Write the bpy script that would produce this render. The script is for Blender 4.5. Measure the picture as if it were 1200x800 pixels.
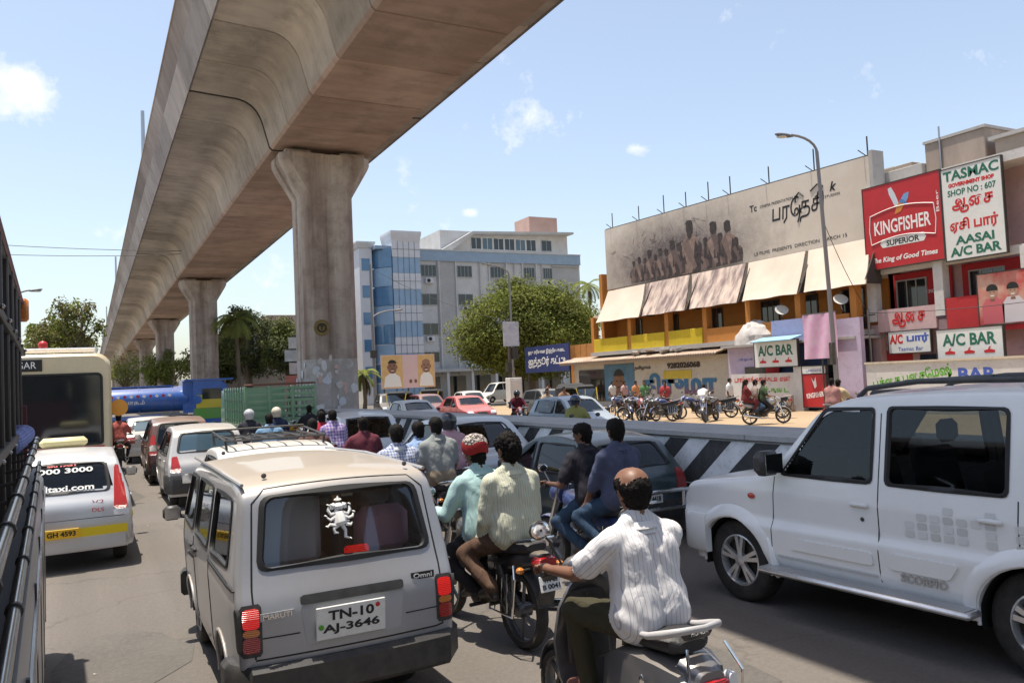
import bpy, bmesh, math, random
import numpy as np
from mathutils import Vector, Matrix, Euler
for o in list(bpy.data.objects): bpy.data.objects.remove(o)
SC = bpy.context.scene
COL = SC.collection
RAD = math.radians
rng = random.Random(7)

# ------------------------------------------------------------------ camera
CAM_YAW, CAM_PITCH, CAM_ROLL = RAD(27.94), RAD(2.604), RAD(2.6)
CAM_H = 2.2
cam_d = bpy.data.cameras.new('camera'); cam = bpy.data.objects.new('camera', cam_d); COL.objects.link(cam)
cam_d.sensor_width = 36.0; cam_d.lens = 935.0/1200*36.0; cam_d.clip_start = 0.02; cam_d.clip_end = 6000
_f = Vector((math.sin(CAM_YAW)*math.cos(CAM_PITCH), math.cos(CAM_YAW)*math.cos(CAM_PITCH), math.sin(CAM_PITCH)))
_r = Vector((math.cos(CAM_YAW), -math.sin(CAM_YAW), 0)); _u = _r.cross(_f)
_r2 = _r*math.cos(CAM_ROLL) - _u*math.sin(CAM_ROLL); _u2 = _r*math.sin(CAM_ROLL) + _u*math.cos(CAM_ROLL)
cam.matrix_world = Matrix(((_r2.x,_u2.x,-_f.x,0),(_r2.y,_u2.y,-_f.y,0),(_r2.z,_u2.z,-_f.z,CAM_H),(0,0,0,1)))
SC.camera = cam

# ------------------------------------------------------------------ sun and sky
SUN = Vector((-0.135, 0.13, 1.0)).normalized()
sd = bpy.data.lights.new('sun', 'SUN'); so = bpy.data.objects.new('sun', sd); COL.objects.link(so)
sd.energy = 4.5; sd.angle = RAD(0.55); sd.color = (1.0, 0.925, 0.80)
so.rotation_euler = (-SUN).to_track_quat('-Z', 'Y').to_euler(); so.location = (0, 0, 60)
W = bpy.data.worlds.new('World'); SC.world = W; W.use_nodes = True
nt = W.node_tree; N = nt.nodes; LK = nt.links
N.clear()
w_out = N.new('ShaderNodeOutputWorld'); w_bg = N.new('ShaderNodeBackground'); w_bg.inputs[1].default_value = 0.12
sky = N.new('ShaderNodeTexSky'); sky.sky_type = 'NISHITA'; sky.sun_disc = False
sky.sun_elevation = math.asin(SUN.z); sky.sun_rotation = math.atan2(SUN.x, SUN.y) % (2*math.pi)
sky.altitude = 10; sky.air_density = 1.15; sky.dust_density = 1.6; sky.ozone_density = 1.0
# sparse fair-weather puffs: soft-edged blobs broken up by noise, all in sky directions
geo = N.new('ShaderNodeNewGeometry'); 
dirn = N.new('ShaderNodeVectorMath'); dirn.operation = 'SCALE'; dirn.inputs['Scale'].default_value = -1
LK.new(geo.outputs['Incoming'], dirn.inputs[0])
def wmath(op, a, b=None, c=None):
    n = N.new('ShaderNodeMath'); n.operation = op
    for i, v in enumerate((a, b, c)):
        if v is None: continue
        if isinstance(v, (int, float)): n.inputs[i].default_value = v
        else: LK.new(v, n.inputs[i])
    return n.outputs[0]
nz = N.new('ShaderNodeTexNoise'); nz.inputs['Scale'].default_value = 13; nz.inputs['Detail'].default_value = 9; nz.inputs['Roughness'].default_value = 0.66
LK.new(dirn.outputs[0], nz.inputs['Vector'])
def puff(az, el, sx, sz):
    d = Vector((math.sin(RAD(az))*math.cos(RAD(el)), math.cos(RAD(az))*math.cos(RAD(el)), math.sin(RAD(el))))
    right = Vector((math.cos(RAD(az)), -math.sin(RAD(az)), 0)); up = right.cross(d)
    def dot(v):
        n = N.new('ShaderNodeVectorMath'); n.operation = 'DOT_PRODUCT'; LK.new(dirn.outputs[0], n.inputs[0]); n.inputs[1].default_value = v
        return n.outputs['Value']
    a = wmath('DIVIDE', dot(right), sx); b = wmath('DIVIDE', dot(up), sz)
    front = wmath('GREATER_THAN', dot(d), 0.2)
    r2 = wmath('ADD', wmath('MULTIPLY', a, a), wmath('MULTIPLY', b, b))
    g = wmath('MULTIPLY', wmath('SUBTRACT', 1.0, wmath('SQRT', r2)), front)
    return wmath('ADD', wmath('MULTIPLY', g, 1.0), wmath('MULTIPLY', wmath('SUBTRACT', nz.outputs['Fac'], 0.5), 3.0))
acc = None
for p in PUFFS if 'PUFFS' in globals() else [(-3.6,18.6,.055,.040),(-7.5,17.3,.02,.014),(30.2,18.2,.062,.038),(25.3,11.9,.018,.012),(37.5,15.6,.03,.016),(-38,24,.08,.04),(84,27,.07,.03),(120,20,.09,.04),(170,28,.1,.05),(-110,22,.1,.05),(-70,35,.06,.03)]:
    v = puff(*p); acc = v if acc is None else wmath('MAXIMUM', acc, v)
cl = N.new('ShaderNodeMapRange'); cl.inputs['From Min'].default_value = 0.38; cl.inputs['From Max'].default_value = 1.2; cl.inputs['To Max'].default_value = 0.9
LK.new(acc, cl.inputs['Value'])
mixc = N.new('ShaderNodeMixRGB'); mixc.inputs[2].default_value = (7.0, 6.8, 6.6, 1)
hs = N.new('ShaderNodeHueSaturation'); hs.inputs['Saturation'].default_value = 0.80; hs.inputs['Value'].default_value = 1.06; LK.new(sky.outputs[0], hs.inputs['Color'])   # hazy city air
LK.new(cl.outputs[0], mixc.inputs[0]); LK.new(hs.outputs[0], mixc.inputs[1])
LK.new(mixc.outputs[0], w_bg.inputs[0]); LK.new(w_bg.outputs[0], w_out.inputs[0])

SC.view_settings.view_transform = 'Standard'; SC.view_settings.look = 'None'
SC.view_settings.exposure = 0.68; SC.view_settings.gamma = 1.0; SC.view_settings.use_curve_mapping = False
SC.render.engine = 'CYCLES'
SC.cycles.max_bounces = 8; SC.cycles.transparent_max_bounces = 12

# ------------------------------------------------------------------ materials
MATS = {}
def mat(name, col, rough=0.6, metal=0.0, var=0.0, vs=3.0, bump=0.0, bs=40.0, coat=0.0, col2=None, dirt=None, spec=None, stretch=None, var_lo=0.35, var_hi=0.65, world=False):
    """principled material; var = blend of a second colour through noise of scale vs, bump = fine relief"""
    if name in MATS: return MATS[name]
    m = bpy.data.materials.new(name); MATS[name] = m; m.use_nodes = True
    n = m.node_tree.nodes; l = m.node_tree.links; b = n['Principled BSDF']
    c = tuple(col)+(1,)
    b.inputs['Base Color'].default_value = c; b.inputs['Roughness'].default_value = rough; b.inputs['Metallic'].default_value = metal
    if coat: b.inputs['Coat Weight'].default_value = coat; b.inputs['Coat Roughness'].default_value = 0.04
    if spec is not None: b.inputs['Specular IOR Level'].default_value = spec
    tc = n.new('ShaderNodeTexCoord'); src = n.new('ShaderNodeNewGeometry').outputs['Position'] if world else tc.outputs['Object']
    if stretch:
        mp = n.new('ShaderNodeMapping'); mp.inputs['Scale'].default_value = stretch; l.new(src, mp.inputs[0]); vsrc = mp.outputs[0]
    else: vsrc = src
    if var > 0:
        t = n.new('ShaderNodeTexNoise'); t.inputs['Scale'].default_value = vs; t.inputs['Detail'].default_value = 6; t.inputs['Roughness'].default_value = 0.6
        l.new(vsrc, t.inputs['Vector'])
        mr = n.new('ShaderNodeMapRange'); mr.inputs['From Min'].default_value = var_lo; mr.inputs['From Max'].default_value = var_hi; mr.inputs['To Max'].default_value = var
        l.new(t.outputs['Fac'], mr.inputs['Value'])
        mx = n.new('ShaderNodeMixRGB'); mx.inputs[1].default_value = c
        mx.inputs[2].default_value = (tuple(col2) if col2 else tuple(x*0.55 for x in col))+(1,)
        l.new(mr.outputs[0], mx.inputs[0]); last = mx.outputs[0]
        if dirt:   # a second, finer layer
            t2 = n.new('ShaderNodeTexNoise'); t2.inputs['Scale'].default_value = dirt[1]; t2.inputs['Detail'].default_value = 8; t2.inputs['Roughness'].default_value = 0.7
            l.new(src, t2.inputs['Vector'])
            mr2 = n.new('ShaderNodeMapRange'); mr2.inputs['From Min'].default_value = dirt[3] if len(dirt) > 3 else 0.5; mr2.inputs['From Max'].default_value = 0.75; mr2.inputs['To Max'].default_value = dirt[2]
            l.new(t2.outputs['Fac'], mr2.inputs['Value'])
            mx2 = n.new('ShaderNodeMixRGB'); l.new(last, mx2.inputs[1]); mx2.inputs[2].default_value = tuple(dirt[0])+(1,)
            l.new(mr2.outputs[0], mx2.inputs[0]); last = mx2.outputs[0]
        l.new(last, b.inputs['Base Color'])
    if bump > 0:
        t3 = n.new('ShaderNodeTexNoise'); t3.inputs['Scale'].default_value = bs; t3.inputs['Detail'].default_value = 5
        l.new(src, t3.inputs['Vector'])
        bp = n.new('ShaderNodeBump'); bp.inputs['Strength'].default_value = bump; bp.inputs['Distance'].default_value = 0.02
        l.new(t3.outputs['Fac'], bp.inputs['Height']); l.new(bp.outputs[0], b.inputs['Normal'])
    return m
def paint(name, col, dust=0.25, metal=0.0, rough=0.28, top=0.35):
    """car paint with road dust lying on it in patches"""
    new = name not in MATS
    m = mat(name, col, rough=rough, metal=metal, var=dust, vs=2.2, col2=(0.36,0.31,0.25), coat=0.45, dirt=((0.30,0.26,0.21), 14, dust*0.8, 0.48), var_lo=0.4, var_hi=0.8)
    if new and top:    # settled dust on level panels
        n = m.node_tree.nodes; l = m.node_tree.links; b = n['Principled BSDF']; src = b.inputs['Base Color'].links[0].from_socket
        ge = n.new('ShaderNodeNewGeometry'); se = n.new('ShaderNodeSeparateXYZ'); l.new(ge.outputs['Normal'], se.inputs[0]); mr = n.new('ShaderNodeMapRange'); mr.inputs['From Min'].default_value = 0.55; mr.inputs['From Max'].default_value = 1.0; mr.inputs['To Max'].default_value = top; l.new(se.outputs['Z'], mr.inputs['Value'])
        mx = n.new('ShaderNodeMixRGB'); mx.inputs[2].default_value = (0.40,0.335,0.26,1); l.new(mr.outputs[0], mx.inputs[0]); l.new(src, mx.inputs[1]); l.new(mx.outputs[0], b.inputs['Base Color'])
        ma = n.new('ShaderNodeMapRange'); ma.inputs['To Min'].default_value = rough; ma.inputs['To Max'].default_value = 0.6; ma.inputs['From Max'].default_value = 0.7; l.new(mr.outputs[0], ma.inputs['Value']); l.new(ma.outputs[0], b.inputs['Roughness'])
    return m
def glass_mat(name, tint, refl=0.10):
    if name in MATS: return MATS[name]
    m = bpy.data.materials.new(name); MATS[name] = m; m.use_nodes = True
    n = m.node_tree.nodes; l = m.node_tree.links; n.clear()
    out = n.new('ShaderNodeOutputMaterial'); mx = n.new('ShaderNodeMixShader'); tr = n.new('ShaderNodeBsdfTransparent'); gl = n.new('ShaderNodeBsdfGlossy')
    tr.inputs[0].default_value = tuple(tint)+(1,); gl.inputs['Roughness'].default_value = 0.03; gl.inputs[0].default_value = (0.9,0.93,0.95,1)
    fr = n.new('ShaderNodeFresnel'); fr.inputs[0].default_value = 1.5
    ad = n.new('ShaderNodeMath'); ad.operation = 'ADD'; ad.inputs[1].default_value = refl; ad.use_clamp = True
    l.new(fr.outputs[0], ad.inputs[0]); l.new(ad.outputs[0], mx.inputs[0]); l.new(tr.outputs[0], mx.inputs[1]); l.new(gl.outputs[0], mx.inputs[2]); l.new(mx.outputs[0], out.inputs[0])
    return m
def cloth(name, col, pat=None, col2=(0.1,0.1,0.2), sx=0.03, duty=0.3, sz=None, fold=0.35):
    """woven cloth; pat 'stripe' vertical lines, 'check' both ways, in the wearer's own coordinates"""
    if name in MATS: return MATS[name]
    m = bpy.data.materials.new(name); MATS[name] = m; m.use_nodes = True
    n = m.node_tree.nodes; l = m.node_tree.links; b = n['Principled BSDF']
    b.inputs['Roughness'].default_value = 0.9; b.inputs['Specular IOR Level'].default_value = 0.2
    tc = n.new('ShaderNodeTexCoord'); sep = n.new('ShaderNodeSeparateXYZ')
    wob = n.new('ShaderNodeTexNoise'); wob.inputs['Scale'].default_value = 7; l.new(tc.outputs['Object'], wob.inputs['Vector'])
    wm = n.new('ShaderNodeVectorMath'); wm.operation = 'MULTIPLY_ADD'; wm.inputs[1].default_value = (0.014,0.014,0.014)
    wv_ = n.new('ShaderNodeAttribute'); wv_.attribute_name = 'weave'; l.new(wob.outputs['Color'], wm.inputs[0]); l.new(wv_.outputs['Vector'], wm.inputs[2]); l.new(wm.outputs[0], sep.inputs[0])
    def line(axis, period, d):
        a = n.new('ShaderNodeMath'); a.operation = 'DIVIDE'; a.inputs[1].default_value = period; l.new(sep.outputs[axis], a.inputs[0])
        sf = n.new('ShaderNodeMath'); sf.operation = 'ADD'; sf.inputs[1].default_value = 100.5; l.new(a.outputs[0], sf.inputs[0]); f = n.new('ShaderNodeMath'); f.operation = 'FRACT'; l.new(sf.outputs[0], f.inputs[0])
        g = n.new('ShaderNodeMath'); g.operation = 'LESS_THAN'; g.inputs[1].default_value = d; l.new(f.outputs[0], g.inputs[0]); return g.outputs[0]
    base = n.new('ShaderNodeMixRGB'); base.inputs[1].default_value = tuple(col)+(1,); base.inputs[2].default_value = tuple(x*0.8 for x in col)+(1,)
    sw = n.new('ShaderNodeTexNoise'); sw.inputs['Scale'].default_value = 4; l.new(tc.outputs['Object'], sw.inputs['Vector']); l.new(sw.outputs['Fac'], base.inputs[0])
    last = base.outputs[0]
    if pat:
        fac = line('X', sx, duty)
        if pat == 'check':
            z = line('Z', sz or sx, duty); ad = n.new('ShaderNodeMath'); ad.operation = 'ADD'; l.new(fac, ad.inputs[0]); l.new(z, ad.inputs[1])
            mu = n.new('ShaderNodeMath'); mu.operation = 'MULTIPLY'; mu.inputs[1].default_value = 0.5; l.new(ad.outputs[0], mu.inputs[0]); fac = mu.outputs[0]
        mx = n.new('ShaderNodeMixRGB'); mx.inputs[2].default_value = tuple(col2)+(1,); l.new(fac, mx.inputs[0]); l.new(last, mx.inputs[1]); last = mx.outputs[0]
    l.new(last, b.inputs['Base Color'])
    t = n.new('ShaderNodeTexNoise'); t.inputs['Scale'].default_value = 6; t.inputs['Detail'].default_value = 5; t.inputs['Roughness'].default_value = 0.45; t.inputs['Distortion'].default_value = 1.6
    fm = n.new('ShaderNodeMapping'); fm.inputs['Rotation'].default_value = (0.3,0.5,0); fm.inputs['Scale'].default_value = (1.6,1.6,0.55); l.new(tc.outputs['Object'], fm.inputs[0]); l.new(fm.outputs[0], t.inputs['Vector'])
    bp = n.new('ShaderNodeBump'); bp.inputs['Strength'].default_value = fold*1.1; bp.inputs['Distance'].default_value = 0.05
    l.new(t.outputs['Fac'], bp.inputs['Height']); l.new(bp.outputs[0], b.inputs['Normal'])
    return m
def emit_mat(name, col, s):
    if name in MATS: return MATS[name]
    m = bpy.data.materials.new(name); MATS[name] = m; m.use_nodes = True
    b = m.node_tree.nodes['Principled BSDF']; b.inputs['Base Color'].default_value = tuple(col)+(1,); b.inputs['Emission Color'].default_value = tuple(col)+(1,); b.inputs['Emission Strength'].default_value = s
    b.inputs['Roughness'].default_value = 0.2
    return m

RUBBER = mat('rubber', (0.022,0.021,0.02), 0.85, var=0.5, vs=9, col2=(0.07,0.06,0.05), bump=0.3, bs=80)
BLACKP = mat('black_plastic', (0.03,0.03,0.032), 0.5, var=0.4, vs=12, col2=(0.10,0.09,0.08))
SEAL = mat('window_seal', (0.012,0.012,0.013), 0.6)
CHROME = mat('chrome', (0.75,0.75,0.76), 0.14, 1.0, var=0.3, vs=20, col2=(0.45,0.43,0.4))
STEEL = mat('steel', (0.5,0.5,0.5), 0.35, 1.0, var=0.4, vs=14, col2=(0.28,0.26,0.24))
ALU = mat('aluminium', (0.78,0.78,0.79), 0.34, 0.75, var=0.3, vs=12, col2=(0.35,0.33,0.3))
DARKM = mat('dark_metal', (0.06,0.058,0.055), 0.5, 0.5, var=0.5, vs=9, col2=(0.12,0.10,0.08), bump=0.2)
REDL = mat('red_lens', (0.42,0.012,0.012), 0.15, coat=0.8)
AMBER = mat('amber_lens', (0.7,0.22,0.03), 0.2, coat=0.6)
CLEARL = mat('clear_lens', (0.7,0.72,0.74), 0.1, coat=0.8)
BRAKE = emit_mat('lit_brake_lamp', (0.50,0.010,0.008), 0.5)
def ridged(m):   # moulded ridges of a lamp lens
    n = m.node_tree.nodes; l = m.node_tree.links; tc = n.new('ShaderNodeTexCoord'); w_ = n.new('ShaderNodeTexWave'); w_.bands_direction = 'Z'; w_.inputs['Scale'].default_value = 28; l.new(tc.outputs['Object'], w_.inputs['Vector'])
    bp = n.new('ShaderNodeBump'); bp.inputs['Strength'].default_value = 0.7; bp.inputs['Distance'].default_value = 0.01; l.new(w_.outputs['Fac'], bp.inputs['Height']); l.new(bp.outputs[0], n['Principled BSDF'].inputs['Normal'])
    b = n['Principled BSDF']; e = b.inputs['Emission Strength'].default_value
    if e > 0:
        mr = n.new('ShaderNodeMapRange'); mr.inputs['To Min'].default_value = e*0.45; mr.inputs['To Max'].default_value = e*1.3; l.new(w_.outputs['Fac'], mr.inputs['Value']); l.new(mr.outputs[0], b.inputs['Emission Strength'])
for _m in (REDL, AMBER, BRAKE): ridged(_m)
GLASS = glass_mat('clear_glass', (0.72,0.75,0.74), 0.04)
TINT = glass_mat('tinted_glass', (0.36,0.39,0.38), 0.0)
DGLASS = mat('dark_glass', (0.015,0.018,0.02), 0.06, spec=0.8)
BGLASS = mat('bluish_glass', (0.05,0.09,0.12), 0.05, spec=0.9)
SEATM = mat('seat_fabric', (0.10,0.095,0.10), 0.9)
SEATL = mat('pale_seat_cover', (0.62,0.62,0.68), 0.9)
PLATEW = mat('plate_white', (0.8,0.8,0.78), 0.4, var=0.2, vs=30)
PLATEY = mat('plate_yellow', (0.8,0.48,0.02), 0.4)
INK = mat('black_ink', (0.015,0.015,0.015), 0.6)
SKIN = mat('brown_skin', (0.19,0.088,0.05), 0.5, var=0.3, vs=14, col2=(0.14,0.06,0.035))
SKIN2 = mat('dark_brown_skin', (0.13,0.058,0.034), 0.55, var=0.3, vs=14)
HAIR = mat('black_hair', (0.009,0.007,0.006), 0.7, bump=0.5, bs=90, spec=0.15)
EYEW = mat('eye_white', (0.7,0.68,0.65), 0.3)
SHOE = mat('dark_leather', (0.03,0.022,0.018), 0.5)
SEATB = mat('seat_vinyl', (0.025,0.024,0.026), 0.55, bump=0.25, bs=60)

# ------------------------------------------------------------------ geometry helpers
def rotm(rx=0, ry=0, rz=0): return Euler((rx,ry,rz)).to_matrix().to_4x4()
def T(x, y, z): return Matrix.Translation((x,y,z))
class MB:
    """collects shapes; build() links them as ONE mesh object"""
    def __init__(s): s.v = []; s.f = []; s.m = []; s.mi = 0
    def add(s, vs, fs):
        o = len(s.v); s.v += [tuple(p) for p in vs]; s.f += [tuple(i+o for i in f) for f in fs]; s.m += [s.mi]*len(fs); return s
    def box(s, c, d, M=None, b=0.0):
        x, y, z = d[0]/2, d[1]/2, d[2]/2
        if b <= 0:
            vs = [Vector((i*x,j*y,k*z)) for i in (-1,1) for j in (-1,1) for k in (-1,1)]
            fs = [(0,1,3,2),(4,6,7,5),(0,4,5,1),(2,3,7,6),(0,2,6,4),(1,5,7,3)]
        else:
            b = min(b, x*.98, y*.98, z*.98); vs = []; 
            for i in (-1,1):
                for j in (-1,1):
                    for k in (-1,1):
                        vs += [Vector((i*x,j*(y-b),k*(z-b))), Vector((i*(x-b),j*y,k*(z-b))), Vector((i*(x-b),j*(y-b),k*z))]
            I = lambda i,j,k,a: ((i>0)*4+(j>0)*2+(k>0))*3+a
            fs = []
            for sg in (-1,1):
                q = [I(sg,-1,-1,0),I(sg,1,-1,0),I(sg,1,1,0),I(sg,-1,1,0)]; fs.append(q if sg>0 else q[::-1])
                q = [I(-1,sg,-1,1),I(-1,sg,1,1),I(1,sg,1,1),I(1,sg,-1,1)]; fs.append(q if sg>0 else q[::-1])
                q = [I(-1,-1,sg,2),I(1,-1,sg,2),I(1,1,sg,2),I(-1,1,sg,2)]; fs.append(q if sg>0 else q[::-1])
            for p in (-1,1):
                for q in (-1,1):
                    g = p*q
                    a = [I(p,q,-1,0),I(p,q,-1,1),I(p,q,1,1),I(p,q,1,0)]; fs.append(a if g>0 else a[::-1])
                    a = [I(p,-1,q,0),I(p,1,q,0),I(p,1,q,2),I(p,-1,q,2)]; fs.append(a if g>0 else a[::-1])
                    a = [I(-1,p,q,1),I(-1,p,q,2),I(1,p,q,2),I(1,p,q,1)]; fs.append(a if g>0 else a[::-1])
            for i in (-1,1):
                for j in (-1,1):
                    for k in (-1,1):
                        a = [I(i,j,k,0),I(i,j,k,1),I(i,j,k,2)]; fs.append(a if i*j*k>0 else a[::-1])
        c = Vector(c)
        if M is not None: vs = [M @ v for v in vs]
        return s.add([v+c for v in vs], fs)
    def tube(s, pts, r, n=8, cap=True, closed=False, flat=None):
        pts = [Vector(p) for p in pts]; k = len(pts)
        rs = r if isinstance(r, (list,tuple)) else [r]*k
        tang = []
        for i in range(k):
            a = pts[(i-1)%k] if (closed or i>0) else pts[i]; b = pts[(i+1)%k] if (closed or i<k-1) else pts[i]
            t = (b-a); tang.append(t.normalized() if t.length>1e-9 else Vector((0,0,1)))
        ref = Vector((0,0,1)) if abs(tang[0].z) < 0.9 else Vector((0,1,0))
        u = tang[0].cross(ref).normalized(); vs = []
        for i in range(k):
            u = (u - tang[i]*u.dot(tang[i])); u = u.normalized() if u.length>1e-6 else tang[i].orthogonal().normalized()
            w = tang[i].cross(u)
            for j in range(n):
                a = 2*math.pi*j/n
                vs.append(pts[i] + (u*math.cos(a) + w*math.sin(a)*(flat or 1))*rs[i])
        fs = []
        for i in range(k if closed else k-1):
            for j in range(n):
                a = i*n+j; b = i*n+(j+1)%n; c = ((i+1)%k)*n+(j+1)%n; d = ((i+1)%k)*n+j
                fs.append((a,b,c,d))
        if cap and not closed: fs.append(tuple(range(n))[::-1]); fs.append(tuple((k-1)*n+j for j in range(n)))
        return s.add(vs, fs)
    def lathe(s, prof, n=24, M=None, closed=False):
        """prof [(r,h)] turned about local Z, then M"""
        vs = []; k = len(prof)
        for r, h in prof:
            for j in range(n):
                a = 2*math.pi*j/n; vs.append(Vector((r*math.cos(a), r*math.sin(a), h)))
        fs = []
        for i in range(k if closed else k-1):
            i2 = (i+1)%k
            for j in range(n): fs.append((i*n+j, i*n+(j+1)%n, i2*n+(j+1)%n, i2*n+j))
        if not closed:
            if prof[0][0] > 1e-5: fs.append(tuple(range(n))[::-1])
            if prof[-1][0] > 1e-5: fs.append(tuple((k-1)*n+j for j in range(n)))
        if M is not None: vs = [M @ v for v in vs]
        return s.add(vs, fs)
    def ball(s, c, r, n=12, M=None, sc=(1,1,1)):
        k = max(4, n//2); prof = [(max(1e-6,math.sin(math.pi*i/k))*r, -math.cos(math.pi*i/k)*r) for i in range(k+1)]
        MM = T(*c) @ (M if M is not None else Matrix.Identity(4)) @ Matrix.Diagonal((sc[0],sc[1],sc[2],1))
        return s.lathe(prof, n, MM, closed=False)
    def prism(s, poly, h, M=None, h0=0.0):
        """polygon in local XY, from h0 to h along local Z"""
        n = len(poly); vs = [Vector((p[0],p[1],h0)) for p in poly]+[Vector((p[0],p[1],h)) for p in poly]
        fs = [tuple(range(n))[::-1], tuple(range(n,2*n))]+[(i,(i+1)%n,n+(i+1)%n,n+i) for i in range(n)]
        if M is not None: vs = [M @ v for v in vs]
        return s.add(vs, fs)
    def loft(s, loops, cap=True):
        n = len(loops[0]); vs = [p for L in loops for p in L]; fs = []
        for i in range(len(loops)-1):
            for j in range(n): fs.append((i*n+j, i*n+(j+1)%n, (i+1)*n+(j+1)%n, (i+1)*n+j))
        if cap: fs.append(tuple(range(n))[::-1]); fs.append(tuple((len(loops)-1)*n+j for j in range(n)))
        return s.add(vs, fs)
    def grid(s, P):
        """P[i][j] points"""
        n = len(P[0]); vs = [p for row in P for p in row]; fs = []
        for i in range(len(P)-1):
            for j in range(n-1): fs.append((i*n+j, i*n+j+1, (i+1)*n+j+1, (i+1)*n+j))
        return s.add(vs, fs)
    def build(s, name, mt, parent=None, smooth=40, clean=False, M=None):
        me = bpy.data.meshes.new(name); me.from_pydata(s.v, [], s.f)
        mts = mt if isinstance(mt, (list,tuple)) else [mt]
        for m in mts: me.materials.append(m)
        if len(mts) > 1: me.polygons.foreach_set('material_index', s.m)
        if clean or M is not None:
            bm = bmesh.new(); bm.from_mesh(me)
            if M is not None: bm.transform(M)
            if clean:
                bmesh.ops.remove_doubles(bm, verts=bm.verts, dist=2e-4)
                bmesh.ops.recalc_face_normals(bm, faces=bm.faces)
            bm.to_mesh(me); bm.free()
        if smooth:
            me.shade_smooth(); me.set_sharp_from_angle(angle=RAD(smooth))
        o = bpy.data.objects.new(name, me); COL.objects.link(o)
        if parent is not None: o.parent = parent
        return o
def tag(o, label=None, cat=None, group=None, kind=None):
    if label: o['label'] = label
    if cat: o['category'] = cat
    if group: o['group'] = group
    if kind: o['kind'] = kind
    return o
def thing(name, label, cat, loc=(0,0,0), rz=0.0, group=None):
    o = bpy.data.objects.new(name, None); COL.objects.link(o); o.empty_display_size = 0.2
    o.location = loc; o.rotation_euler = (0,0,rz); return tag(o, label, cat, group)
def boxobj(name, c, d, m, parent=None, b=0.0, M=None): return MB().box(c, d, M, b).build(name, m, parent, smooth=30 if b else 0)
def copy_tree(o, parent=None):
    c = o.copy(); COL.objects.link(c); c.parent = parent
    for ch in list(o.children): copy_tree(ch, c)
    return c
def dup(root, loc, rz, label, group=None):
    r = copy_tree(root); r.location = loc; r.rotation_euler = (0,0,rz); r['label'] = label
    if group: r['group'] = group
    return r
def text(name, s, size, m, parent, M, depth=0.004, bold=0.0, align='CENTER', width=None, height=None, shear=0.0):
    """lettering as a mesh; text in local XY, facing +Z, placed by M; width/height stretch it to that size"""
    cu = bpy.data.curves.new('t', 'FONT'); cu.body = s; cu.size = size; cu.align_x = align; cu.align_y = 'CENTER'; cu.extrude = depth/2; cu.offset = bold; cu.resolution_u = 3; cu.shear = shear
    ob = bpy.data.objects.new('t', cu); COL.objects.link(ob)
    me = bpy.data.meshes.new_from_object(ob.evaluated_get(bpy.context.evaluated_depsgraph_get()))
    bpy.data.objects.remove(ob); bpy.data.curves.remove(cu)
    if not me.vertices: return None
    co = np.empty(len(me.vertices)*3); me.vertices.foreach_get('co', co); co = co.reshape(-1,3)
    lo, hi = co.min(0), co.max(0)
    if width: co[:,0] = (co[:,0]-(lo[0]+hi[0])/2)*width/max(1e-6,hi[0]-lo[0])
    if height: co[:,1] = (co[:,1]-(lo[1]+hi[1])/2)*height/max(1e-6,hi[1]-lo[1])
    me.vertices.foreach_set('co', co.ravel()); me.materials.clear(); me.materials.append(m)
    me.name = name; me.transform(M)
    o = bpy.data.objects.new(name, me); COL.objects.link(o); o.parent = parent
    return o
def facing_west(x, y, z): # text plane facing -X (towards the road): local X -> -Y, local Y -> Z
    return Matrix(((0,0,-1,x),(-1,0,0,y),(0,1,0,z),(0,0,0,1)))
def facing_south(x, y, z): # facing -Y (towards the camera): local X -> +X
    return Matrix(((1,0,0,x),(0,0,-1,y),(0,1,0,z),(0,0,0,1)))
def struct(o): o['kind'] = 'structure'; return o
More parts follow.
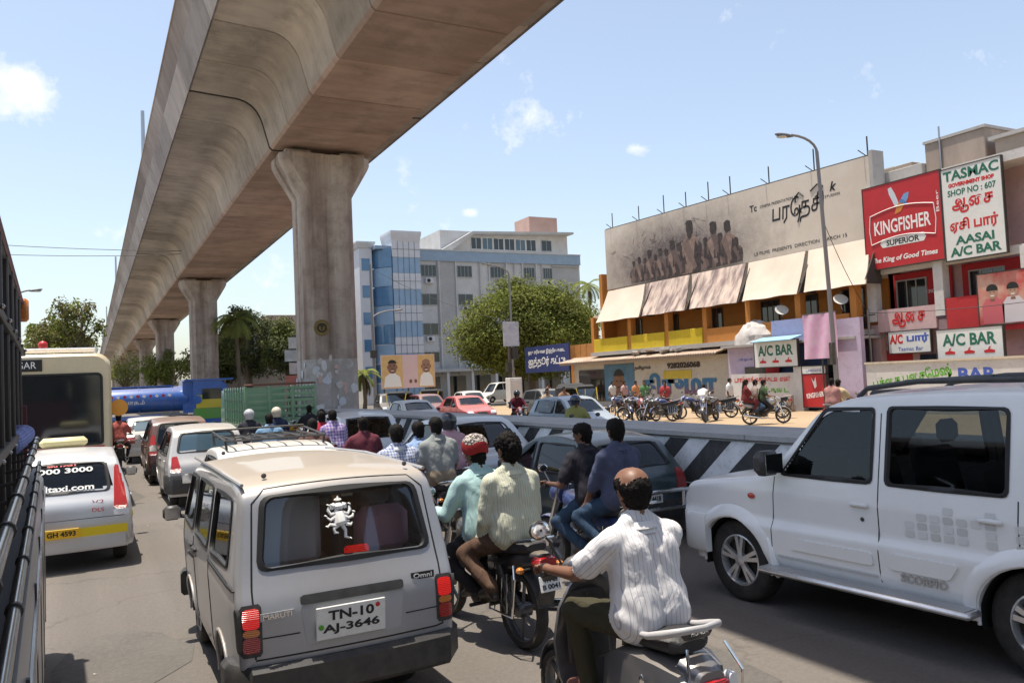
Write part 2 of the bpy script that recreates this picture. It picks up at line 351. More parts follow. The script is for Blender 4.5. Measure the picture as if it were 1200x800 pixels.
# ================================================================== SETTING
ASPH = mat('asphalt', (0.138,0.120,0.106), 0.88, var=0.7, vs=0.28, col2=(0.098,0.088,0.080), dirt=((0.20,0.175,0.155), 26, 0.6, 0.42), bump=0.35, bs=55)
def _tracks(m):   # worn lanes and oily streaks along the road
    n = m.node_tree.nodes; l = m.node_tree.links; b = n['Principled BSDF']; src = b.inputs['Base Color'].links[0].from_socket
    tc = n.new('ShaderNodeTexCoord'); mp = n.new('ShaderNodeMapping'); mp.inputs['Scale'].default_value = (0.9,0.035,1); l.new(tc.outputs['Object'], mp.inputs[0])
    t = n.new('ShaderNodeTexNoise'); t.inputs['Scale'].default_value = 1.0; t.inputs['Detail'].default_value = 6; l.new(mp.outputs[0], t.inputs['Vector'])
    mr = n.new('ShaderNodeMapRange'); mr.inputs['From Min'].default_value = 0.3; mr.inputs['From Max'].default_value = 0.7; mr.inputs['To Min'].default_value = 0.74; mr.inputs['To Max'].default_value = 1.12; l.new(t.outputs['Fac'], mr.inputs['Value'])
    vo = n.new('ShaderNodeTexVoronoi'); vo.feature = 'DISTANCE_TO_EDGE'; vo.inputs['Scale'].default_value = 0.33; wp = n.new('ShaderNodeTexNoise'); wp.inputs['Scale'].default_value = 1.4; wp.inputs['Detail'].default_value = 6; l.new(tc.outputs['Object'], wp.inputs['Vector'])
    ad = n.new('ShaderNodeVectorMath'); ad.operation = 'MULTIPLY_ADD'; ad.inputs[1].default_value = (1.3,1.3,0); l.new(wp.outputs['Color'], ad.inputs[0]); l.new(tc.outputs['Object'], ad.inputs[2]); l.new(ad.outputs[0], vo.inputs['Vector'])
    ck = n.new('ShaderNodeMapRange'); ck.inputs['From Min'].default_value = 0.002; ck.inputs['From Max'].default_value = 0.007; ck.inputs['To Min'].default_value = 0.80; ck.inputs['To Max'].default_value = 1.0; l.new(vo.outputs['Distance'], ck.inputs['Value'])
    mu = n.new('ShaderNodeMath'); mu.operation = 'MULTIPLY'; l.new(mr.outputs[0], mu.inputs[0]); l.new(ck.outputs[0], mu.inputs[1])
    vm = n.new('ShaderNodeVectorMath'); vm.operation = 'SCALE'; l.new(src, vm.inputs[0]); l.new(mu.outputs[0], vm.inputs['Scale']); l.new(vm.outputs[0], b.inputs['Base Color'])
_tracks(ASPH)
SAND = mat('sandy_ground', (0.36,0.265,0.165), 0.95, var=0.6, vs=0.25, col2=(0.30,0.21,0.13), dirt=((0.22,0.17,0.12), 9, 0.5), bump=0.5, bs=14)
EARTH = mat('dry_earth', (0.30,0.24,0.17), 0.95, var=0.6, vs=0.05, col2=(0.16,0.17,0.08), bump=0.3, bs=3)
gmb = MB(); gmb.add([(-2500,-800,-0.03),(2500,-800,-0.03),(2500,4000,-0.03),(-2500,4000,-0.03)], [(0,1,2,3)])
struct(gmb.build('ground', EARTH, smooth=0))
g = MB()
for x0,x1,y0,y1 in ((-11,20,-40,420),(-90,-11,36,60),(20,110,62,81)): g.add([(x0,y0,0),(x1,y0,0),(x1,y1,0),(x0,y1,0)], [(0,1,2,3)])
struct(g.build('road', ASPH, smooth=0))
g = MB(); g.add([(20.3,-40,-0.006),(80,-40,-0.006),(80,61.8,-0.006),(20.3,61.8,-0.006)], [(0,1,2,3)])
struct(g.build('roadside_yard', SAND, smooth=0))
PATCHM = mat('tar_patch', (0.085,0.078,0.072), 0.9, var=0.6, vs=1.5, col2=(0.12,0.108,0.098), dirt=((0.17,0.15,0.13), 22, 0.5, 0.45), bump=0.4, bs=45)
for i, (x,y,rx,ry) in enumerate(((0.15,7.6,.55,.9),(2.35,4.6,.5,.35),(-.1,15.6,.5,1.2),(3.9,4.9,.5,.8),(3.4,14.2,.7,1.4),(0.6,19.5,.4,1.3))):
    r = random.Random(i+70); pts = [(x+rx*math.cos(a)*r.uniform(.75,1.15), y+ry*math.sin(a)*r.uniform(.75,1.15), 0.004) for a in np.linspace(0,2*math.pi,15)[:-1]]
    struct(MB().add(pts,[tuple(range(14))]).build('tar_patch', PATCHM, smooth=0))
lit = MB(); r = random.Random(5)
for i in range(90):
    x, y = r.choice([(r.gauss(6.6,.35),r.uniform(1,28)),(r.uniform(-.2,5),r.uniform(3,20))]); a = r.uniform(0,6.28); q = r.uniform(.012,.045); c, s_ = math.cos(a)*q, math.sin(a)*q
    lit.add([(x-c,y-s_,.006),(x+s_,y-c,.006+q*.6),(x+c,y+s_,.008),(x-s_,y+c,.006+q*.3)],[(0,1,2),(0,2,3)])
tag(lit.build('road_litter', mat('paper_scraps',(0.5,0.46,0.4),.9,var=.9,vs=2,col2=(0.12,0.10,0.08)), smooth=0), 'small paper and leaf scraps scattered on the road', 'litter', kind='stuff')
KERB = mat('kerb_concrete', (0.42,0.40,0.37), 0.85, var=0.5, vs=4, bump=0.3)
for i in range(30):
    k = boxobj('kerb', (20.15, -8+1.5*i, 0.02), (0.28,1.47,0.24), KERB, b=0.02); struct(k)

# ---- concrete median block with painted stripes
CONC = mat('median_concrete', (0.40,0.39,0.38), 0.85, var=0.5, vs=2.0, col2=(0.27,0.26,0.25), dirt=((0.2,0.19,0.18), 12, 0.5), bump=0.3, bs=25)
SWHITE = mat('stripe_white', (0.80,0.80,0.80), 0.7, var=0.45, vs=3, col2=(0.42,0.41,0.40), dirt=((0.28,0.27,0.26), 16, 0.5))
SBLACK = mat('stripe_black', (0.028,0.028,0.03), 0.7, var=0.4, vs=5, col2=(0.09,0.085,0.08), dirt=((0.13,0.12,0.11), 18, 0.4))
med = thing('median_barrier', 'concrete median block painted with slanted black and white stripes', 'barrier', (7.2,-12,0))
BL = 3.9
for i in range(11):
    sec = [(0,0),(0.02,0.14),(0.05,1.28),(-0.01,1.30),(-0.01,1.36),(1.21,1.36),(1.21,1.30),(1.15,1.28),(1.18,0.14),(1.2,0)]
    y0 = i*BL+0.008; y1 = (i+1)*BL-0.008
    MB().loft([[(x,y0,z) for x,z in sec],[(x,y1,z) for x,z in sec]]).build('block', CONC, med, smooth=0)
def stripes():
    per = 0.82; z0, z1 = 0.16, 1.26; sl = 1.2
    k = 0; y = -1.9
    base = 12
    pos = 8.61 - 40*per
    while pos < 30.5:
        for w0, w1, m, nm in ((0,0.40,SBLACK,'black_stripe'),(0.405,0.815,SWHITE,'white_stripe')):
            a, b = pos+w0+base, pos+w1+base
            if a < 0.6 or b+sl*1.1 > 42.4: continue
            sh = sl*(z1-z0)
            fx = lambda z: 0.02+0.03*(z-0.14)/1.14-0.004
            q = [(a+sh,z0),(b+sh,z0),(b,z1),(a,z1)]
            vs = [(fx(z)-0.003,yy,z) for yy,z in q]+[(fx(z)+0.004,yy,z) for yy,z in q]
            MB().add(vs, [(0,1,2,3),(4,7,6,5),(0,4,5,1),(1,5,6,2),(2,6,7,3),(3,7,4,0)]).build(nm, m, med, smooth=0)
        pos += per
stripes()

# ---- elevated viaduct
def concrete(name, col, warm):
    m = mat(name, col, 0.88, var=0.85, vs=0.42, col2=warm, dirt=((0.15,0.125,0.105), 0.8, 0.6, 0.50), bump=0.25, bs=10, stretch=(1,0.35,1), world=True)
    n = m.node_tree.nodes; l = m.node_tree.links; b = n['Principled BSDF']
    oi = n.new('ShaderNodeObjectInfo'); mr = n.new('ShaderNodeMapRange'); mr.inputs['To Min'].default_value = 0.74; mr.inputs['To Max'].default_value = 1.16
    l.new(oi.outputs['Random'], mr.inputs['Value'])
    src = b.inputs['Base Color'].links[0].from_socket
    # board marks across the girder
    tc = n.new('ShaderNodeNewGeometry'); wv = n.new('ShaderNodeTexNoise'); mp = n.new('ShaderNodeMapping'); mp.inputs['Scale'].default_value = (0.5,1.5,0.5)
    l.new(tc.outputs['Position'], mp.inputs[0]); l.new(mp.outputs[0], wv.inputs['Vector']); wv.inputs['Scale'].default_value = 1.6; wv.inputs['Detail'].default_value = 5
    mr2 = n.new('ShaderNodeMapRange'); mr2.inputs['From Min'].default_value = 0.3; mr2.inputs['From Max'].default_value = 0.7; mr2.inputs['To Min'].default_value = 0.84; mr2.inputs['To Max'].default_value = 1.10
    l.new(wv.outputs['Fac'], mr2.inputs['Value'])
    mu = n.new('ShaderNodeMath'); mu.operation = 'MULTIPLY'; l.new(mr.outputs[0], mu.inputs[0]); l.new(mr2.outputs[0], mu.inputs[1])
    vm = n.new('ShaderNodeVectorMath'); vm.operation = 'SCALE'; l.new(src, vm.inputs[0]); l.new(mu.outputs[0], vm.inputs['Scale']); l.new(vm.outputs[0], b.inputs['Base Color'])
    return m
GIRD = concrete('girder_concrete', (0.52,0.465,0.425), (0.35,0.302,0.268)); SOFF_BOUNCE = concrete('soffit_bounce_concrete', (0.50,0.365,0.30), (0.36,0.245,0.195))  # underside colour has the reddish light bounced off the ground painted in
PARA = concrete('parapet_concrete', (0.33,0.285,0.27), (0.23,0.18,0.165))
PIERC = mat('pier_concrete', (0.48,0.415,0.365), 0.88, var=0.85, vs=0.9, col2=(0.20,0.135,0.105), dirt=((0.11,0.08,0.06), 1.6, 0.65, 0.46), bump=0.25, bs=12, stretch=(1.8,1.8,0.14), world=True)
VX, SP, PY0 = 8.0, 36.8, 30.2
def bez(p0, p1, p2, n=8): return [tuple((1-t)**2*a+2*t*(1-t)*b+t*t*c for a,b,c in zip(p0,p1,p2)) for t in [i/n for i in range(1,n+1)]]
left = [(-1.80,11.12),(-1.90,11.22),(-2.12,12.05)] + bez((-2.12,12.05),(-2.34,12.86),(-3.05,12.93),9) + [(-4.62,13.02),(-4.65,13.06),(-4.65,13.30)]
prof = left + [(min(-x,4.22),z) for x,z in reversed(left)]
# parapet sides are separate panels
via = thing('viaduct', 'elevated concrete railway viaduct with curved underside crossing over the road', 'viaduct', (VX,0,0))
NSEG = 12; SL = SP/NSEG
def girder(y0, y1):
    c = 0.03
    def ring(y, ins): return [(x*(1-ins*0.015), y, z+ins*(0.035 if z < 11.5 else 0.03)) for x,z in prof]
    g = MB().loft([ring(y0,1),ring(y0+c,0),ring(y1-c,0),ring(y1,1)]); zz = [(prof[i%len(prof)][1]+prof[(i+1)%len(prof)][1])/2 for i in range(len(prof))]
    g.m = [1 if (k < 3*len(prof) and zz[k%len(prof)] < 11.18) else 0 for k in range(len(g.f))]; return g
seg_me = girder(0.014, SL-0.014).build('girder_segment', [GIRD,SOFF_BOUNCE], via, smooth=35); first = True
far_me = None
def para(y0, y1, s, up):
    d_ = 0 if s < 0 else .43; p = [(4.99,14.03),(5.30,14.86),(5.34,14.88),(5.34,14.97),(5.06,14.97),(5.06,14.90),(4.78,14.03)] if up else [(4.66,13.00),(4.70,12.97),(5.03,13.98),(5.03,14.02),(4.80,14.02),(4.46,13.32)]
    L = [[(s*(x-d_),y,z) for x,z in p] for y in (y0,y1)]
    return MB().loft(L[::-1] if s > 0 else L)
FASC = concrete('fascia_concrete', (0.42,0.385,0.375), (0.32,0.28,0.27))
par_me = [para(0.016, SL*2-0.016, s, up).build('parapet_panel' if up else 'fascia_panel', PARA if up else FASC, via, smooth=0) for s in (-1,1) for up in (True,False)]
for i in range(-2, 10):
    ys = PY0 + i*SP
    if i < 3:
        for j in range(NSEG):
            o = seg_me if (i == -2 and j == 0) else seg_me.copy()
            if o is not seg_me: COL.objects.link(o); o.parent = via
            o.location = (0, ys+0.06+j*SL*(1-.12/SP), 0); o.scale = (1, 1-.12/SP, 1)
    else:
        o = girder(0.05, SP-0.05).build('girder_span', [GIRD,SOFF_BOUNCE], via, smooth=35); o.location = (0, ys, 0)
    for j in range(NSEG//2):
        for pm_ in par_me:
            if i == -2 and j == 0: pm_.location = (0, ys, 0); continue
            o = pm_.copy(); COL.objects.link(o); o.location = (0, ys+j*2*SL, 0); o.parent = via
for k, py in enumerate((55.5, 117.5, 186, 250)):
    MB().tube([(-4.7,py,13.3),(-4.7,py,20.4+0.25*k)], [0.16,0.11], 8).build('mast', STEEL, via)
JNT = mat('joint_filler', (0.035,0.03,0.028), 0.95)
for i in range(-1, 5):
    y = PY0+i*SP; L_ = [[(x*1.003,yy,z-(0.006 if z < 12.5 else 0.004)) for x,z in prof[:-1]] for yy in (y-.055,y+.055)]
    MB().loft(L_).build('expansion_joint', JNT, via, smooth=35)
# piers
WASH = mat('pasted_poster_remains', (0.42,0.385,0.36), 0.9, var=0.9, vs=1.6, col2=(0.30,0.26,0.23), dirt=((0.62,0.61,0.62), 3.2, 0.85, 0.5), bump=0.3, bs=20)
def pier():
    g = MB()
    def oct_(hx, hy, z, gr=0.10):   # rounded rectangle with a groove down the middle of each broad side
        c = 0.30
        p = [(-hx+c,-hy),(-0.16,-hy),(-0.10,-hy+gr*.5),(0.10,-hy+gr*.5),(0.16,-hy),(hx-c,-hy),(hx,-hy+c),(hx,-0.14),(hx-gr,-0.09),(hx-gr,0.09),(hx,0.14),(hx,hy-c),(hx-c,hy),(0.16,hy),(0.10,hy-gr*.5),(-0.10,hy-gr*.5),(-0.16,hy),(-hx+c,hy),(-hx,hy-c),(-hx,0.14),(-hx+gr,0.09),(-hx+gr,-0.09),(-hx,-0.14),(-hx,-hy+c)]
        return [(x,y,z) for x,y in p]
    lv = [(0.98,1.0,3.2),(0.98,1.0,6.0),(0.98,1.0,9.30),(1.0,1.0,9.36),(1.62,1.03,10.42),(1.70,1.04,10.60),(1.70,1.04,10.86)]
    shaft = MB().loft([oct_(*v) for v in lv[:3]]); cap = MB().loft([oct_(*v) for v in lv[2:]])
    base = MB().loft([oct_(0.98,1.0,0.0),oct_(0.98,1.0,3.2)])
    return shaft, cap, base
ps, pc, pb = pier()
PMESH = None
ORD = ['fourth','fifth','sixth','seventh','eighth','ninth']
for i in range(-1, 9):
    y = PY0 + i*SP
    t = thing('viaduct_pier', ['flared concrete pier of the viaduct nearest to the green truck','second viaduct pier in the row, behind the blue tanker','third viaduct pier in the row'][i] if 0 <= i < 3 else ORD[(i-3)%6]+' viaduct pier in the row, far down the road', 'pier', (VX, y, 0), 0, 'viaduct piers')
    if i < 0: t['label'] = 'viaduct pier behind the camera, beside the white SUV' ; 
    if PMESH is None:
        a = ps.build('shaft', PIERC, t, smooth=15); b = pc.build('capital', PIERC, t, smooth=15); c = pb.build('base', WASH, t, smooth=25); PMESH = (a,b,c)
        bpads = [MB().box((sx*1.02,sy*0.62,10.93),(0.95,0.42,0.15),b=0.01).build('bearing_pedestal', PIERC, t, smooth=0) for sx in (-1,1) for sy in (-1,1)]
        bpads += [MB().box((sx*0.95,sy*0.62,11.06),(0.5,0.3,0.13)).build('bearing', DARKM, t, smooth=0) for sx in (-1,1) for sy in (-1,1)]
        PMESH = PMESH + tuple(bpads)
    else:
        for m0 in PMESH:
            o = m0.copy(); COL.objects.link(o); o.parent = t
    if i == 0:
        YEL = mat('emblem_yellow', (0.24,0.17,0.06), 0.8, var=0.6, vs=9)
        e = MB().lathe([(0.30,0.0),(0.30,0.03),(0.26,0.04),(0.24,0.02),(1e-5,0.02)], 24, facing_south(-0.42,-1.0,4.36)).build('round_emblem', YEL, t)
        MB().tube([(-0.42+0.15*math.cos(a),-1.035,4.36+0.15*math.sin(a)) for a in np.linspace(0,2*math.pi,18)[:-1]], 0.025, 6, closed=True).build('emblem_ring', INK, e)
        text('emblem_mark', 'T', 0.24, INK, e, facing_south(-0.42,-1.03,4.36), bold=0.01)
        prng = random.Random(3); PP = [mat('poster_scrap_%d'%q, c, 0.85, var=0.5, vs=12, col2=(0.5,0.48,0.46)) for q, c in enumerate(((0.66,0.65,0.66),(0.55,0.50,0.47),(0.58,0.60,0.66),(0.60,0.36,0.30)))]
        for q in range(34):
            w, h = prng.uniform(.10,.34), prng.uniform(.12,.4); zz = prng.uniform(0.9,3.3)
            if q < 24: xx = prng.uniform(-0.74,0.74); Mx = facing_south(xx, -1.003-0.002*q*0.4-(0 if abs(xx)>.16 else -.02), zz)
            else: yy = prng.uniform(-0.7,0.7); Mx = facing_west(-0.983-0.001*q, yy, zz)
            pts = [(w*.5*math.cos(a)*prng.uniform(.7,1.25), h*.5*math.sin(a)*prng.uniform(.7,1.25)) for a in np.linspace(0.3,2*math.pi+.3,9)[:-1]]
            MB().prism(pts, 0.004, Mx).build('poster_scrap', PP[q%4], t, smooth=0)

# ================================================================== BUILDINGS
def wallmat(name, col, dirt=0.5): return mat(name, col, 0.85, var=0.5, vs=0.7, col2=tuple(x*0.72 for x in col), dirt=(tuple(x*0.45 for x in col), 5, dirt, 0.52), bump=0.15, bs=30)
def win(parent, kind, a0, a1, z0, z1, p, face='S', fr=None, bars=1, depth=0.12):
    """window let into a wall plane: face S looks to -Y at y=p with a along X; W looks to -X at x=p with a along Y"""
    fr = fr or mat('window_frame_grey', (0.35,0.35,0.34), 0.6)
    def bx(g, a, b, c, d, e0, e1):
        if face == 'S': return g.box(((a+b)/2, p+(e0+e1)/2, (c+d)/2), (b-a, e1-e0, d-c))
        return g.box((p+(e0+e1)/2, (a+b)/2, (c+d)/2), (e1-e0, b-a, d-c))
    t = 0.06
    f = MB(); bx(f,a0-t,a1+t,z1,z1+t,-0.05,0.02); bx(f,a0-t,a1+t,z0-t,z0,-0.09,0.02); bx(f,a0-t,a0,z0,z1,-0.05,0.02); bx(f,a1,a1+t,z0,z1,-0.05,0.02)
    for k in range(bars):
        c = a0+(a1-a0)*(k+1)/(bars+1); bx(f,c-0.025,c+0.025,z0,z1,-0.03,0.0)
    w = f.build('window', fr, parent, smooth=0)
    g = MB(); bx(g,a0,a1,z0,z1,-0.012,-0.002); g.build('pane', kind, w, smooth=0)
    return w
# ---- grey-and-blue office block beyond the crossing
OFF = wallmat('office_render_grey', (0.55,0.545,0.54)); OFFB = mat('office_blue_band', (0.27,0.36,0.47), 0.5, var=0.3, vs=1.5)
OFFD = wallmat('office_dark_grey', (0.42,0.415,0.41)); TILE = mat('pale_cladding', (0.60,0.60,0.63), 0.5, var=0.2, vs=2)  # darker grey for panels, lintels, canopy, pipes and slabs
BLG = mat('blue_glazing', (0.10,0.22,0.38), 0.12, spec=0.7, var=0.5, vs=0.8, col2=(0.05,0.12,0.22)); BLP = mat('light_blue_panel', (0.27,0.40,0.55), 0.35, var=0.3, vs=1)
JOINT = mat('dark_joint', (0.12,0.13,0.15), 0.7)
ob = thing('office_building', 'grey and blue five-storey office block with glazed corner tower behind the round tree', 'building', (33,84,0))
boxobj('wall', (10.8,8,8.55), (21.6,16,17.1), OFF, ob)
boxobj('blue_parapet', (10.8,-0.10,16.5), (21.7,0.24,1.2), OFFB, ob); boxobj('parapet_coping', (10.8,-0.12,17.16), (21.8,0.34,0.12), OFF, ob)
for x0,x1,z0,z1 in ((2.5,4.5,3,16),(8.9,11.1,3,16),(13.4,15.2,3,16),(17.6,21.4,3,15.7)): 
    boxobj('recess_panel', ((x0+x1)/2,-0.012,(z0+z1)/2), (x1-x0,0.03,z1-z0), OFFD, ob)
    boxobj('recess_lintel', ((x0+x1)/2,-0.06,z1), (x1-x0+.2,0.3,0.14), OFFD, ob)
for xr in (2.45,4.55,8.85,11.15,13.35,15.25): boxobj('rib', (xr,-0.10,9.4), (0.14,0.2,13.0), OFF, ob)
for xi, (xa,xb) in enumerate(((0.3,2.1),(4.8,6.6),(9.1,10.9),(13.6,15.0),(16.3,17.5))):
    for zi, (za,zb) in enumerate(((4.4,5.5),(7.5,8.75),(10.9,12.1),(14.15,15.4))):
        win(ob, DGLASS, xa, xb, za, zb, -0.02, bars=1 if zi<3 else 3)
for xi, zi in ((0.6,7.0),(5.1,10.4),(9.6,7.0),(5.3,3.9),(0.7,13.6),(13.9,10.4),(16.5,13.6)):
    a_ = boxobj('air_conditioner', (xi+.45,-.25,zi), (.9,.4,.6), TILE, ob, b=.03); MB().lathe([(.22,0),(.22,.02),(1e-5,.02)],16,facing_south(xi+.35,-.455,zi)).build('fan_grille', INK, a_)
for xr in (2.3,7.6,12.2,16.0): MB().tube([(xr,-.14,3.5),(xr,-.14,16.0)],.06,6).build('drain_pipe', OFFD, ob)
boxobj('entrance_canopy', (8,-1.4,3.35), (20,2.8,0.35), OFFD, ob)
for xx in range(0,19,3): boxobj('canopy_post', (xx-1,-2.5,1.6), (0.3,0.3,3.2), OFF, ob)
for xx in range(0,6): boxobj('shop_opening', (1+3.2*xx,-0.03,1.4), (2.2,0.06,2.6), DGLASS, ob)
# set-back top storey
boxobj('top_storey', (13.5,9,18.7), (18,10,3.3), OFF, ob)
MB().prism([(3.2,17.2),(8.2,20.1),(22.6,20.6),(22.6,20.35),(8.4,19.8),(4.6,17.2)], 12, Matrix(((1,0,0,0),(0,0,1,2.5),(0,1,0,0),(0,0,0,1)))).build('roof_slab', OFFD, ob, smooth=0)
for k in range(6): win(ob, DGLASS if k not in (1,4) else BGLASS, 8.6+k*1.55, 9.95+k*1.55, 18.2, 19.6, 3.98, fr=mat('window_frame_white',(0.7,0.7,0.7),0.6), bars=1)
win(ob, DGLASS, 18.6, 20, 18.3, 19.6, 3.98)
PINKW = wallmat('pink_render', (0.50,0.33,0.28)); boxobj('stair_head', (19.6,7,21.6), (4.2,4,2.6), PINKW, ob); boxobj('tank_lid', (19.6,7,23.05), (1.2,1.2,0.3), OFFD, ob)
# glazed corner tower
tw = thing('office_tower', 'corner stair tower in bands of pale cladding and blue glass with flared top', 'tower', (28.9,81,0))
boxobj('core', (1.55,1.5,8.8), (3.0,3.0,17.6), TILE, tw)
zz = 0.2; k = 0
while zz < 17.4:
    h = 1.7 if k%2 == 0 else 1.75
    boxobj('blue_glass_band' if k%2 == 0 else 'cladding_band', (1.55,1.5,zz+h/2), (3.12 if k%2==0 else 3.2,3.12 if k%2==0 else 3.2,h-0.04), BLP if k%2 == 0 else TILE, tw)
    for q in range(1,5): boxobj('joint', (1.55-1.6+q*0.64,-0.115,zz+h/2), (0.035,0.02,h-0.04), JOINT, tw)
    if k%2: boxobj('joint', (1.55,-0.118,zz+h/2), (3.2,0.02,0.035), JOINT, tw)
    zz += h; k += 1
MB().loft([[(x0,y0,17.4) for x0,y0 in ((-0.05,-0.1),(3.15,-0.1),(3.15,3.1),(-0.05,3.1))],[(x0,y0,18.3) for x0,y0 in ((-0.2,-0.3),(3.3,-0.3),(3.3,3.3),(-0.2,3.3))],[(x0,y0,18.55) for x0,y0 in ((-0.2,-0.3),(3.3,-0.3),(3.3,3.3),(-0.2,3.3))]]).build('flared_top', TILE, tw, smooth=0)
cv = MB(); arc = [(-2.0+ -0.35*math.sin(a)*0 - 1.6*math.cos(a)+1.9, 2.2-2.4*math.sin(a)) for a in np.linspace(0.1,1.5,9)]
gl = thing('curved_glazing', 'curved blue curtain wall left of the banded corner tower', 'facade', (28.9,81,0))
for zi in range(8):
    z0, z1 = 0.2+zi*2.06, 0.2+zi*2.06+2.0
    g = MB(); P = [[(x,y,z) for x,y in arc] for z in (z0,z1)]; Q = [[(x+0.3,y+0.3,z) for x,y in arc] for z in (z0,z1)]
    g.grid(P); g.grid([q[::-1] for q in Q]); g.build('glass_band', BLG if zi%2 else BLP, gl, smooth=40)
boxobj('top_rim', (-0.9,1.2,16.75), (1.9,2.2,0.35), OFFB, gl)
boxobj('side_wall', (-2.6,4.2,8.4), (1.4,6,16.8), TILE, gl); 
for zi in range(5): boxobj('side_window', (-2.6,1.18,3.4+zi*2.9), (0.9,0.05,1.3), BLG, gl)
MB().loft([[(-3.4+dx0,1.1-d,z) for dx0 in (0-d,)]+[(-1.8+d,1.1-d,z),(-1.8+d,7.3+d,z),(-3.4-d,7.3+d,z)] for z,d in ((16.8,0),(17.3,0.25),(17.45,0.25))]).build('side_cap', TILE, gl, smooth=0)
# ---- pale green block further off
GRN = wallmat('pale_green_render', (0.44,0.50,0.36)); gb = thing('apartment_building', 'pale green block half hidden behind the nearest pier', 'building', (28.5,101,0))
boxobj('wall', (3,6,7.2), (8,12,14.4), GRN, gb); boxobj('parapet', (3,-0.05,14.2), (8.2,0.3,0.7), OFFD, gb)
for zi in range(4):
    for xi in range(3): win(gb, DGLASS, 0.6+xi*2.1, 1.9+xi*2.1, 3.2+zi*2.9, 4.5+zi*2.9, -0.02)
    boxobj('ledge', (3,-0.1,2.6+zi*2.9), (8.1,0.3,0.12), TILE, gb)
hb = thing('low_house', 'brown flat-roofed house behind the coconut palm', 'building', (13,84,0))
BRN = wallmat('brown_render', (0.36,0.30,0.25)); boxobj('wall', (3.5,5,4.1), (9,10,8.2), BRN, hb); boxobj('parapet', (3.5,0,8.4), (9.3,0.4,0.5), BRN, hb); boxobj('stair_head', (5.2,4,9.2), (3,3,1.6), BRN, hb)
for xi in range(3): win(hb, DGLASS, 0.4+xi*2.6, 1.8+xi*2.6, 6.2, 7.6, -0.02)

# ---- cinema with the long hoarding (front to the road at x = 32)
ORG = wallmat('orange_paint', (0.55,0.22,0.045)); YEP = wallmat('yellow_paint', (0.62,0.45,0.02)); CREAM = wallmat('cream_paint', (0.60,0.53,0.42))
GREYW = wallmat('weathered_grey', (0.42,0.40,0.38)); LILAC = wallmat('lilac_paint', (0.50,0.42,0.56)); REDW = wallmat('red_paint', (0.50,0.03,0.035)); PINKP = wallmat('pale_pink_paint', (0.58,0.40,0.40)); WHW = wallmat('whitewash', (0.62,0.60,0.58))
ci = thing('cinema_building', 'long cinema with orange balconies and a yellow parapet under its hoarding', 'building', (32,0,0))
boxobj('rear_wall', (3.2,35.2,5.6), (4.0,22.4,11.2), GREYW, ci); boxobj('side_wall', (0.6,46.6,4.6), (1.2,0.35,9.2), ORG, ci)
boxobj('balcony_floor', (0.0,35.5,3.55), (2.4,22,0.25), GREYW, ci); boxobj('balcony_ceiling', (0.2,35.6,6.15), (1.9,22,0.2), CREAM, ci)
boxobj('back_wall', (1.15,35.6,4.85), (0.1,22,2.4), ORG, ci)
for y in (46.5,42.2,38.42,35.0,31.6,28.2,24.95): boxobj('column', (-0.75,y,4.85), (0.4,0.34,2.55), ORG, ci)
for (a,b) in ((42.42,46.3),(38.62,42.0),(35.2,38.2)): boxobj('yellow_parapet', (-0.95,(a+b)/2,4.1), (0.14,b-a,0.95), YEP, ci, b=0.02)
for (a,b) in ((31.8,34.8),(28.4,31.4),(25.2,28.0)): boxobj('orange_parapet', (-0.95,(a+b)/2,4.05), (0.14,b-a,0.85), ORG, ci, b=0.02)
for y in (44.2,40.4,36.4,32.0,29.4,26.6):
    win(ci, DGLASS, y-0.65, y+0.55, 3.9, 5.75, 1.08, 'W', fr=mat('window_frame_dark',(0.08,0.06,0.05),0.7), bars=2)
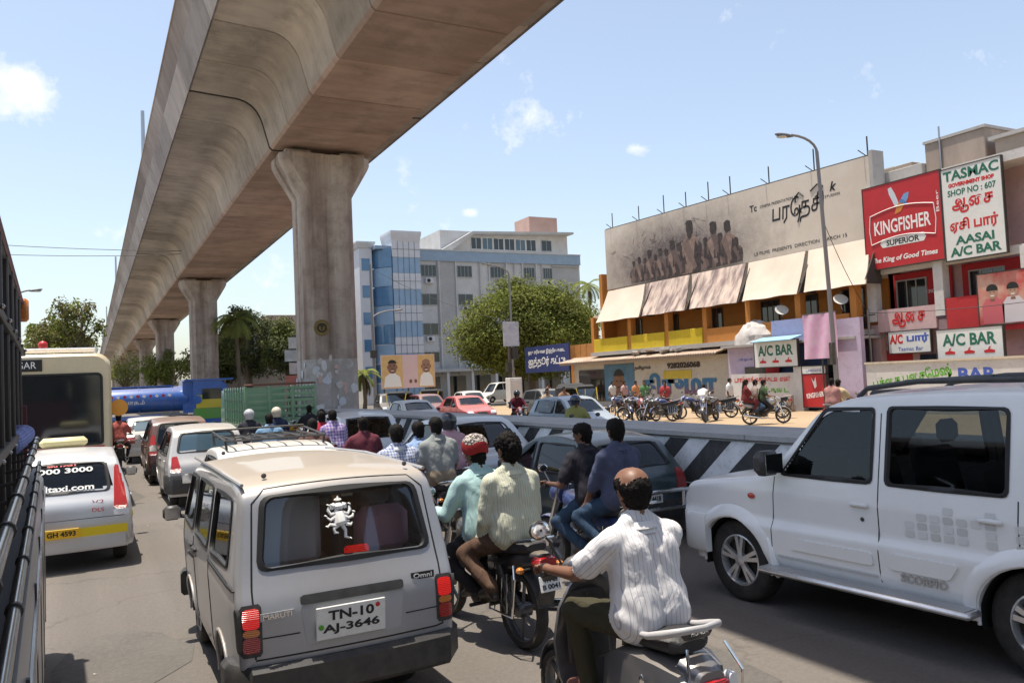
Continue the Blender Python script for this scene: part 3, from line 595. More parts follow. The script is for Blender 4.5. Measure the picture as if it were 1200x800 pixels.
# hoarding
HB = mat('hoarding_vinyl', (0.68,0.60,0.50), 0.7, var=0.8, vs=0.18, col2=(0.54,0.46,0.38), dirt=((0.72,0.66,0.58), 0.9, 0.5, 0.45), bump=0.08, bs=4)
def _print(m):   # printed scrub and smoke round the figures, fading out to both sides
    n = m.node_tree.nodes; l = m.node_tree.links; b = n['Principled BSDF']; src = b.inputs['Base Color'].links[0].from_socket
    tc = n.new('ShaderNodeTexCoord'); sp_ = n.new('ShaderNodeVectorMath'); sp_.operation = 'MULTIPLY_ADD'; sp_.inputs[1].default_value = (0,1/7.4,1/2.7); sp_.inputs[2].default_value = (0,-38.6/7.4,-9.0/2.7); l.new(tc.outputs['Object'], sp_.inputs[0])
    ln = n.new('ShaderNodeVectorMath'); ln.operation = 'LENGTH'; l.new(sp_.outputs[0], ln.inputs[0])
    nz_ = n.new('ShaderNodeTexNoise'); nz_.inputs['Scale'].default_value = 1.3; nz_.inputs['Detail'].default_value = 9; nz_.inputs['Roughness'].default_value = 0.75; l.new(tc.outputs['Object'], nz_.inputs['Vector'])
    nf = n.new('ShaderNodeTexNoise'); nf.inputs['Scale'].default_value = 6.5; nf.inputs['Detail'].default_value = 6; nf.inputs['Roughness'].default_value = 0.7; nf.inputs['Distortion'].default_value = 1.5; l.new(tc.outputs['Object'], nf.inputs['Vector'])
    a = n.new('ShaderNodeMath'); a.operation = 'MULTIPLY_ADD'; a.inputs[1].default_value = 0.9; l.new(nz_.outputs['Fac'], a.inputs[0]); l.new(ln.outputs['Value'], a.inputs[2])
    mr = n.new('ShaderNodeMapRange'); mr.inputs['From Min'].default_value = 1.75; mr.inputs['From Max'].default_value = 0.85; mr.inputs['To Max'].default_value = 0.95; l.new(a.outputs[0], mr.inputs['Value'])
    f2 = n.new('ShaderNodeMapRange'); f2.inputs['From Min'].default_value = 0.36; f2.inputs['From Max'].default_value = 0.70; l.new(nf.outputs['Fac'], f2.inputs['Value'])
    dk = n.new('ShaderNodeMixRGB'); dk.inputs[1].default_value = (0.035,0.026,0.028,1); dk.inputs[2].default_value = (0.235,0.195,0.19,1); l.new(f2.outputs[0], dk.inputs[0])
    mx = n.new('ShaderNodeMixRGB'); l.new(mr.outputs[0], mx.inputs[0]); l.new(src, mx.inputs[1]); l.new(dk.outputs[0], mx.inputs[2]); l.new(mx.outputs[0], b.inputs['Base Color'])
_print(HB)
HBC = mat('hoarding_vinyl_cream', (0.60,0.51,0.42), 0.7, var=0.7, vs=0.5, col2=(0.48,0.39,0.31), bump=0.12, bs=5)
ho = thing('film_hoarding', 'long sepia film hoarding on the cinema with dark figures and black title lettering', 'hoarding', (32,0,0))
def zt(y): return 11.69+(y-24.3)/(45.8-24.3)*0.5
g = MB(); Lp = [(24.35,7.87),(45.8,8.0),(45.8,zt(45.8)),(24.35,zt(24.35))]
g.prism([(-y,z) for y,z in Lp][::-1], 0.0, facing_west(0,0,0), h0=-0.22); g.build('printed_sheet', HB, ho, smooth=0)
PTOP = [45.78,41.41,37.01,32.34,28.21,24.5]; PB = [(45.6,40.78),(40.45,36.35),(35.93,32.1),(31.67,27.95),(27.5,24.0)]
for k in range(5):
    t0, t1 = PTOP[k]-0.08, PTOP[k+1]+0.12; b0, b1 = PB[k]
    g = MB(); rows = []
    for i in range(9):
        u = i/8; row = []
        for j in range(13):
            v = j/12; yb = b0+(b1-b0)*v; yt = t0+(t1-t0)*v; sag = 0.10*math.sin(math.pi*u)*(0.6+0.4*math.sin(v*9+k))
            row.append((-0.02-1.22*u+sag, yt+(yb-yt)*u, 7.9-2.2*u+0.02*math.sin(v*11)*u))
        rows.append(row)
    g.grid(rows); g.grid([[ (p[0]+0.05,p[1],p[2]-0.02) for p in r][::-1] for r in rows])
    g.build('sloping_sheet', HBC if k not in (1,2) else mat('hoarding_vinyl_tan', (0.52,0.41,0.34), 0.7, var=1.0, vs=1.0, col2=(0.17,0.12,0.115), bump=0.12, bs=5, stretch=(1,2.4,.7), var_lo=.4, var_hi=.62), ho, smooth=50)
    MB().prism([(0,7.9),(-1.2,5.72),(0,5.72)], 0.06, Matrix(((1,0,0,0),(0,0,1,(b1 if k<4 else 24.2)-0.12),(0,1,0,0),(0,0,0,1)))).build('side_gusset', mat('gusset_dark',(0.06,0.05,0.045),0.9), ho, smooth=0)
for y in (45,42,39.4,37.3,35.3,33.5,30.6,27.6,24.5):
    z = zt(y)
    g = MB(); g.tube([(0.15,y,z-0.3),(0.15,y,z+0.95+0.4*rng.random())], 0.035, 6); g.tube([(0.12,y,z),(-0.2,y+0.25,z+0.35)], 0.025, 5); g.build('angle_iron', DARKM, ho)
MB().tube([(0.1,24.3,zt(24.3)+0.06),(0.1,45.8,zt(45.8)+0.06)], 0.03, 6).build('top_rail', DARKM, ho)
boxobj('end_frame', (0.3,24.2,9.6), (0.8,0.2,4.6), GREYW, ho)
# printed figures and writing on the sheet (flat print)
FD = [mat('print_dark_%d'%i, c, 0.8, var=0.5, vs=4, col2=(0.085,0.065,0.06)) for i, c in enumerate(((0.035,0.028,0.028),(0.06,0.045,0.042),(0.10,0.07,0.065)))]
FT = [mat('print_tan_%d'%i, c, 0.8, var=0.7, vs=3, col2=(0.12,0.09,0.08)) for i, c in enumerate(((0.20,0.14,0.12),(0.13,0.09,0.082),(0.30,0.21,0.17)))]
HAZEP = mat('print_smoke', (0.20,0.165,0.165), 0.8, var=1.0, vs=0.8, col2=(0.33,0.285,0.27), dirt=((0.07,0.055,0.055), 2.4, 0.85, 0.45))
def blob(y, z, ry, rz, m, off, name, jag=0.12, n=22, seed=0, cut=None):
    r = random.Random(seed); pts = []
    for i in range(n):
        a = 2*math.pi*i/n; f = 1+jag*(r.random()-0.5)*2
        pz = rz*f*math.sin(a); py = ry*f*math.cos(a)
        if cut is not None: pz = max(pz, cut-z)
        pts.append((-py, pz))
    MB().prism(pts, off, facing_west(0,y,z)).build(name, m, ho, smooth=0)
def figure(y, z0, h, mi, ti, seed, off, wide=0.3):
    blob(y, z0+h*0.86, h*0.105, h*0.14, FD[mi], off+0.002, 'printed_figure', 0.14, 14, seed)
    s = wide*h; 
    pts = [(-s*.9,0),(s*.95,0),(s*.98,h*.45),(s*.8,h*.62),(s*.3,h*.70),(s*.22,h*.78),(-s*.25,h*.78),(-s*.3,h*.70),(-s*.85,h*.60),(-s,h*.42)]
    MB().prism(pts, off, facing_west(0,y,z0)).build('printed_figure', FT[ti], ho, smooth=0)
    blob(y+0.02, z0+h*0.96, h*0.10, h*0.055, FD[0], off+0.004, 'printed_hair', 0.2, 12, seed+1)
    pr = random.Random(seed+9); a_ = pr.uniform(-.5,.5)
    MB().prism([(-s*.75,h*.58),(-s*.2,h*.68),(s*(.5+a_*.3),h*.10),(s*(.2+a_*.3),h*.04)], off+0.003, facing_west(0,y,z0)).build('printed_shawl', FT[(ti+1)%3], ho, smooth=0)
    for sg in (-1,1): MB().prism([(sg*s*.8,h*.58),(sg*s*1.02,h*.52),(sg*s*(1.0+.2*pr.random()),h*.26),(sg*s*.55,h*(.15+.2*pr.random())),(sg*s*.45,h*.24),(sg*s*.78,h*.34)][::sg], off+0.0035, facing_west(0,y,z0)).build('printed_arm', FD[mi], ho, smooth=0)
    pts = [(s*.1,0),(s*.9,0),(s*.95,h*.42),(s*.5,h*.60),(s*.3,h*.3)]
    MB().prism(pts, off+0.002, facing_west(0,y,z0)).build('printed_fold', FD[mi], ho, smooth=0)
for i, (y,z0,h,mi,ti) in enumerate(((42.6,8.12,1.1,1,0),(42.0,8.1,1.25,0,1),(41.4,8.1,1.15,1,0),(40.9,8.08,1.5,0,1),(40.3,8.08,1.2,0,0),(39.8,8.06,1.45,1,1),(39.2,8.06,1.35,0,0),(38.6,8.05,1.7,0,1),(38.0,8.05,1.5,1,0),(36.95,8.0,2.95,0,2),(35.6,8.06,1.7,0,0),(34.9,8.05,2.45,0,1),(34.35,8.06,1.75,1,0),(33.75,8.06,2.3,0,2),(33.1,8.08,1.3,1,0))):
    figure(y, z0, h*(1.28 if i < 9 else 1.06), mi, ti, i*3+1, 0.010+0.0012*i)
blob(36.95,10.35,0.2,0.27,FD[0],0.040,'printed_beard',0.1,12,44)
for i in range(40):
    r = random.Random(100+i); y = r.gauss(38.5,3.2); z = r.uniform(8.5,11.2) if i < 45 else r.uniform(8.1,9)
    if not 33 < y < 45 or z > zt(y)-0.4: continue
    a = r.uniform(0,3.14); L = r.uniform(.25,.8); M = facing_west(0,y,z) @ rotm(rz=a)
    MB().prism([(-L/2,-0.006),(L/2,-0.004),(L/2,0.004),(-L/2,0.008)], 0.0085, M).build('printed_twig', FD[2], ho, smooth=0)
BK = INK
text('title_lettering', 'பரேதசி', 1.1, BK, ho, facing_west(-0.006,28.7,10.1), bold=0.012, width=3.4, height=1.35, shear=0.12)
for q, pts in enumerate([[(1.0,0.9),(1.5,1.25),(1.85,1.05),(1.7,0.6),(1.3,0.45)],[(0.2,0.2),(0.15,-0.5),(0.0,-0.95)],[(-0.2,0.7),(0.2,1.05),(0.5,0.7)]]):
    MB().tube([(-0.012,28.7-x*0.9,10.15+z*0.75) for x,z in pts], 0.035, 6).build('title_flourish', BK, ho)
text('credit_lettering', 'LS FILMS  PRESENTS  DIRECTION  MARCH 15', 0.25, BK, ho, facing_west(-0.006,28.8,8.28), width=6.0, height=0.17)
text('credit_lettering', 'Tc', 0.5, BK, ho, facing_west(-0.006,31.7,10.75), bold=0.01); text('credit_lettering', 'CINEMA PRESENTATION OF', 0.2, BK, ho, facing_west(-0.006,29.9,10.75), width=2.6, height=0.15)
text('credit_lettering', 'k', 0.6, BK, ho, facing_west(-0.006,26.5,10.75), bold=0.02, shear=0.3); text('credit_lettering', 'STUDIOS', 0.2, BK, ho, facing_west(-0.006,26.5,10.35), width=0.9, height=0.12)

# ---- liquor-shop building at the right end (front x = 32, y 18..24.6)
ls = thing('shop_building', 'pink and red two-storey bar building under the beer boards', 'building', (32,0,0))
boxobj('rear_wall', (3.0,19.0,5.2), (3.6,11.5,10.4), PINKP, ls); boxobj('parapet', (0.9,18.5,10.2), (0.6,12.4,0.3), GREYW, ls)
for y in (24.52,21.22,17.6,14.0): boxobj('column', (-0.02,y,5.2), (0.45,0.42,2.4), WHW, ls); boxobj('lower_column', (0.1,y,1.9), (0.4,0.4,3.9), PINKP, ls)
boxobj('lintel', (0.1,19.3,6.3), (0.3,10.6,0.35), WHW, ls, M=None)
for a,b in ((21.45,24.28),(17.85,20.98),(14.2,17.35)):
    boxobj('balcony_parapet', (-0.12,(a+b)/2,4.0 if a > 21 else 3.95), (0.16,b-a,1.0 if a > 21 else 1.5), PINKP if a > 21 else REDW, ls)
    boxobj('recess_wall', (1.1,(a+b)/2,5.3), (0.1,b-a,1.7), REDW, ls)
    win(ls, DGLASS, (a+b)/2-0.2, (a+b)/2+1.2, 4.5, 5.8, 1.04, 'W', bars=2)
boxobj('ground_wall', (0.5,19.3,1.75), (0.3,10.6,3.5), PINKP, ls)
boxobj('doorway', (0.32,21.8,1.2), (0.1,1.7,2.4), DGLASS, ls); boxobj('red_panel', (0.33,23.8,1.7), (0.06,1.5,1.9), REDW, ls)
boxobj('upper_slab', (1.0,19,9.9), (2.4,11.4,0.25), WHW, ls)
RS = mat('sign_red', (0.50,0.025,0.03), 0.45, var=0.25, vs=2); WS = mat('sign_white', (0.72,0.72,0.69), 0.5, var=0.25, vs=3, col2=(0.58,0.57,0.54)); GS = mat('sign_green', (0.02,0.14,0.09), 0.5); RT = mat('sign_red_lettering', (0.55,0.02,0.02), 0.5); WT = mat('sign_white_lettering', (0.8,0.8,0.78), 0.5); BT = mat('sign_blue_lettering', (0.05,0.10,0.42), 0.5)
def board(name, label, y0, y1, z0, z1, x, m, cat='sign', thick=0.12):
    t = thing(name, label, cat, (x,(y0+y1)/2,(z0+z1)/2)); MB().box((thick/2,0,0),(thick,abs(y1-y0),z1-z0)).build('panel', m, t, smooth=0)
    f = MB(); hy, hz = abs(y1-y0)/2, (z1-z0)/2
    for s in (-1,1): f.box((thick/2,s*(hy+.02),0),(thick+.03,0.04,2*hz+.08)); f.box((thick/2,0,s*(hz+.02)),(thick+.03,2*hy,0.04))
    f.build('frame', DARKM, t, smooth=0); return t
for a_ in (21.45,17.85): text('wall_lettering', 'KINGFISHER', .3, WT, ls, facing_west(1.04,a_+.75,5.2), width=.9, height=.16)
kf = board('beer_signboard', 'big red KINGFISHER signboard with a bird emblem', 20.75, 24.5, 6.35, 10.08, 31.6, RS)
text('lettering', 'KINGFISHER', 0.8, WT, kf, facing_west(-0.003,0.0,-0.05), bold=0.014, width=2.75, height=0.62)
for k in range(2): MB().tube([(-0.006,1.55-3.1*i/14, (0.55 if k==0 else -0.75)+0.22*math.sin(math.pi*i/14)) for i in range(15)], 0.02, 5).build('scroll_line', WT, kf)
for s in (-1,1): MB().tube([(-0.006,s*1.55,0.55),(-0.006,s*1.62,-0.1),(-0.006,s*1.55,-0.75)], 0.02, 5).build('scroll_line', WT, kf)
pl = [(-1.0,-0.18),(1.0,-0.18),(1.12,0),(1.0,0.2),(-1.0,0.2),(-1.12,0)]
MB().prism(pl, 0.004, facing_west(-0.001,0,-0.78)).build('label_ribbon', WS, kf, smooth=0); text('lettering', 'SUPERIOR', 0.3, BK, kf, facing_west(-0.007,0,-0.78), bold=0.008, width=1.6, height=0.25)
text('lettering', 'The King of Good Times', 0.3, WT, kf, facing_west(-0.003,0.0,-1.52), bold=0.008, width=3.2, height=0.3, shear=0.2); text('lettering', 'Beer', 0.2, WT, kf, facing_west(-0.003,-1.72,0.6) @ rotm(rz=math.pi/2), width=0.9, height=0.13)
BRD = [mat('bird_%d'%i, c, 0.5) for i, c in enumerate(((0.18,0.32,0.55),(0.55,0.6,0.65),(0.60,0.22,0.04),(0.08,0.2,0.42)))]
MB().prism([(0,0),(-.18,.2),(-.42,.75),(-.46,1.0),(-.3,1.05),(-.12,.7),(.02,.3)], 0.006, facing_west(-0.001,0.1,0.62)).build('bird_wing', BRD[1], kf, smooth=0)
MB().prism([(0,.02),(.1,.35),(.3,.62),(.55,.66),(.5,.4),(.3,.15)], 0.006, facing_west(-0.001,0.1,0.62)).build('bird_wing', BRD[0], kf, smooth=0)
MB().prism([(-.2,-.2),(.1,-.12),(.25,.1),(.22,.3),(.05,.3),(-.08,.12)], 0.009, facing_west(-0.001,0.1,0.62)).build('bird_body', BRD[2], kf, smooth=0)
MB().prism([(.1,.25),(.27,.22),(.52,.1),(.3,.34),(.18,.42),(.08,.36)], 0.012, facing_west(-0.001,0.1,0.62)).build('bird_head', BRD[3], kf, smooth=0)
ta = board('shop_signboard', 'tall white TASMAC shop board with red and green lettering', 18.2, 20.66, 6.22, 10.0, 31.6, WS)
for s, z, w, h, m, bd in (('TASMAC',1.58,2.3,0.42,GS,0.012),('GOVERNMENT SHOP',1.18,1.9,0.17,RT,0.01),('SHOP NO : 607',0.86,2.0,0.26,GS,0.006),('ஆைச',0.28,1.7,0.62,RT,0.02),('ஏசி பார்',-0.52,2.0,0.6,RT,0.02),('AASAI',-1.12,1.6,0.36,GS,0.012),('A/C BAR',-1.58,2.1,0.38,GS,0.014)):
    text('lettering', s, h, m, ta, facing_west(-0.003,0,z), bold=bd, width=w, height=h)
def acbar(label, y0, y1, z0, z1, x):
    t = board('bar_sign', label, y0, y1, z0, z1, x, WS); w = abs(y1-y0); h = z1-z0
    text('lettering', 'A/C BAR', 0.6, GS, t, facing_west(-0.003,0,h*0.14), bold=0.02, width=w*0.82, height=h*0.42)
    for k in (-1,0,1):
        c = facing_west(-0.002,k*w*0.3,-h*0.3); MB().prism([(-.2,-.06),(.2,-.06),(.22,.03),(0,.09),(-.22,.03)], 0.005, c).build('beer_mark', RT, t, smooth=0); MB().prism([(-.05,.08),(.0,.08),(.06,.2),(-.02,.16)], 0.005, c).build('beer_mark', RT, t, smooth=0)
    return t
acbar('white A/C BAR sign on the lilac shed beside the pink cloth', 27.26, 30.02, 2.16, 3.42, 29.8)
acbar('white A/C BAR sign below the film poster at the right edge', 18.19, 20.88, 2.17, 3.34, 30.9)
for y in (28.0,29.4): pass
p = text('lettering', 'ஆைச', 0.7, RT, ls, facing_west(-0.21,22.75,3.98), bold=0.02, width=1.6, height=0.68)
sg = board('bar_sign', 'pale board reading AC bar in red and blue Tamil script under the balcony', 21.72, 23.72, 2.52, 3.46, 31.7, WS)
text('lettering', 'A/C', 0.4, RT, sg, facing_west(-0.003,0.62,0.14), bold=0.018, width=0.65, height=0.42); text('lettering', 'பார்', 0.4, BT, sg, facing_west(-0.003,-0.42,0.14), bold=0.018, width=1.05, height=0.42); text('lettering', 'Tasmac Bar', 0.2, BT, sg, facing_west(-0.003,-0.05,-0.3), width=1.2, height=0.16)
text('lettering', 'சரக்கடி பார்', 0.3, RT, ls, facing_west(0.33,23.7,2.9), width=1.5, height=0.3)
for a in (24.1,): text('lettering', 'K', 0.5, RT, ls, facing_west(0.29,23.8,1.7), bold=0.02)
FSK = mat('mural_skin',(0.24,0.13,0.08),0.8,var=0.6,vs=1.5,col2=(0.12,0.06,0.04))
# photo poster of people on the red wall
fp = board('film_poster', 'small photo poster of three young people on the red wall', 16.6, 19.55, 3.45, 5.48, 31.75, mat('poster_red', (0.48,0.05,0.05), 0.6, var=0.7, vs=1.2, col2=(0.62,0.48,0.36)), 'poster', 0.05)
for k, (y,c1) in enumerate(((0.9,(0.55,0.12,0.14)),(0.1,(0.60,0.55,0.58)),(-0.9,(0.08,0.09,0.14)))):
    M = facing_west(-0.001,y,-0.3); mm = mat('poster_cloth_%d'%k, c1, 0.7)
    MB().prism([(-.42,-.68),(.42,-.68),(.44,.05),(.22,.32),(-.22,.32),(-.44,.05)], 0.004, M).build('printed_figure', mm, fp, smooth=0)
    MB().prism([(.2*math.cos(a),.55+.25*math.sin(a)) for a in np.linspace(0,2*math.pi,13)[:-1]], 0.006, M).build('printed_face', mat('poster_skin',(0.42,0.24,0.17),0.7), fp, smooth=0)
    MB().prism([(.23*math.cos(a),.68+.2*math.sin(a)) for a in np.linspace(-0.3,math.pi+.3,11)], 0.008, M).build('printed_hair', INK, fp, smooth=0); MB().prism([(-.08,.40),(.08,.40),(.06,.44),(-.06,.44)],0.009,M).build('printed_smile', WT, fp, smooth=0); MB().prism([(-.08,.3),(.08,.3),(.1,.2),(-.1,.2)],0.0055,M).build('printed_neck', FSK, fp, smooth=0)
    for q_ in (-1,1): MB().prism([(q_*.08-.03,.55),(q_*.08+.03,.55),(q_*.08+.03,.575),(q_*.08-.03,.575)],0.009,M).build('printed_eye', INK, fp, smooth=0)
# water tank and clutter on the roof
tk = thing('roof_tank', 'grey brown concrete water tank on the roof above the white board', 'water tank', (34.2,20.9,10.4))
boxobj('tank', (0,0,0.65), (2.4,2.7,1.3), mat('tank_concrete',(0.36,0.29,0.24),0.9,var=0.7,vs=1.2,stretch=(1,1,.3)), tk, b=0.03); boxobj('lid', (0,0,1.36), (2.5,2.8,0.12), GREYW, tk); MB().tube([(-1.25,0.6,0),(-1.25,0.6,1.9)],0.04,6).build('pipe', STEEL, tk)
tk2 = thing('roof_hut', 'low stained concrete hut on the roof beside the water tank', 'hut', (34.0,17.6,10.4)); boxobj('walls', (0,0,0.3), (2.2,3.0,0.6), BRN, tk2); boxobj('slab', (0,0,0.68), (2.5,3.4,0.14), GREYW, tk2)
tk3 = thing('roof_beam_stack', 'dark slab stack on the roof left of the water tank', 'rubble', (33.6,23.5,10.4)); boxobj('slab', (0,0,0.25), (1.6,2.4,0.5), GREYW, tk3, b=0.02); boxobj('slab', (0,0.2,0.62), (1.2,1.6,0.22), BRN, tk3, b=0.02)
# satellite dishes
def dish(y, z, label):
    t = thing('satellite_dish', label, 'dish', (31.0,y,z), 0, 'satellite dishes'); M = rotm(0,RAD(-50),RAD(55))
    MB().lathe([(1e-5,0.0),(0.12,0.012),(0.24,0.05),(0.32,0.10),(0.33,0.10),(0.24,0.035),(1e-5,-0.02)], 20, M).build('reflector', mat('dish_white',(0.6,0.59,0.56),0.5,var=0.3,vs=4), t)
    MB().tube([(0,0,-0.02),(0.05,0,-0.35),(0.3,0,-0.6)],0.025,6).build('bracket', STEEL, t); MB().tube([M@Vector((0.4,0,0.1)),M@Vector((0.05,0,0.5))],0.012,5).build('feed_arm', STEEL, t)
dish(29.2,4.95,'white satellite dish left of the tall lamp post'); dish(25.6,5.1,'white satellite dish right of the tall lamp post')
# ---- roadside sheds and painted walls
sh = thing('tin_roof_shed', 'long low shed with a rusty tin roof below the yellow balconies', 'shed', (30.9,0,0))
TIN = mat('rusty_tin', (0.46,0.37,0.29), 0.8, var=0.7, vs=0.8, col2=(0.28,0.17,0.11), dirt=((0.55,0.50,0.44), 3, 0.6))
rows = []
for i in range(2):
    rows.append([(-0.75+i*1.9, 33.2+16.6*j/160, 3.08+0.45*i+0.035*math.cos(j*math.pi)) for j in range(161)])
g = MB(); g.grid(rows); g.grid([[(p[0],p[1],p[2]-0.03) for p in r][::-1] for r in rows]); g.build('tin_roof', TIN, sh, smooth=0)
boxobj('wall', (0.55,41.4,1.5), (0.2,16.4,3.0), wallmat('painted_wall_white',(0.56,0.54,0.50)), sh); boxobj('dark_opening', (0.43,47.3,1.4), (0.08,3.2,2.2), DGLASS, sh); boxobj('fascia', (-0.72,41.5,2.98), (0.05,16.4,0.16), mat('old_timber',(0.2,0.14,0.10),0.9,var=0.5), sh)
for i in range(26):
    r = random.Random(i+50); b_ = MB().box((r.uniform(-.2,.9),33.6+r.random()*8,3.42+r.random()*0.1),(r.uniform(.25,.6),r.uniform(.3,.7),r.uniform(.08,.2)),rotm(r.uniform(-.3,.3),r.uniform(-.3,.3),r.random()*3),0.01).build('rubble', (TIN,GREYW,BRN)[i%3], sh, smooth=0)
# mural: portrait and big coloured letters, painted on the wall
mu = thing('painted_mural', 'wall mural with a man\'s face and huge blue and red Tamil letters', 'mural', (31.33,38,0))
MB().box((0.0,6.0,1.55),(0.03,3.4,2.5)).build('blue_ground', mat('mural_blue',(0.10,0.22,0.36),0.8,var=0.6,vs=1.2), mu, smooth=0)
MB().prism([(.62*math.cos(a),.85*math.sin(a)) for a in np.linspace(0,2*math.pi,20)[:-1]], 0.008, facing_west(-0.016,6.0,1.5)).build('painted_face', FSK, mu, smooth=0)
MB().prism([(.66*math.cos(a),.25+.72*math.sin(a)) for a in np.linspace(0.35,math.pi-.35,12)], 0.011, facing_west(-0.016,6.0,1.5)).build('painted_hair', INK, mu, smooth=0)
for s in (-1,1): MB().prism([(s*.26-.12,.12),(s*.26+.12,.12),(s*.26+.12,.2),(s*.26-.12,.2)], 0.014, facing_west(-0.016,6.0,1.5)).build('painted_eye', INK, mu, smooth=0)
MB().prism([(-.24,-.3),(.24,-.3),(.2,-.2),(-.2,-.2)], 0.014, facing_west(-0.016,6.0,1.5)).build('painted_moustache', INK, mu, smooth=0)
MUL = bpy.data.materials.new('mural_letters'); MUL.use_nodes = True; _n = MUL.node_tree.nodes; _l = MUL.node_tree.links
tc = _n.new('ShaderNodeTexCoord'); sp_ = _n.new('ShaderNodeSeparateXYZ'); cr = _n.new('ShaderNodeValToRGB'); mr = _n.new('ShaderNodeMapRange'); mr.inputs['From Min'].default_value = 0.35; mr.inputs['From Max'].default_value = 2.1
_l.new(tc.outputs['Object'], sp_.inputs[0]); _l.new(sp_.outputs['Z'], mr.inputs['Value']); _l.new(mr.outputs[0], cr.inputs[0]); _l.new(cr.outputs[0], _n['Principled BSDF'].inputs['Base Color']); _n['Principled BSDF'].inputs['Roughness'].default_value = 0.8
e = cr.color_ramp.elements; e[0].color = (0.30,0.03,0.02,1); e[0].position = 0.1; e[1].color = (0.05,0.17,0.34,1); e[1].position = 0.55
text('mural_lettering', 'திருமா', 1.8, MUL, mu, facing_west(-0.02,0.1,1.2), bold=0.085, width=7.0, height=1.75)
MB().box((0.0,0.0,1.95),(0.02,2.6,0.5)).build('yellow_block', mat('mural_yellow',(0.62,0.5,0.08),0.8,var=0.4), mu, smooth=0)
text('mural_lettering', 'தமிழகம்', 0.4, FD[0], mu, facing_west(-0.012,3.4,2.45), bold=0.01, width=1.7, height=0.3); text('mural_lettering', '9282026068', 0.4, FD[0], mu, facing_west(-0.012,-0.6,2.5), bold=0.02, width=3.0, height=0.36)
# lilac shed, white text wall, red panels
li = thing('lilac_shed', 'lilac bar shed with a blue upper wall behind the A/C BAR sign', 'shed', (30.4,0,0))
boxobj('left_wall', (0.4,31.3,1.65), (0.2,3.2,3.3), LILAC, li); boxobj('upper_wall', (0.1,27.9,3.9), (0.15,3.0,1.1), wallmat('periwinkle_paint',(0.34,0.37,0.58)), li); boxobj('back_wall', (0.5,27.5,1.6), (0.15,4.6,3.2), wallmat('dark_blue_paint',(0.05,0.09,0.20)), li)
boxobj('right_wall', (0.0,24.7,2.1), (0.25,1.3,4.2), LILAC, li); boxobj('roof', (0.9,28.6,3.32), (2.2,8.6,0.12), GREYW, li); boxobj('blue_flap', (-0.55,28.6,3.52), (0.9,2.6,0.05), mat('blue_tarpaulin',(0.25,0.45,0.62),0.7,var=0.4), li, M=rotm(0,RAD(-14),0))
boxobj('dark_opening', (0.28,30.9,1.85), (0.06,1.5,0.7), DGLASS, li); boxobj('red_board', (0.26,29.7,2.1), (0.05,0.9,1.1), REDW, li); boxobj('side_opening', (0.38,25.9,1.3), (0.06,0.9,2.4), DGLASS, li)
text('lettering', 'பார் ஓட்டல்', 0.25, BT, li, facing_west(0.29,31.6,2.6), width=1.0, height=0.2)
tp = thing('tarpaulin_heap', 'crumpled pale tarpaulin heap on the shed roof beside the blue wall', 'tarpaulin', (31.2,31.2,3.38))
g = MB(); nr = random.Random(4); rows = []
for i in range(9):
    th = math.pi/2*i/8; rows.append([(0.75*math.cos(th)*math.cos(a)*(1+.18*nr.random()),1.25*math.cos(th)*math.sin(a)*(1+.2*nr.random()),1.15*math.sin(th)*(1+.14*nr.random())) for a in np.linspace(0,2*math.pi,22)[:-1]])
g.loft(rows, cap=True); g.build('sheet', mat('tarpaulin_pale',(0.55,0.52,0.50),0.8,var=0.6,vs=2,col2=(0.30,0.26,0.24)), tp, smooth=20)
pk = thing('pink_cloth_banner', 'pink cloth banner hanging beside the tall lamp post', 'banner', (29.7,25.8,0)); g = MB()
g.grid([[(0.05*math.sin(j*.9+i*.3),-0.95+1.9*j/14,2.44+2.06*i/10) for j in range(15)] for i in range(11)]); g.grid([[(0.05*math.sin(j*.9+i*.3)+0.012,-0.95+1.9*j/14,2.44+2.06*i/10) for j in range(15)][::-1] for i in range(11)])
g.build('cloth', mat('pink_print',(0.62,0.33,0.50),0.8,var=0.6,vs=1.8,col2=(0.66,0.52,0.60)), pk, smooth=50); MB().tube([(0.05,-1,4.52),(0.05,1,4.52)],0.03,6).build('rod', DARKM, pk); MB().tube([(0.1,0,0),(0.1,0,4.5)],0.04,6).build('pole', DARKM, pk)
tw_ = thing('painted_wall', 'white roadside wall painted with red, green and orange Tamil writing', 'wall', (30,0,0)); boxobj('wall', (0.1,29.85,0.92), (0.2,4.3,1.85), WHW, tw_); boxobj('gate_post', (0.08,27.42,1.05), (0.36,0.5,2.15), WHW, tw_, b=0.02); boxobj('base_course', (0.06,29.85,0.12), (0.24,4.3,0.28), GREYW, tw_)
GT = mat('letter_green',(0.10,0.36,0.02),0.6); OT = mat('letter_orange',(0.65,0.28,0.02),0.6)
text('lettering', 'டாஸ்மாக் மதுக்கடை எண்', 0.4, RT, tw_, facing_west(-0.003,29.85,1.52), bold=0.012, width=3.8, height=0.4); text('lettering', 'பார் கைட', 0.4, GT, tw_, facing_west(-0.003,29.2,1.0), bold=0.015, width=2.2, height=0.36); text('lettering', 'அனுமதி உண்டு', 0.4, OT, tw_, facing_west(-0.003,29.5,0.52), bold=0.012, width=2.8, height=0.36)
rp = board('beer_poster', 'red painted beer panel on the gate beside the white text wall', 25.75, 27.12, 0.2, 1.72, 29.9, RS); text('lettering', 'KINGFISHER', 0.3, WT, rp, facing_west(-0.003,0,-0.2) @ rotm(rz=0.12), bold=0.008, width=1.0, height=0.24); MB().prism([(0,0),(-.16,.5),(-.02,.3),(.08,.55),(.12,.1)],0.005,facing_west(-0.001,0,0.1)).build('bird_emblem', WT, rp, smooth=0)
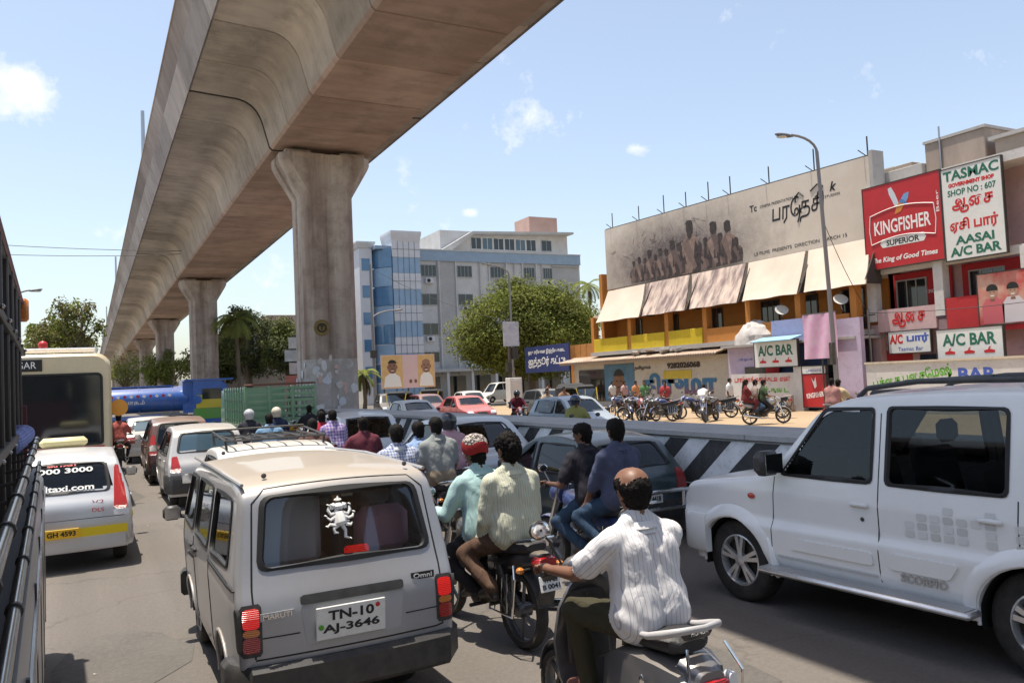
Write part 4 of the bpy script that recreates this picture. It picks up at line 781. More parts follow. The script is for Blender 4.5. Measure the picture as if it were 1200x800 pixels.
rl = board('white_header', 'small white header board above the red beer panel', 25.75, 27.12, 1.76, 2.1, 29.9, WS); text('lettering', 'டாஸ்மாக்', 0.2, BT, rl, facing_west(-0.003,0,0), width=0.9, height=0.16)
gw = thing('compound_wall', 'white compound wall with slanting green lettering behind the white SUV', 'wall', (29.8,0,0)); boxobj('wall', (0.1,19.2,1.05), (0.2,8.6,2.1), WHW, gw); boxobj('coping', (0.1,19.2,2.13), (0.3,8.7,0.08), CREAM, gw)
text('lettering', 'பச்ைச பைசேமஷ்', 0.6, GT, gw, facing_west(-0.003,21.4,1.45) @ rotm(rz=0.16), bold=0.02, width=3.6, height=0.6); text('lettering', 'BAR', 0.6, BT, gw, facing_west(-0.003,18.6,1.55), bold=0.02, width=1.5, height=0.5)
# blue board by the crossing and the political hoarding
bb = thing('blue_name_board', 'dark blue board with white Tamil lettering on poles by the crossing', 'sign', (31,53,0)); BLUEB = mat('board_blue',(0.03,0.045,0.16),0.5,var=0.3,vs=2)
MB().box((0.05,0,3.55),(0.1,6.7,2.05)).build('panel', BLUEB, bb, smooth=0)
for y in (-3.2,3.2): MB().tube([(0.15,y,0),(0.15,y,4.7)],0.07,6).build('post', DARKM, bb)
text('lettering', 'ஒரு சரியான இந்திய கைட', 0.5, WT, bb, facing_west(-0.003,0,4.1), bold=0.01, width=5.6, height=0.42); text('lettering', 'ஐத்தூர் கட்டு', 0.8, WT, bb, facing_west(-0.003,0,3.3), bold=0.02, width=5.6, height=0.85)
ow = thing('orange_tin_fence', 'orange painted tin fence between the blue board and the cinema', 'fence', (31.6,48.6,0)); 
for k in range(10): boxobj('sheet', (0.02*(k%2),-1.8+0.4*k,2.2), (0.04,0.39,4.4), mat('orange_tin',(0.50,0.22,0.06),0.8,var=0.6,vs=1.5), ow)
ph = thing('portrait_hoarding', 'yellow and pink hoarding with two smiling portraits on posts', 'hoarding', (22.4,60,0)); MB().box((0,0.06,3.1),(4.5,0.1,2.65)).build('panel', mat('hoarding_pink',(0.66,0.46,0.48),0.6,var=0.5,vs=.9,col2=(0.70,0.58,0.52)), ph, smooth=0)
PY_ = mat('hoarding_yellow',(0.68,0.50,0.20),0.6,var=0.8,vs=2.5,col2=(0.62,0.34,0.16))
for cx, w, sk in ((-1.35,1.7,(0.30,0.15,0.10)),(1.5,1.4,(0.36,0.20,0.14))):
    MB().box((cx,0.003,3.1),(w,0.012,2.55)).build('portrait_ground', PY_, ph, smooth=0); skm = mat('portrait_skin_%d'%int(cx*10), sk, 0.7, var=.4, vs=3); M = facing_south(cx,-0.004,3.2)
    MB().prism([(.38*math.cos(a),.25+.5*math.sin(a)) for a in np.linspace(0,2*math.pi,18)[:-1]],0.004,M).build('printed_face', skm, ph, smooth=0); MB().prism([(.4*math.cos(a),.42+.42*math.sin(a)) for a in np.linspace(0.35,math.pi-.35,10)],0.007,M).build('printed_hair', INK if cx<0 else skm, ph, smooth=0)
    MB().prism([(-.75*w/1.7,-1.3),(.75*w/1.7,-1.3),(.6*w/1.7,-.5),(.2,-.22),(-.2,-.22),(-.6*w/1.7,-.5)],0.0035,M).build('printed_shirt', WT, ph, smooth=0); MB().prism([(-.18,.05),(.18,.05),(.14,.11),(-.14,.11)],0.008,M).build('printed_moustache', INK, ph, smooth=0)
    MB().prism([(-.05,.14),(.05,.14),(.02,.30),(-.02,.30)],0.0085,M).build('printed_nose', FSK, ph, smooth=0); MB().prism([(-.12,-.04),(.12,-.04),(.10,.02),(-.10,.02)],0.008,M).build('printed_smile', WT, ph, smooth=0); MB().prism([(-.34,-.02),(-.2,-.2),(.0,-.24),(.2,-.2),(.34,-.02),(.2,-.1),(-.2,-.1)],0.0075,M).build('printed_chin_shade', FSK, ph, smooth=0)
    for s in (-1,1):
        MB().prism([(s*.15-.06,.32),(s*.15+.06,.32),(s*.15+.06,.36),(s*.15-.06,.36)],0.008,M).build('printed_eye', INK, ph, smooth=0); MB().prism([(s*.15-.08,.41),(s*.15+.08,.41),(s*.15+.07,.44),(s*.15-.07,.44)],0.008,M).build('printed_brow', INK, ph, smooth=0); MB().prism([(s*.38-.05,.12),(s*.38+.05,.16),(s*.38+.05,.34),(s*.38-.05,.36)],0.003,M).build('printed_ear', FSK, ph, smooth=0)
for k in range(2): MB().prism([(.12*math.cos(a),.16*math.sin(a)) for a in np.linspace(0,2*math.pi,12)[:-1]],0.005,facing_south(0.15+k*0.42,-0.002,2.3)).build('printed_small_face', FSK, ph, smooth=0)
for x in (-2,0,2): MB().tube([(x,0.2,0),(x,0.2,4.4)],0.07,6).build('post', DARKM, ph)
# ================================================================== VEGETATION
def leafmat(name, col, col2):
    m = mat(name, col, 0.75, var=1.0, vs=0.9, col2=col2, spec=0.25)
    n = m.node_tree.nodes; l = m.node_tree.links; b = n['Principled BSDF']; out = n['Material Output']
    tr = n.new('ShaderNodeBsdfTranslucent'); mx = n.new('ShaderNodeMixShader'); mx.inputs[0].default_value = 0.28
    src = b.inputs['Base Color'].links[0].from_socket; l.new(src, tr.inputs[0]); l.new(b.outputs[0], mx.inputs[1]); l.new(tr.outputs[0], mx.inputs[2]); l.new(mx.outputs[0], out.inputs[0])
    return m
LEAF = leafmat('leaf_green', (0.115,0.140,0.034), (0.17,0.18,0.045)); LEAFY = leafmat('leaf_yellow_green', (0.25,0.275,0.055), (0.15,0.18,0.04)); LEAFD = leafmat('leaf_dark', (0.060,0.080,0.032), (0.095,0.11,0.045)); LEAFR = leafmat('leaf_dry', (0.17,0.15,0.06), (0.10,0.10,0.03))
BARK = mat('bark', (0.16,0.12,0.085), 0.95, var=0.6, vs=5, bump=0.6, bs=20, stretch=(1,1,.3))
def tree(name, label, loc, h, rad, zc, nleaf, leaf, mats, seed, clumps=34, spread=0.42, group=None, lobes=None):
    r = np.random.RandomState(seed); t = thing(name, label, 'tree', loc, 0, group)
    g = MB(); tr_ = h*0.03+0.08
    fork = zc-rad[2]*0.75
    g.tube([(0,0,-0.1),(0.05,0,fork*0.5),(0,0.05,fork)], [tr_*1.4,tr_,tr_*0.8], 9)
    cs = []
    for k in range(clumps):
        v = r.normal(size=3); v /= np.linalg.norm(v); q = r.uniform(0.45,0.92) if clumps < 100 else r.uniform(0.62,0.90)
        c = np.array([v[0]*rad[0]*q, v[1]*rad[1]*q, zc+v[2]*rad[2]*q*(1 if v[2]>0 else 0.7)]); cs.append(c)
    for k in range(0, clumps, 3):
        c = cs[k]; g.tube([(0,0.03,fork*0.92),(c[0]*0.45,c[1]*0.45,fork+(c[2]-fork)*0.55),tuple(c)], [tr_*0.5,tr_*0.28,tr_*0.08], 6)
    g.build('trunk', BARK, t)
    cs = np.array(cs); per = nleaf//clumps
    cen = np.repeat(cs, per, 0); n = len(cen)
    d = r.normal(size=(n,3)); d /= np.linalg.norm(d,axis=1)[:,None]; rr = r.uniform(0,1,n)**0.45
    cr_ = np.repeat(r.uniform(0.65,1.25,clumps), per)
    p = cen + d*(rr*cr_*spread)[:,None]*np.array(rad)*np.array([1,1,0.85])
    nrm = d*0.7 + r.normal(size=(n,3))*0.6 + np.array([0,0,0.5]); nrm /= np.linalg.norm(nrm,axis=1)[:,None]
    a = np.cross(nrm, r.normal(size=(n,3))); a /= np.linalg.norm(a,axis=1)[:,None]; b = np.cross(nrm,a)
    s = leaf*r.uniform(0.6,1.3,n)[:,None]
    V = np.stack([p-a*s, p-b*s*0.42+nrm*s*0.12, p+a*s, p+b*s*0.42+nrm*s*0.12],1).reshape(-1,3)
    F = np.arange(4*n).reshape(-1,4)
    me = bpy.data.meshes.new('crown'); me.from_pydata(V.tolist(), [], F.tolist())
    for m in mats: me.materials.append(m)
    ci = r.choice(len(mats), size=clumps, p=[0.55,0.45] if len(mats)==2 else None); mi = np.repeat(ci, per)
    flip = r.uniform(size=n) < 0.25; mi = np.where(flip, r.randint(0,len(mats),n), mi)
    me.polygons.foreach_set('material_index', mi.astype(np.int32))
    o = bpy.data.objects.new('crown', me); COL.objects.link(o); o.parent = t
    return t
tree('rain_tree', 'broad round green tree in front of the office block', (33.9,60.6,0), 10.9, (7.3,4.0,5.1), 5.8, 76000, 0.15, [LEAFY,LEAF], 4, 240, 0.25)
tree('roadside_tree', 'leafy yellow green tree above the cream bus', (-2.0,62,0), 8.2, (2.4,3.0,2.7), 5.6, 9000, 0.16, [LEAFY,LEAFR], 2, 36, 0.36)
tree('roadside_tree', 'thin dry tree with sparse orange leaves beside the cream bus', (-0.7,52,0), 8.4, (1.5,1.5,2.3), 6.2, 2600, 0.12, [LEAFR,LEAFY], 3, 30, 0.34)
for i, (x,y,h,rx,seed,lab) in enumerate(((13.2,78,10.4,3.4,11,'dense dark tree right of the coconut palm'),(16.2,74,9.4,2.8,12,'dense tree touching the nearest pier on its left'),(10.8,82,8.6,2.8,13,'low dark tree behind the coconut palm'),(8.3,104,8.3,3.2,14,'green tree seen between the second and third piers'),(5.6,160,11,4.5,15,'far green tree seen under the viaduct'),(18.6,66,4.2,1.4,16,'small leafy tree right of the nearest pier'))):
    tree('street_tree', lab, (x,y,0), h, (rx,rx,h*0.36), h*0.6, 8000 if i < 4 else 4000, 0.17, [LEAFD if i not in (3,4) else LEAFY,LEAF], seed, 36, 0.38)
def palm(label, loc, h, fl, nf, seed, dead=4):
    r = random.Random(seed); t = thing('coconut_palm', label, 'palm tree', loc, 0, None)
    MB().tube([(0,0,-0.1),(0.12,0,h*0.35),(0.1,0.06,h*0.7),(0,0,h)], [0.2,0.15,0.13,0.12], 8).build('trunk', BARK, t)
    for k in range(nf):
        az = 2*math.pi*k/nf + r.uniform(-.25,.25); up = r.uniform(-0.3,1.05) if k >= dead else r.uniform(-1.1,-.7); L = fl*r.uniform(.8,1.1)
        pts = []; p = Vector((0,0,h)); e = up; n = 9
        for i in range(n+1):
            pts.append(p.copy()); p = p+Vector((math.cos(az)*math.cos(e),math.sin(az)*math.cos(e),math.sin(e)))*(L/n); e -= (1.5+0.5*up)/n
        g = MB(); g.tube(pts, [0.035*(1-.8*i/n) for i in range(n+1)], 4)
        side = Vector((-math.sin(az),math.cos(az),0))
        for i in range(1,n+1):
            for q in (0,0.33,0.66):
                if i == n and q: continue
                a = pts[i].lerp(pts[min(n,i+1)],q); d = (pts[min(n,i+1)]-pts[i-1]).normalized(); ll = L*0.24*math.sin(math.pi*(0.15+0.8*(i+q)/(n+1)))
                for s in (-1,1):
                    tip = a+(side*s*0.8+d*0.5+Vector((0,0,-0.35-.2*r.random())))*ll; g.add([a-d*0.05,a+d*0.05,tip],[(0,1,2)])
        g.build('frond', LEAFR if k < dead else (LEAF if k%2 else LEAFY), t, smooth=0)
    return t
palm('tall coconut palm with drooping dry fronds left of the nearest pier', (10.3,66,0), 7.9, 2.6, 22, 5)
palm('small bushy palm between the nearest pier and the portrait hoarding', (17.4,56,0), 2.9, 1.7, 14, 6, 3)
palm('coconut palm rising behind the cinema hoarding', (52.5,79,0), 12.8, 2.8, 16, 8, 2)

# ================================================================== STREET FURNITURE
GALV = mat('galvanised_steel', (0.26,0.25,0.25), 0.5, 0.6, var=0.5, vs=3, col2=(0.28,0.25,0.23))
LAMPG = mat('lamp_housing', (0.14,0.14,0.15), 0.5)
def lamp(label, loc, h, arm, rz, lean=0.0, name='street_lamp'):
    t = thing(name, label, 'street lamp', loc, rz, 'street lamps')
    pts = [(0,0,0),(lean*0.5,0,h*0.5),(lean,0,h-0.8)]
    c = [(lean+arm*(1-math.cos(a)), 0, h-0.8+0.8*math.sin(a)) for a in np.linspace(0.2,1.35,6)]
    MB().tube(pts+c, [0.115,0.09,0.075]+[0.055]*6, 8).build('pole', GALV, t); MB().tube([(0,0,0),(0,0,0.5)],0.17,8).build('base_sleeve', GALV, t)
    e = Vector(c[-1]); g = MB(); g.ball((e.x+0.30*(1 if arm>0 else -1),0,e.z+0.0), 0.5, 10, rotm(0,RAD(-10 if arm>0 else 10),0), (0.8,0.28,0.18)); hd = g.build('lamp_head', LAMPG, t)
    MB().ball((e.x+0.36*(1 if arm>0 else -1),0,e.z-0.06), 0.3, 10, None, (0.9,0.4,0.2)).build('lamp_glass', mat('lamp_diffuser',(0.6,0.58,0.5),0.3), hd)
    return t
l1 = lamp('tall curved street lamp in front of the cinema hoarding', (26.9,22.6,0), 11.7, 1.3, RAD(152), 0.25)
MB().box((0.14,0,2.6),(0.14,0.3,0.9),b=0.01).build('switch_box', DARKM, l1)
lamp('street lamp with a long arm in front of the round tree', (29.7,56.0,0), 11.2, 2.2, RAD(180), 0.0)
lamp('small street lamp before the banded office tower', (20.9,64,0), 8.4, 2.6, RAD(0), 0.0)
lamp('street lamp seen over the cream bus', (-4.4,60,0), 9.3, 1.4, RAD(0), 0.0)
tp2 = thing('utility_pole', 'dark utility pole carrying signs left of the blue board', 'pole', (28.8,54.8,0)); MB().tube([(0,0,0),(0,0,6.7)],[0.16,0.12],8).build('pole', mat('pole_dark',(0.10,0.08,0.07),0.9,var=.5), tp2)
boxobj('poster_panel', (0.1,-0.2,5.6), (1.35,0.08,1.9), mat('faded_poster',(0.55,0.55,0.58),0.7,var=0.8,vs=2,col2=(0.3,0.32,0.42)), tp2); boxobj('junction_box', (0.35,-0.15,4.1), (0.5,0.4,0.9), DARKM, tp2); boxobj('junction_box', (-0.2,-0.15,3.0), (0.4,0.4,0.7), DARKM, tp2)
po2 = thing('utility_pole', 'thin grey pole beside the banded office tower', 'pole', (20.2,62,0)); MB().tube([(0,0,0),(0,0,11.9)],[0.12,0.08],8).build('pole', GALV, po2); MB().box((0,-0.1,4.6),(0.5,0.3,0.6)).build('junction_box', DARKM, po2)
for k, (x,y,h,lab) in enumerate(((44,52,9.0,'thin pole behind the round tree near the hoarding'),(31.2,24.3,4.6,'thin grey pipe pole between the hoarding and the beer board'))):
    q = thing('utility_pole', lab, 'pole', (x,y,0)); MB().tube([(0,0,0),(0,0,h)],[0.07,0.05],8).build('pole', GALV, q); MB().box((0,0,h-0.3),(0.06,0.7,0.06)).build('crossarm', DARKM, q)
for k, (a,b,sag) in enumerate((((-14,40,9.7),(4.0,41,9.0),0.35),((-14,40.3,9.3),(4.0,41.3,8.9),0.5),((20.2,62,11.6),(28.8,54.8,6.6),0.5),((26.7,22.7,8.2),(31.2,24.3,4.5),0.3),((31.2,24.3,4.4),(31.8,10,4.8),0.4))):
    a, b = Vector(a), Vector(b); MBt = MB().tube([a.lerp(b,i/14)-Vector((0,0,4*sag*(i/14)*(1-i/14))) for i in range(15)], 0.014, 5)
    tag(MBt.build('overhead_wire', INK), ['upper overhead wire crossing the sky left of the viaduct','lower overhead wire crossing the sky left of the viaduct','overhead wire from the thin pole to the sign pole','wire from the tall lamp post to the pipe pole','wire from the pipe pole along the bar building'][k], 'wire')
cab = thing('switch_cabinet', 'pale metal cabinet standing below the blue board', 'cabinet', (28.2,53.2,0)); boxobj('case', (0,0,1.1), (1.0,0.8,2.2), WHW, cab, b=0.03); boxobj('door', (0.0,-0.42,1.15), (0.8,0.04,1.8), WHW, cab, b=0.01)
dr = thing('oil_drum', 'small dark drum by the gate post of the text wall', 'drum', (29.4,27.6,0)); MB().lathe([(0.24,0),(0.25,0.02),(0.25,0.25),(0.265,0.27),(0.25,0.29),(0.25,0.52),(0.265,0.54),(0.25,0.56),(0.24,0.78),(0.2,0.76),(1e-5,0.76)],20).build('shell', BRN, dr)
# peeling poster tower and hand-painted boards near the nearest pier
pt = thing('poster_stack_pole', 'pole hung with white notice boards left of the nearest pier', 'sign', (8.9,39.5,0)); MB().tube([(0,0,0),(0,0,4.8)],0.06,6).build('pole', DARKM, pt)
for k in range(5): boxobj('notice_board', (0.1*(-1)**k-0.05,-0.08-0.01*k,1.9+k*0.62), (0.75,0.04,0.55), mat('notice_%d'%k,((0.62,0.58,0.56),(0.5,0.16,0.12),(0.60,0.52,0.50),(0.55,0.55,0.55),(0.62,0.60,0.58))[k],0.7,var=.6,vs=4), pt)
# ================================================================== ROAD VEHICLES
def fillet_poly(pts, ds):
    out = []; P = [Vector((p[0],p[1])) for p in pts]; n = len(P)
    for i, p in enumerate(pts):
        r = p[2] if len(p) > 2 else 0
        if i == 0 or i == n-1 or r <= 0: out.append(P[i]); continue
        a = P[i-1]-P[i]; b = P[i+1]-P[i]; d = min(r, a.length*.48, b.length*.48); A = P[i]+a.normalized()*d; B = P[i]+b.normalized()*d
        for k in range(7):
            t = k/6; out.append(A*(1-t)**2+P[i]*2*t*(1-t)+B*t*t)
    q = np.array([(v.x,v.y) for v in out]); seg = np.linalg.norm(np.diff(q,axis=0),axis=1); s = np.concatenate([[0],np.cumsum(seg)])
    m = max(8,int(s[-1]/ds)); t = np.linspace(0,s[-1],m); return np.stack([np.interp(t,s,q[:,0]),np.interp(t,s,q[:,1])],1)
def in_quad(py, pz, q, shrink=0.0):
    """points inside the convex quad q shrunk inwards by shrink metres"""
    ins = np.ones_like(py, bool); n = len(q); area = sum(q[i][0]*q[(i+1)%n][1]-q[(i+1)%n][0]*q[i][1] for i in range(n)); sg = 1 if area > 0 else -1
    for i in range(n):
        ax, ay = q[i]; bx, by = q[(i+1)%n]; L = math.hypot(bx-ax,by-ay) or 1
        ins &= sg*((bx-ax)*(pz-ay)-(by-ay)*(py-ax))/L > shrink
    return ins
def rounded(q, n, m, rc):
    """n x m grid inside a quad with rounded corners; q = 4 corners"""
    A,B,C,D = [np.array(p,float) for p in q]; G = []
    hL = (np.linalg.norm(D-A)+np.linalg.norm(C-B))/4; wL = (np.linalg.norm(B-A)+np.linalg.norm(C-D))/4; rb = min(.9,rc/hL); ra = min(.9,rc/wL)
    us = [-math.cos(math.pi*i/(n-1)) for i in range(n)]
    for b in us:
        e = 1-ra*(1-math.sqrt(max(0,1-((abs(b)-(1-rb))/rb)**2))) if abs(b) > 1-rb else 1; v = (b+1)/2
        row = []
        for j in range(m):
            a = (2*j/(m-1)-1)*e; u = (a+1)/2; row.append((A*(1-u)+B*u)*(1-v)+(D*(1-u)+C*u)*v)
        G.append(row)
    return G
def perimeter(G): return list(G[0])+[r[-1] for r in G[1:]]+list(G[-1][::-1])[1:]+[r[0] for r in G[-2:0:-1]]
class Shell:
    def __init__(s, sp):
        s.sp = sp; s.S = fillet_poly(sp['sil'], sp.get('ds',0.045)); t = np.gradient(s.S,axis=0); t /= np.linalg.norm(t,axis=1)[:,None]; s.n = np.stack([t[:,1],-t[:,0]],1)
        s.c = sp.get('crown',0.03); s.r = sp.get('edge',0.045); s.top = int(np.argmax(s.S[:,1]))
        s.wz = np.array(sp['wz']); s.py = np.array(sp['py']); s.Z0 = sp['sill']
    def hw(s, y, z): return np.interp(z,s.wz[:,0],s.wz[:,1])*np.interp(y,s.py[:,0],s.py[:,1])
    def zb(s, y):
        z = s.Z0
        for yc, ra in s.sp['arch']:
            if abs(y-yc) < ra: z = max(z, s.sp['wr']*0.98+math.sqrt(ra*ra-(y-yc)**2))
        return z
    def side(s, y, z, sd=1, off=0.0): return Vector((sd*(s.hw(y,z)+off), y, z))
    def end(s, x, z, rear=True, off=0.0):
        idx = np.arange(s.top,len(s.S)) if rear else np.arange(0,s.top+1)
        zz = s.S[idx,1]; o = np.argsort(zz); y = float(np.interp(z,zz[o],s.S[idx,0][o])); ny = float(np.interp(z,zz[o],s.n[idx,0][o])); nz = float(np.interp(z,zz[o],s.n[idx,1][o]))
        w = float(s.hw(y-ny*(s.c+s.r),z)); a = abs(x); wi = max(w-s.r,0.05)
        d = s.c*min(1,a/wi)**2 + (s.r-math.sqrt(max(0,s.r**2-min(a-wi,s.r)**2)) if a > wi else 0)
        return Vector((x, y-ny*(d-off), z-nz*(d-off)))
    def body(s, holes_side=(), holes_rear=(), holes_front=()):
        sp = s.sp; lev = np.arange(sp['sill'], s.S[:,1].max()+.1, sp.get('dz',0.05))[::-1]; rows = []; info = []
        mt = 7
        for i in range(len(s.S)):
            y, z = s.S[i]; ny, nz = s.n[i]; Ey, Ez = y-ny*(s.c+s.r), z-nz*(s.c+s.r); b = s.zb(Ey); Ez = max(Ez,b+0.001); w = float(s.hw(Ey,Ez)); wi = w-s.r; R_ = []
            for k in range(mt): x = wi*k/(mt-1); d = s.c*(x/wi)**2; R_.append((x,y-ny*d,max(z-nz*d,b)))
            for k in range(1,5): a = math.pi/2*k/4; x = wi+s.r*math.sin(a); d = s.c+s.r*(1-math.cos(a)); R_.append((x,y-ny*d,max(z-nz*d,b)))
            for L in lev: zz = min(max(L,b),Ez); R_.append((float(s.hw(Ey,zz)),Ey,zz))
            R_.append((float(s.hw(Ey,b))*0.9,Ey,b)); R_.append((0.0,Ey,b))
            rows.append(R_)
        P = np.array(rows); n, m = P.shape[:2]; full = np.concatenate([P[:,::-1]*np.array([-1,1,1]), P[:,1:]],1); M2 = full.shape[1]
        ctr = (full[:-1,:-1]+full[1:,:-1]+full[:-1,1:]+full[1:,1:])/4; keep = np.ones(ctr.shape[:2],bool)
        cols = np.abs(np.arange(M2-1)-(M2-2)/2); issd = cols > (mt+3.2); istp = cols < (mt+1)
        for q in holes_side: keep &= ~(in_quad(ctr[...,1],ctr[...,2],q,0.012) & issd[None,:])
        rear = (np.arange(n-1) >= s.top)[:,None]
        for q, rr in [(q,True) for q in holes_rear]+[(q,False) for q in holes_front]: keep &= ~(in_quad(ctr[...,0],ctr[...,2],q,0.012) & istp[None,:] & (rear if rr else ~rear))
        ii, jj = np.nonzero(keep); F = np.stack([ii*M2+jj, ii*M2+jj+1, (ii+1)*M2+jj+1, (ii+1)*M2+jj],1)
        g = MB(); g.v = [tuple(v) for v in full.reshape(-1,3)]; g.f = [tuple(f) for f in F.tolist()]; g.m = [0]*len(g.f); return g
    def patch(s, q, fn, name, m, parent, off=0.004, n=9, mm=11, rc=0.03, thick=0.0):
        G = rounded(q,n,mm,rc); g = MB(); g.grid([[fn(a,b,off) for a,b in r] for r in G])
        if thick:
            g.grid([[fn(a,b,off-thick) for a,b in r][::-1] for r in G]); pe = perimeter(G); k = len(pe)
            vs = [fn(a,b,off) for a,b in pe]+[fn(a,b,off-thick) for a,b in pe]; g.add(vs,[(i,(i+1)%k,k+(i+1)%k,k+i) for i in range(k)])
        return g.build(name, m, parent, smooth=40, clean=True)
    def ring(s, q, fn, name, m, parent, w_in=0.03, w_out=0.012, off=0.006, rc=0.05, deep=0.014):
        G = rounded(q,13,15,rc); pe = perimeter(G); c = np.mean(pe,0)
        def sc(p, d): v = p-c; L = np.linalg.norm(v); return c+v*(1+d/L)
        k = len(pe); o = [fn(*sc(p,w_out),off) for p in pe]; mid = [fn(*sc(p,-w_in*.5),off+0.004) for p in pe]; i_ = [fn(*sc(p,-w_in),-deep) for p in pe]
        return MB().loft([o,mid,i_],cap=False).build(name, m, parent, smooth=60) if False else MB().add(o+mid+i_,[(r*k+i,r*k+(i+1)%k,(r+1)*k+(i+1)%k,(r+1)*k+i) for r in (0,1) for i in range(k)]).build(name, m, parent, smooth=60)
def wheel(parent, x, y, r, w, rim, style, sd, name='wheel'):
    """tyre with tread shoulder, rim and spokes; outer face towards sd"""
    M = T(x,y,r) @ rotm(0,RAD(90)*sd,0); t = MB().lathe([(r*.62,-w/2+.01),(r*.86,-w/2),(r*.96,-w/2+.02),(r,-w/2+.05),(r,w/2-.05),(r*.96,w/2-.02),(r*.86,w/2),(r*.62,w/2-.01)],28,M,closed=True).build(name, RUBBER, parent)
    g = MB(); R_ = r*.63
    g.lathe([(R_,-w/2+.02),(R_,w/2-.012),(R_*.93,w/2-.006),(R_*.9,w/2-.03),(R_*.88,-w/2+.03)],24,M)
    if style == 'spoke':
        for k in range(5):
            a = 2*math.pi*k/5
            for dd in (-.16,.16):
                c0, c1 = a+dd*.9, a+dd
                g.add([M@Vector((R_*.2*math.cos(c0-.3),R_*.2*math.sin(c0-.3),w/2-.012)),M@Vector((R_*.2*math.cos(c0+.3),R_*.2*math.sin(c0+.3),w/2-.012)),M@Vector((R_*.93*math.cos(c1+.09),R_*.93*math.sin(c1+.09),w/2-.014)),M@Vector((R_*.93*math.cos(c1-.09),R_*.93*math.sin(c1-.09),w/2-.014)),
                       M@Vector((R_*.2*math.cos(c0-.3),R_*.2*math.sin(c0-.3),w/2-.05)),M@Vector((R_*.2*math.cos(c0+.3),R_*.2*math.sin(c0+.3),w/2-.05)),M@Vector((R_*.93*math.cos(c1+.09),R_*.93*math.sin(c1+.09),w/2-.05)),M@Vector((R_*.93*math.cos(c1-.09),R_*.93*math.sin(c1-.09),w/2-.05))],[(0,1,2,3),(4,7,6,5),(0,4,5,1),(1,5,6,2),(2,6,7,3),(3,7,4,0)])
        g.lathe([(R_*.26,w/2-.05),(R_*.24,w/2-.008),(R_*.14,w/2-.002),(1e-5,w/2)],16,M)
        d = MB().lathe([(R_*.85,w/2-.07),(1e-5,w/2-.07)],20,M); d.build('brake_disc', DARKM, t)
    else:
        g.lathe([(R_*.9,w/2-.03),(R_*.7,w/2-.012),(R_*.62,w/2-.02),(R_*.4,w/2-.008),(R_*.2,w/2),(1e-5,w/2+.002)],24,M)
        for k in range(8):
            a = 2*math.pi*k/8; MB_ = g; 
        h = MB()
        for k in range(8): a = 2*math.pi*k/8; h.ball(M@Vector((R_*.78*math.cos(a),R_*.78*math.sin(a),w/2-.017)), R_*.07, 8, M.to_3x3().to_4x4(), (1,1,.2))
        h.build('vent_hole', INK, t)
    g.build('rim', rim, t); return t
def mirror_pair(sh, root, y, z, m, sides=(-1,1), sz=1.0):
    for sd in sides:
        p = sh.side(y,z,sd,0.02); g = MB(); g.box((p.x+sd*.10*sz,p.y,p.z+.05*sz),(.17*sz,.11*sz,.14*sz),b=.035*sz); g.tube([p-Vector((sd*.03,0,0)),(p.x+sd*.06,p.y,p.z+.02)],.022*sz,6); o = g.build('wing_mirror', m, root)
        MB().box((p.x+sd*.10*sz,p.y-.057*sz,p.z+.05*sz),(.14*sz,.004,.11*sz)).build('mirror_glass', CHROME, o, smooth=0)
def plate(root, c, w, h, s1, s2, back, M, parent_name='number_plate'):
    """plate whose face looks along local +Z of M"""
    p = MB().box((0,0,0),(w,h,0.012),b=0.004).build(parent_name, back, root, smooth=0, M=M)
    if s2: text('plate_lettering', s1, h*.4, INK, p, M@T(0,h*.22,0.0075), 0.002, bold=h*.012, width=w*.66, height=h*.3); text('plate_lettering', s2, h*.4, INK, p, M@T(0,-h*.2,0.0075), 0.002, bold=h*.012, width=w*.82, height=h*.32)
    elif s1: text('plate_lettering', s1, h*.6, INK, p, M@T(0,0,0.0075), 0.002, bold=h*.02, width=w*.86, height=h*.55)
    return p
def seats(root, sp, m):
    """a dark cabin: front pair, rear bench and dashboard, as far as the glass shows them"""
    z0 = sp['sill']+.12; W_ = sp['wz'][2][1]*.9
    for nm, y, xs, w in sp.get('seats', [('front_seat',sp.get('fy',0.2),(-.36*W_/.7,.36*W_/.7),.5*W_/.7),('rear_seat',sp.get('ry',-.75),(0,),1.25*W_/.7)]):
        for x in xs:
            g = MB(); h = sp.get('seath',.46); g.box((x,y+.2,z0+.16),(w,.5,.2),b=.05); g.box((x,y-.12,z0+.2+h/2),(w,.14,h),rotm(RAD(-12),0,0),.05)
            for hx in ((x,) if w < .8 else (x-.33,x+.33)): g.box((hx,y-.22,z0+.34+h),(.26,.1,.2),b=.045)
            g.build(nm, m, root)
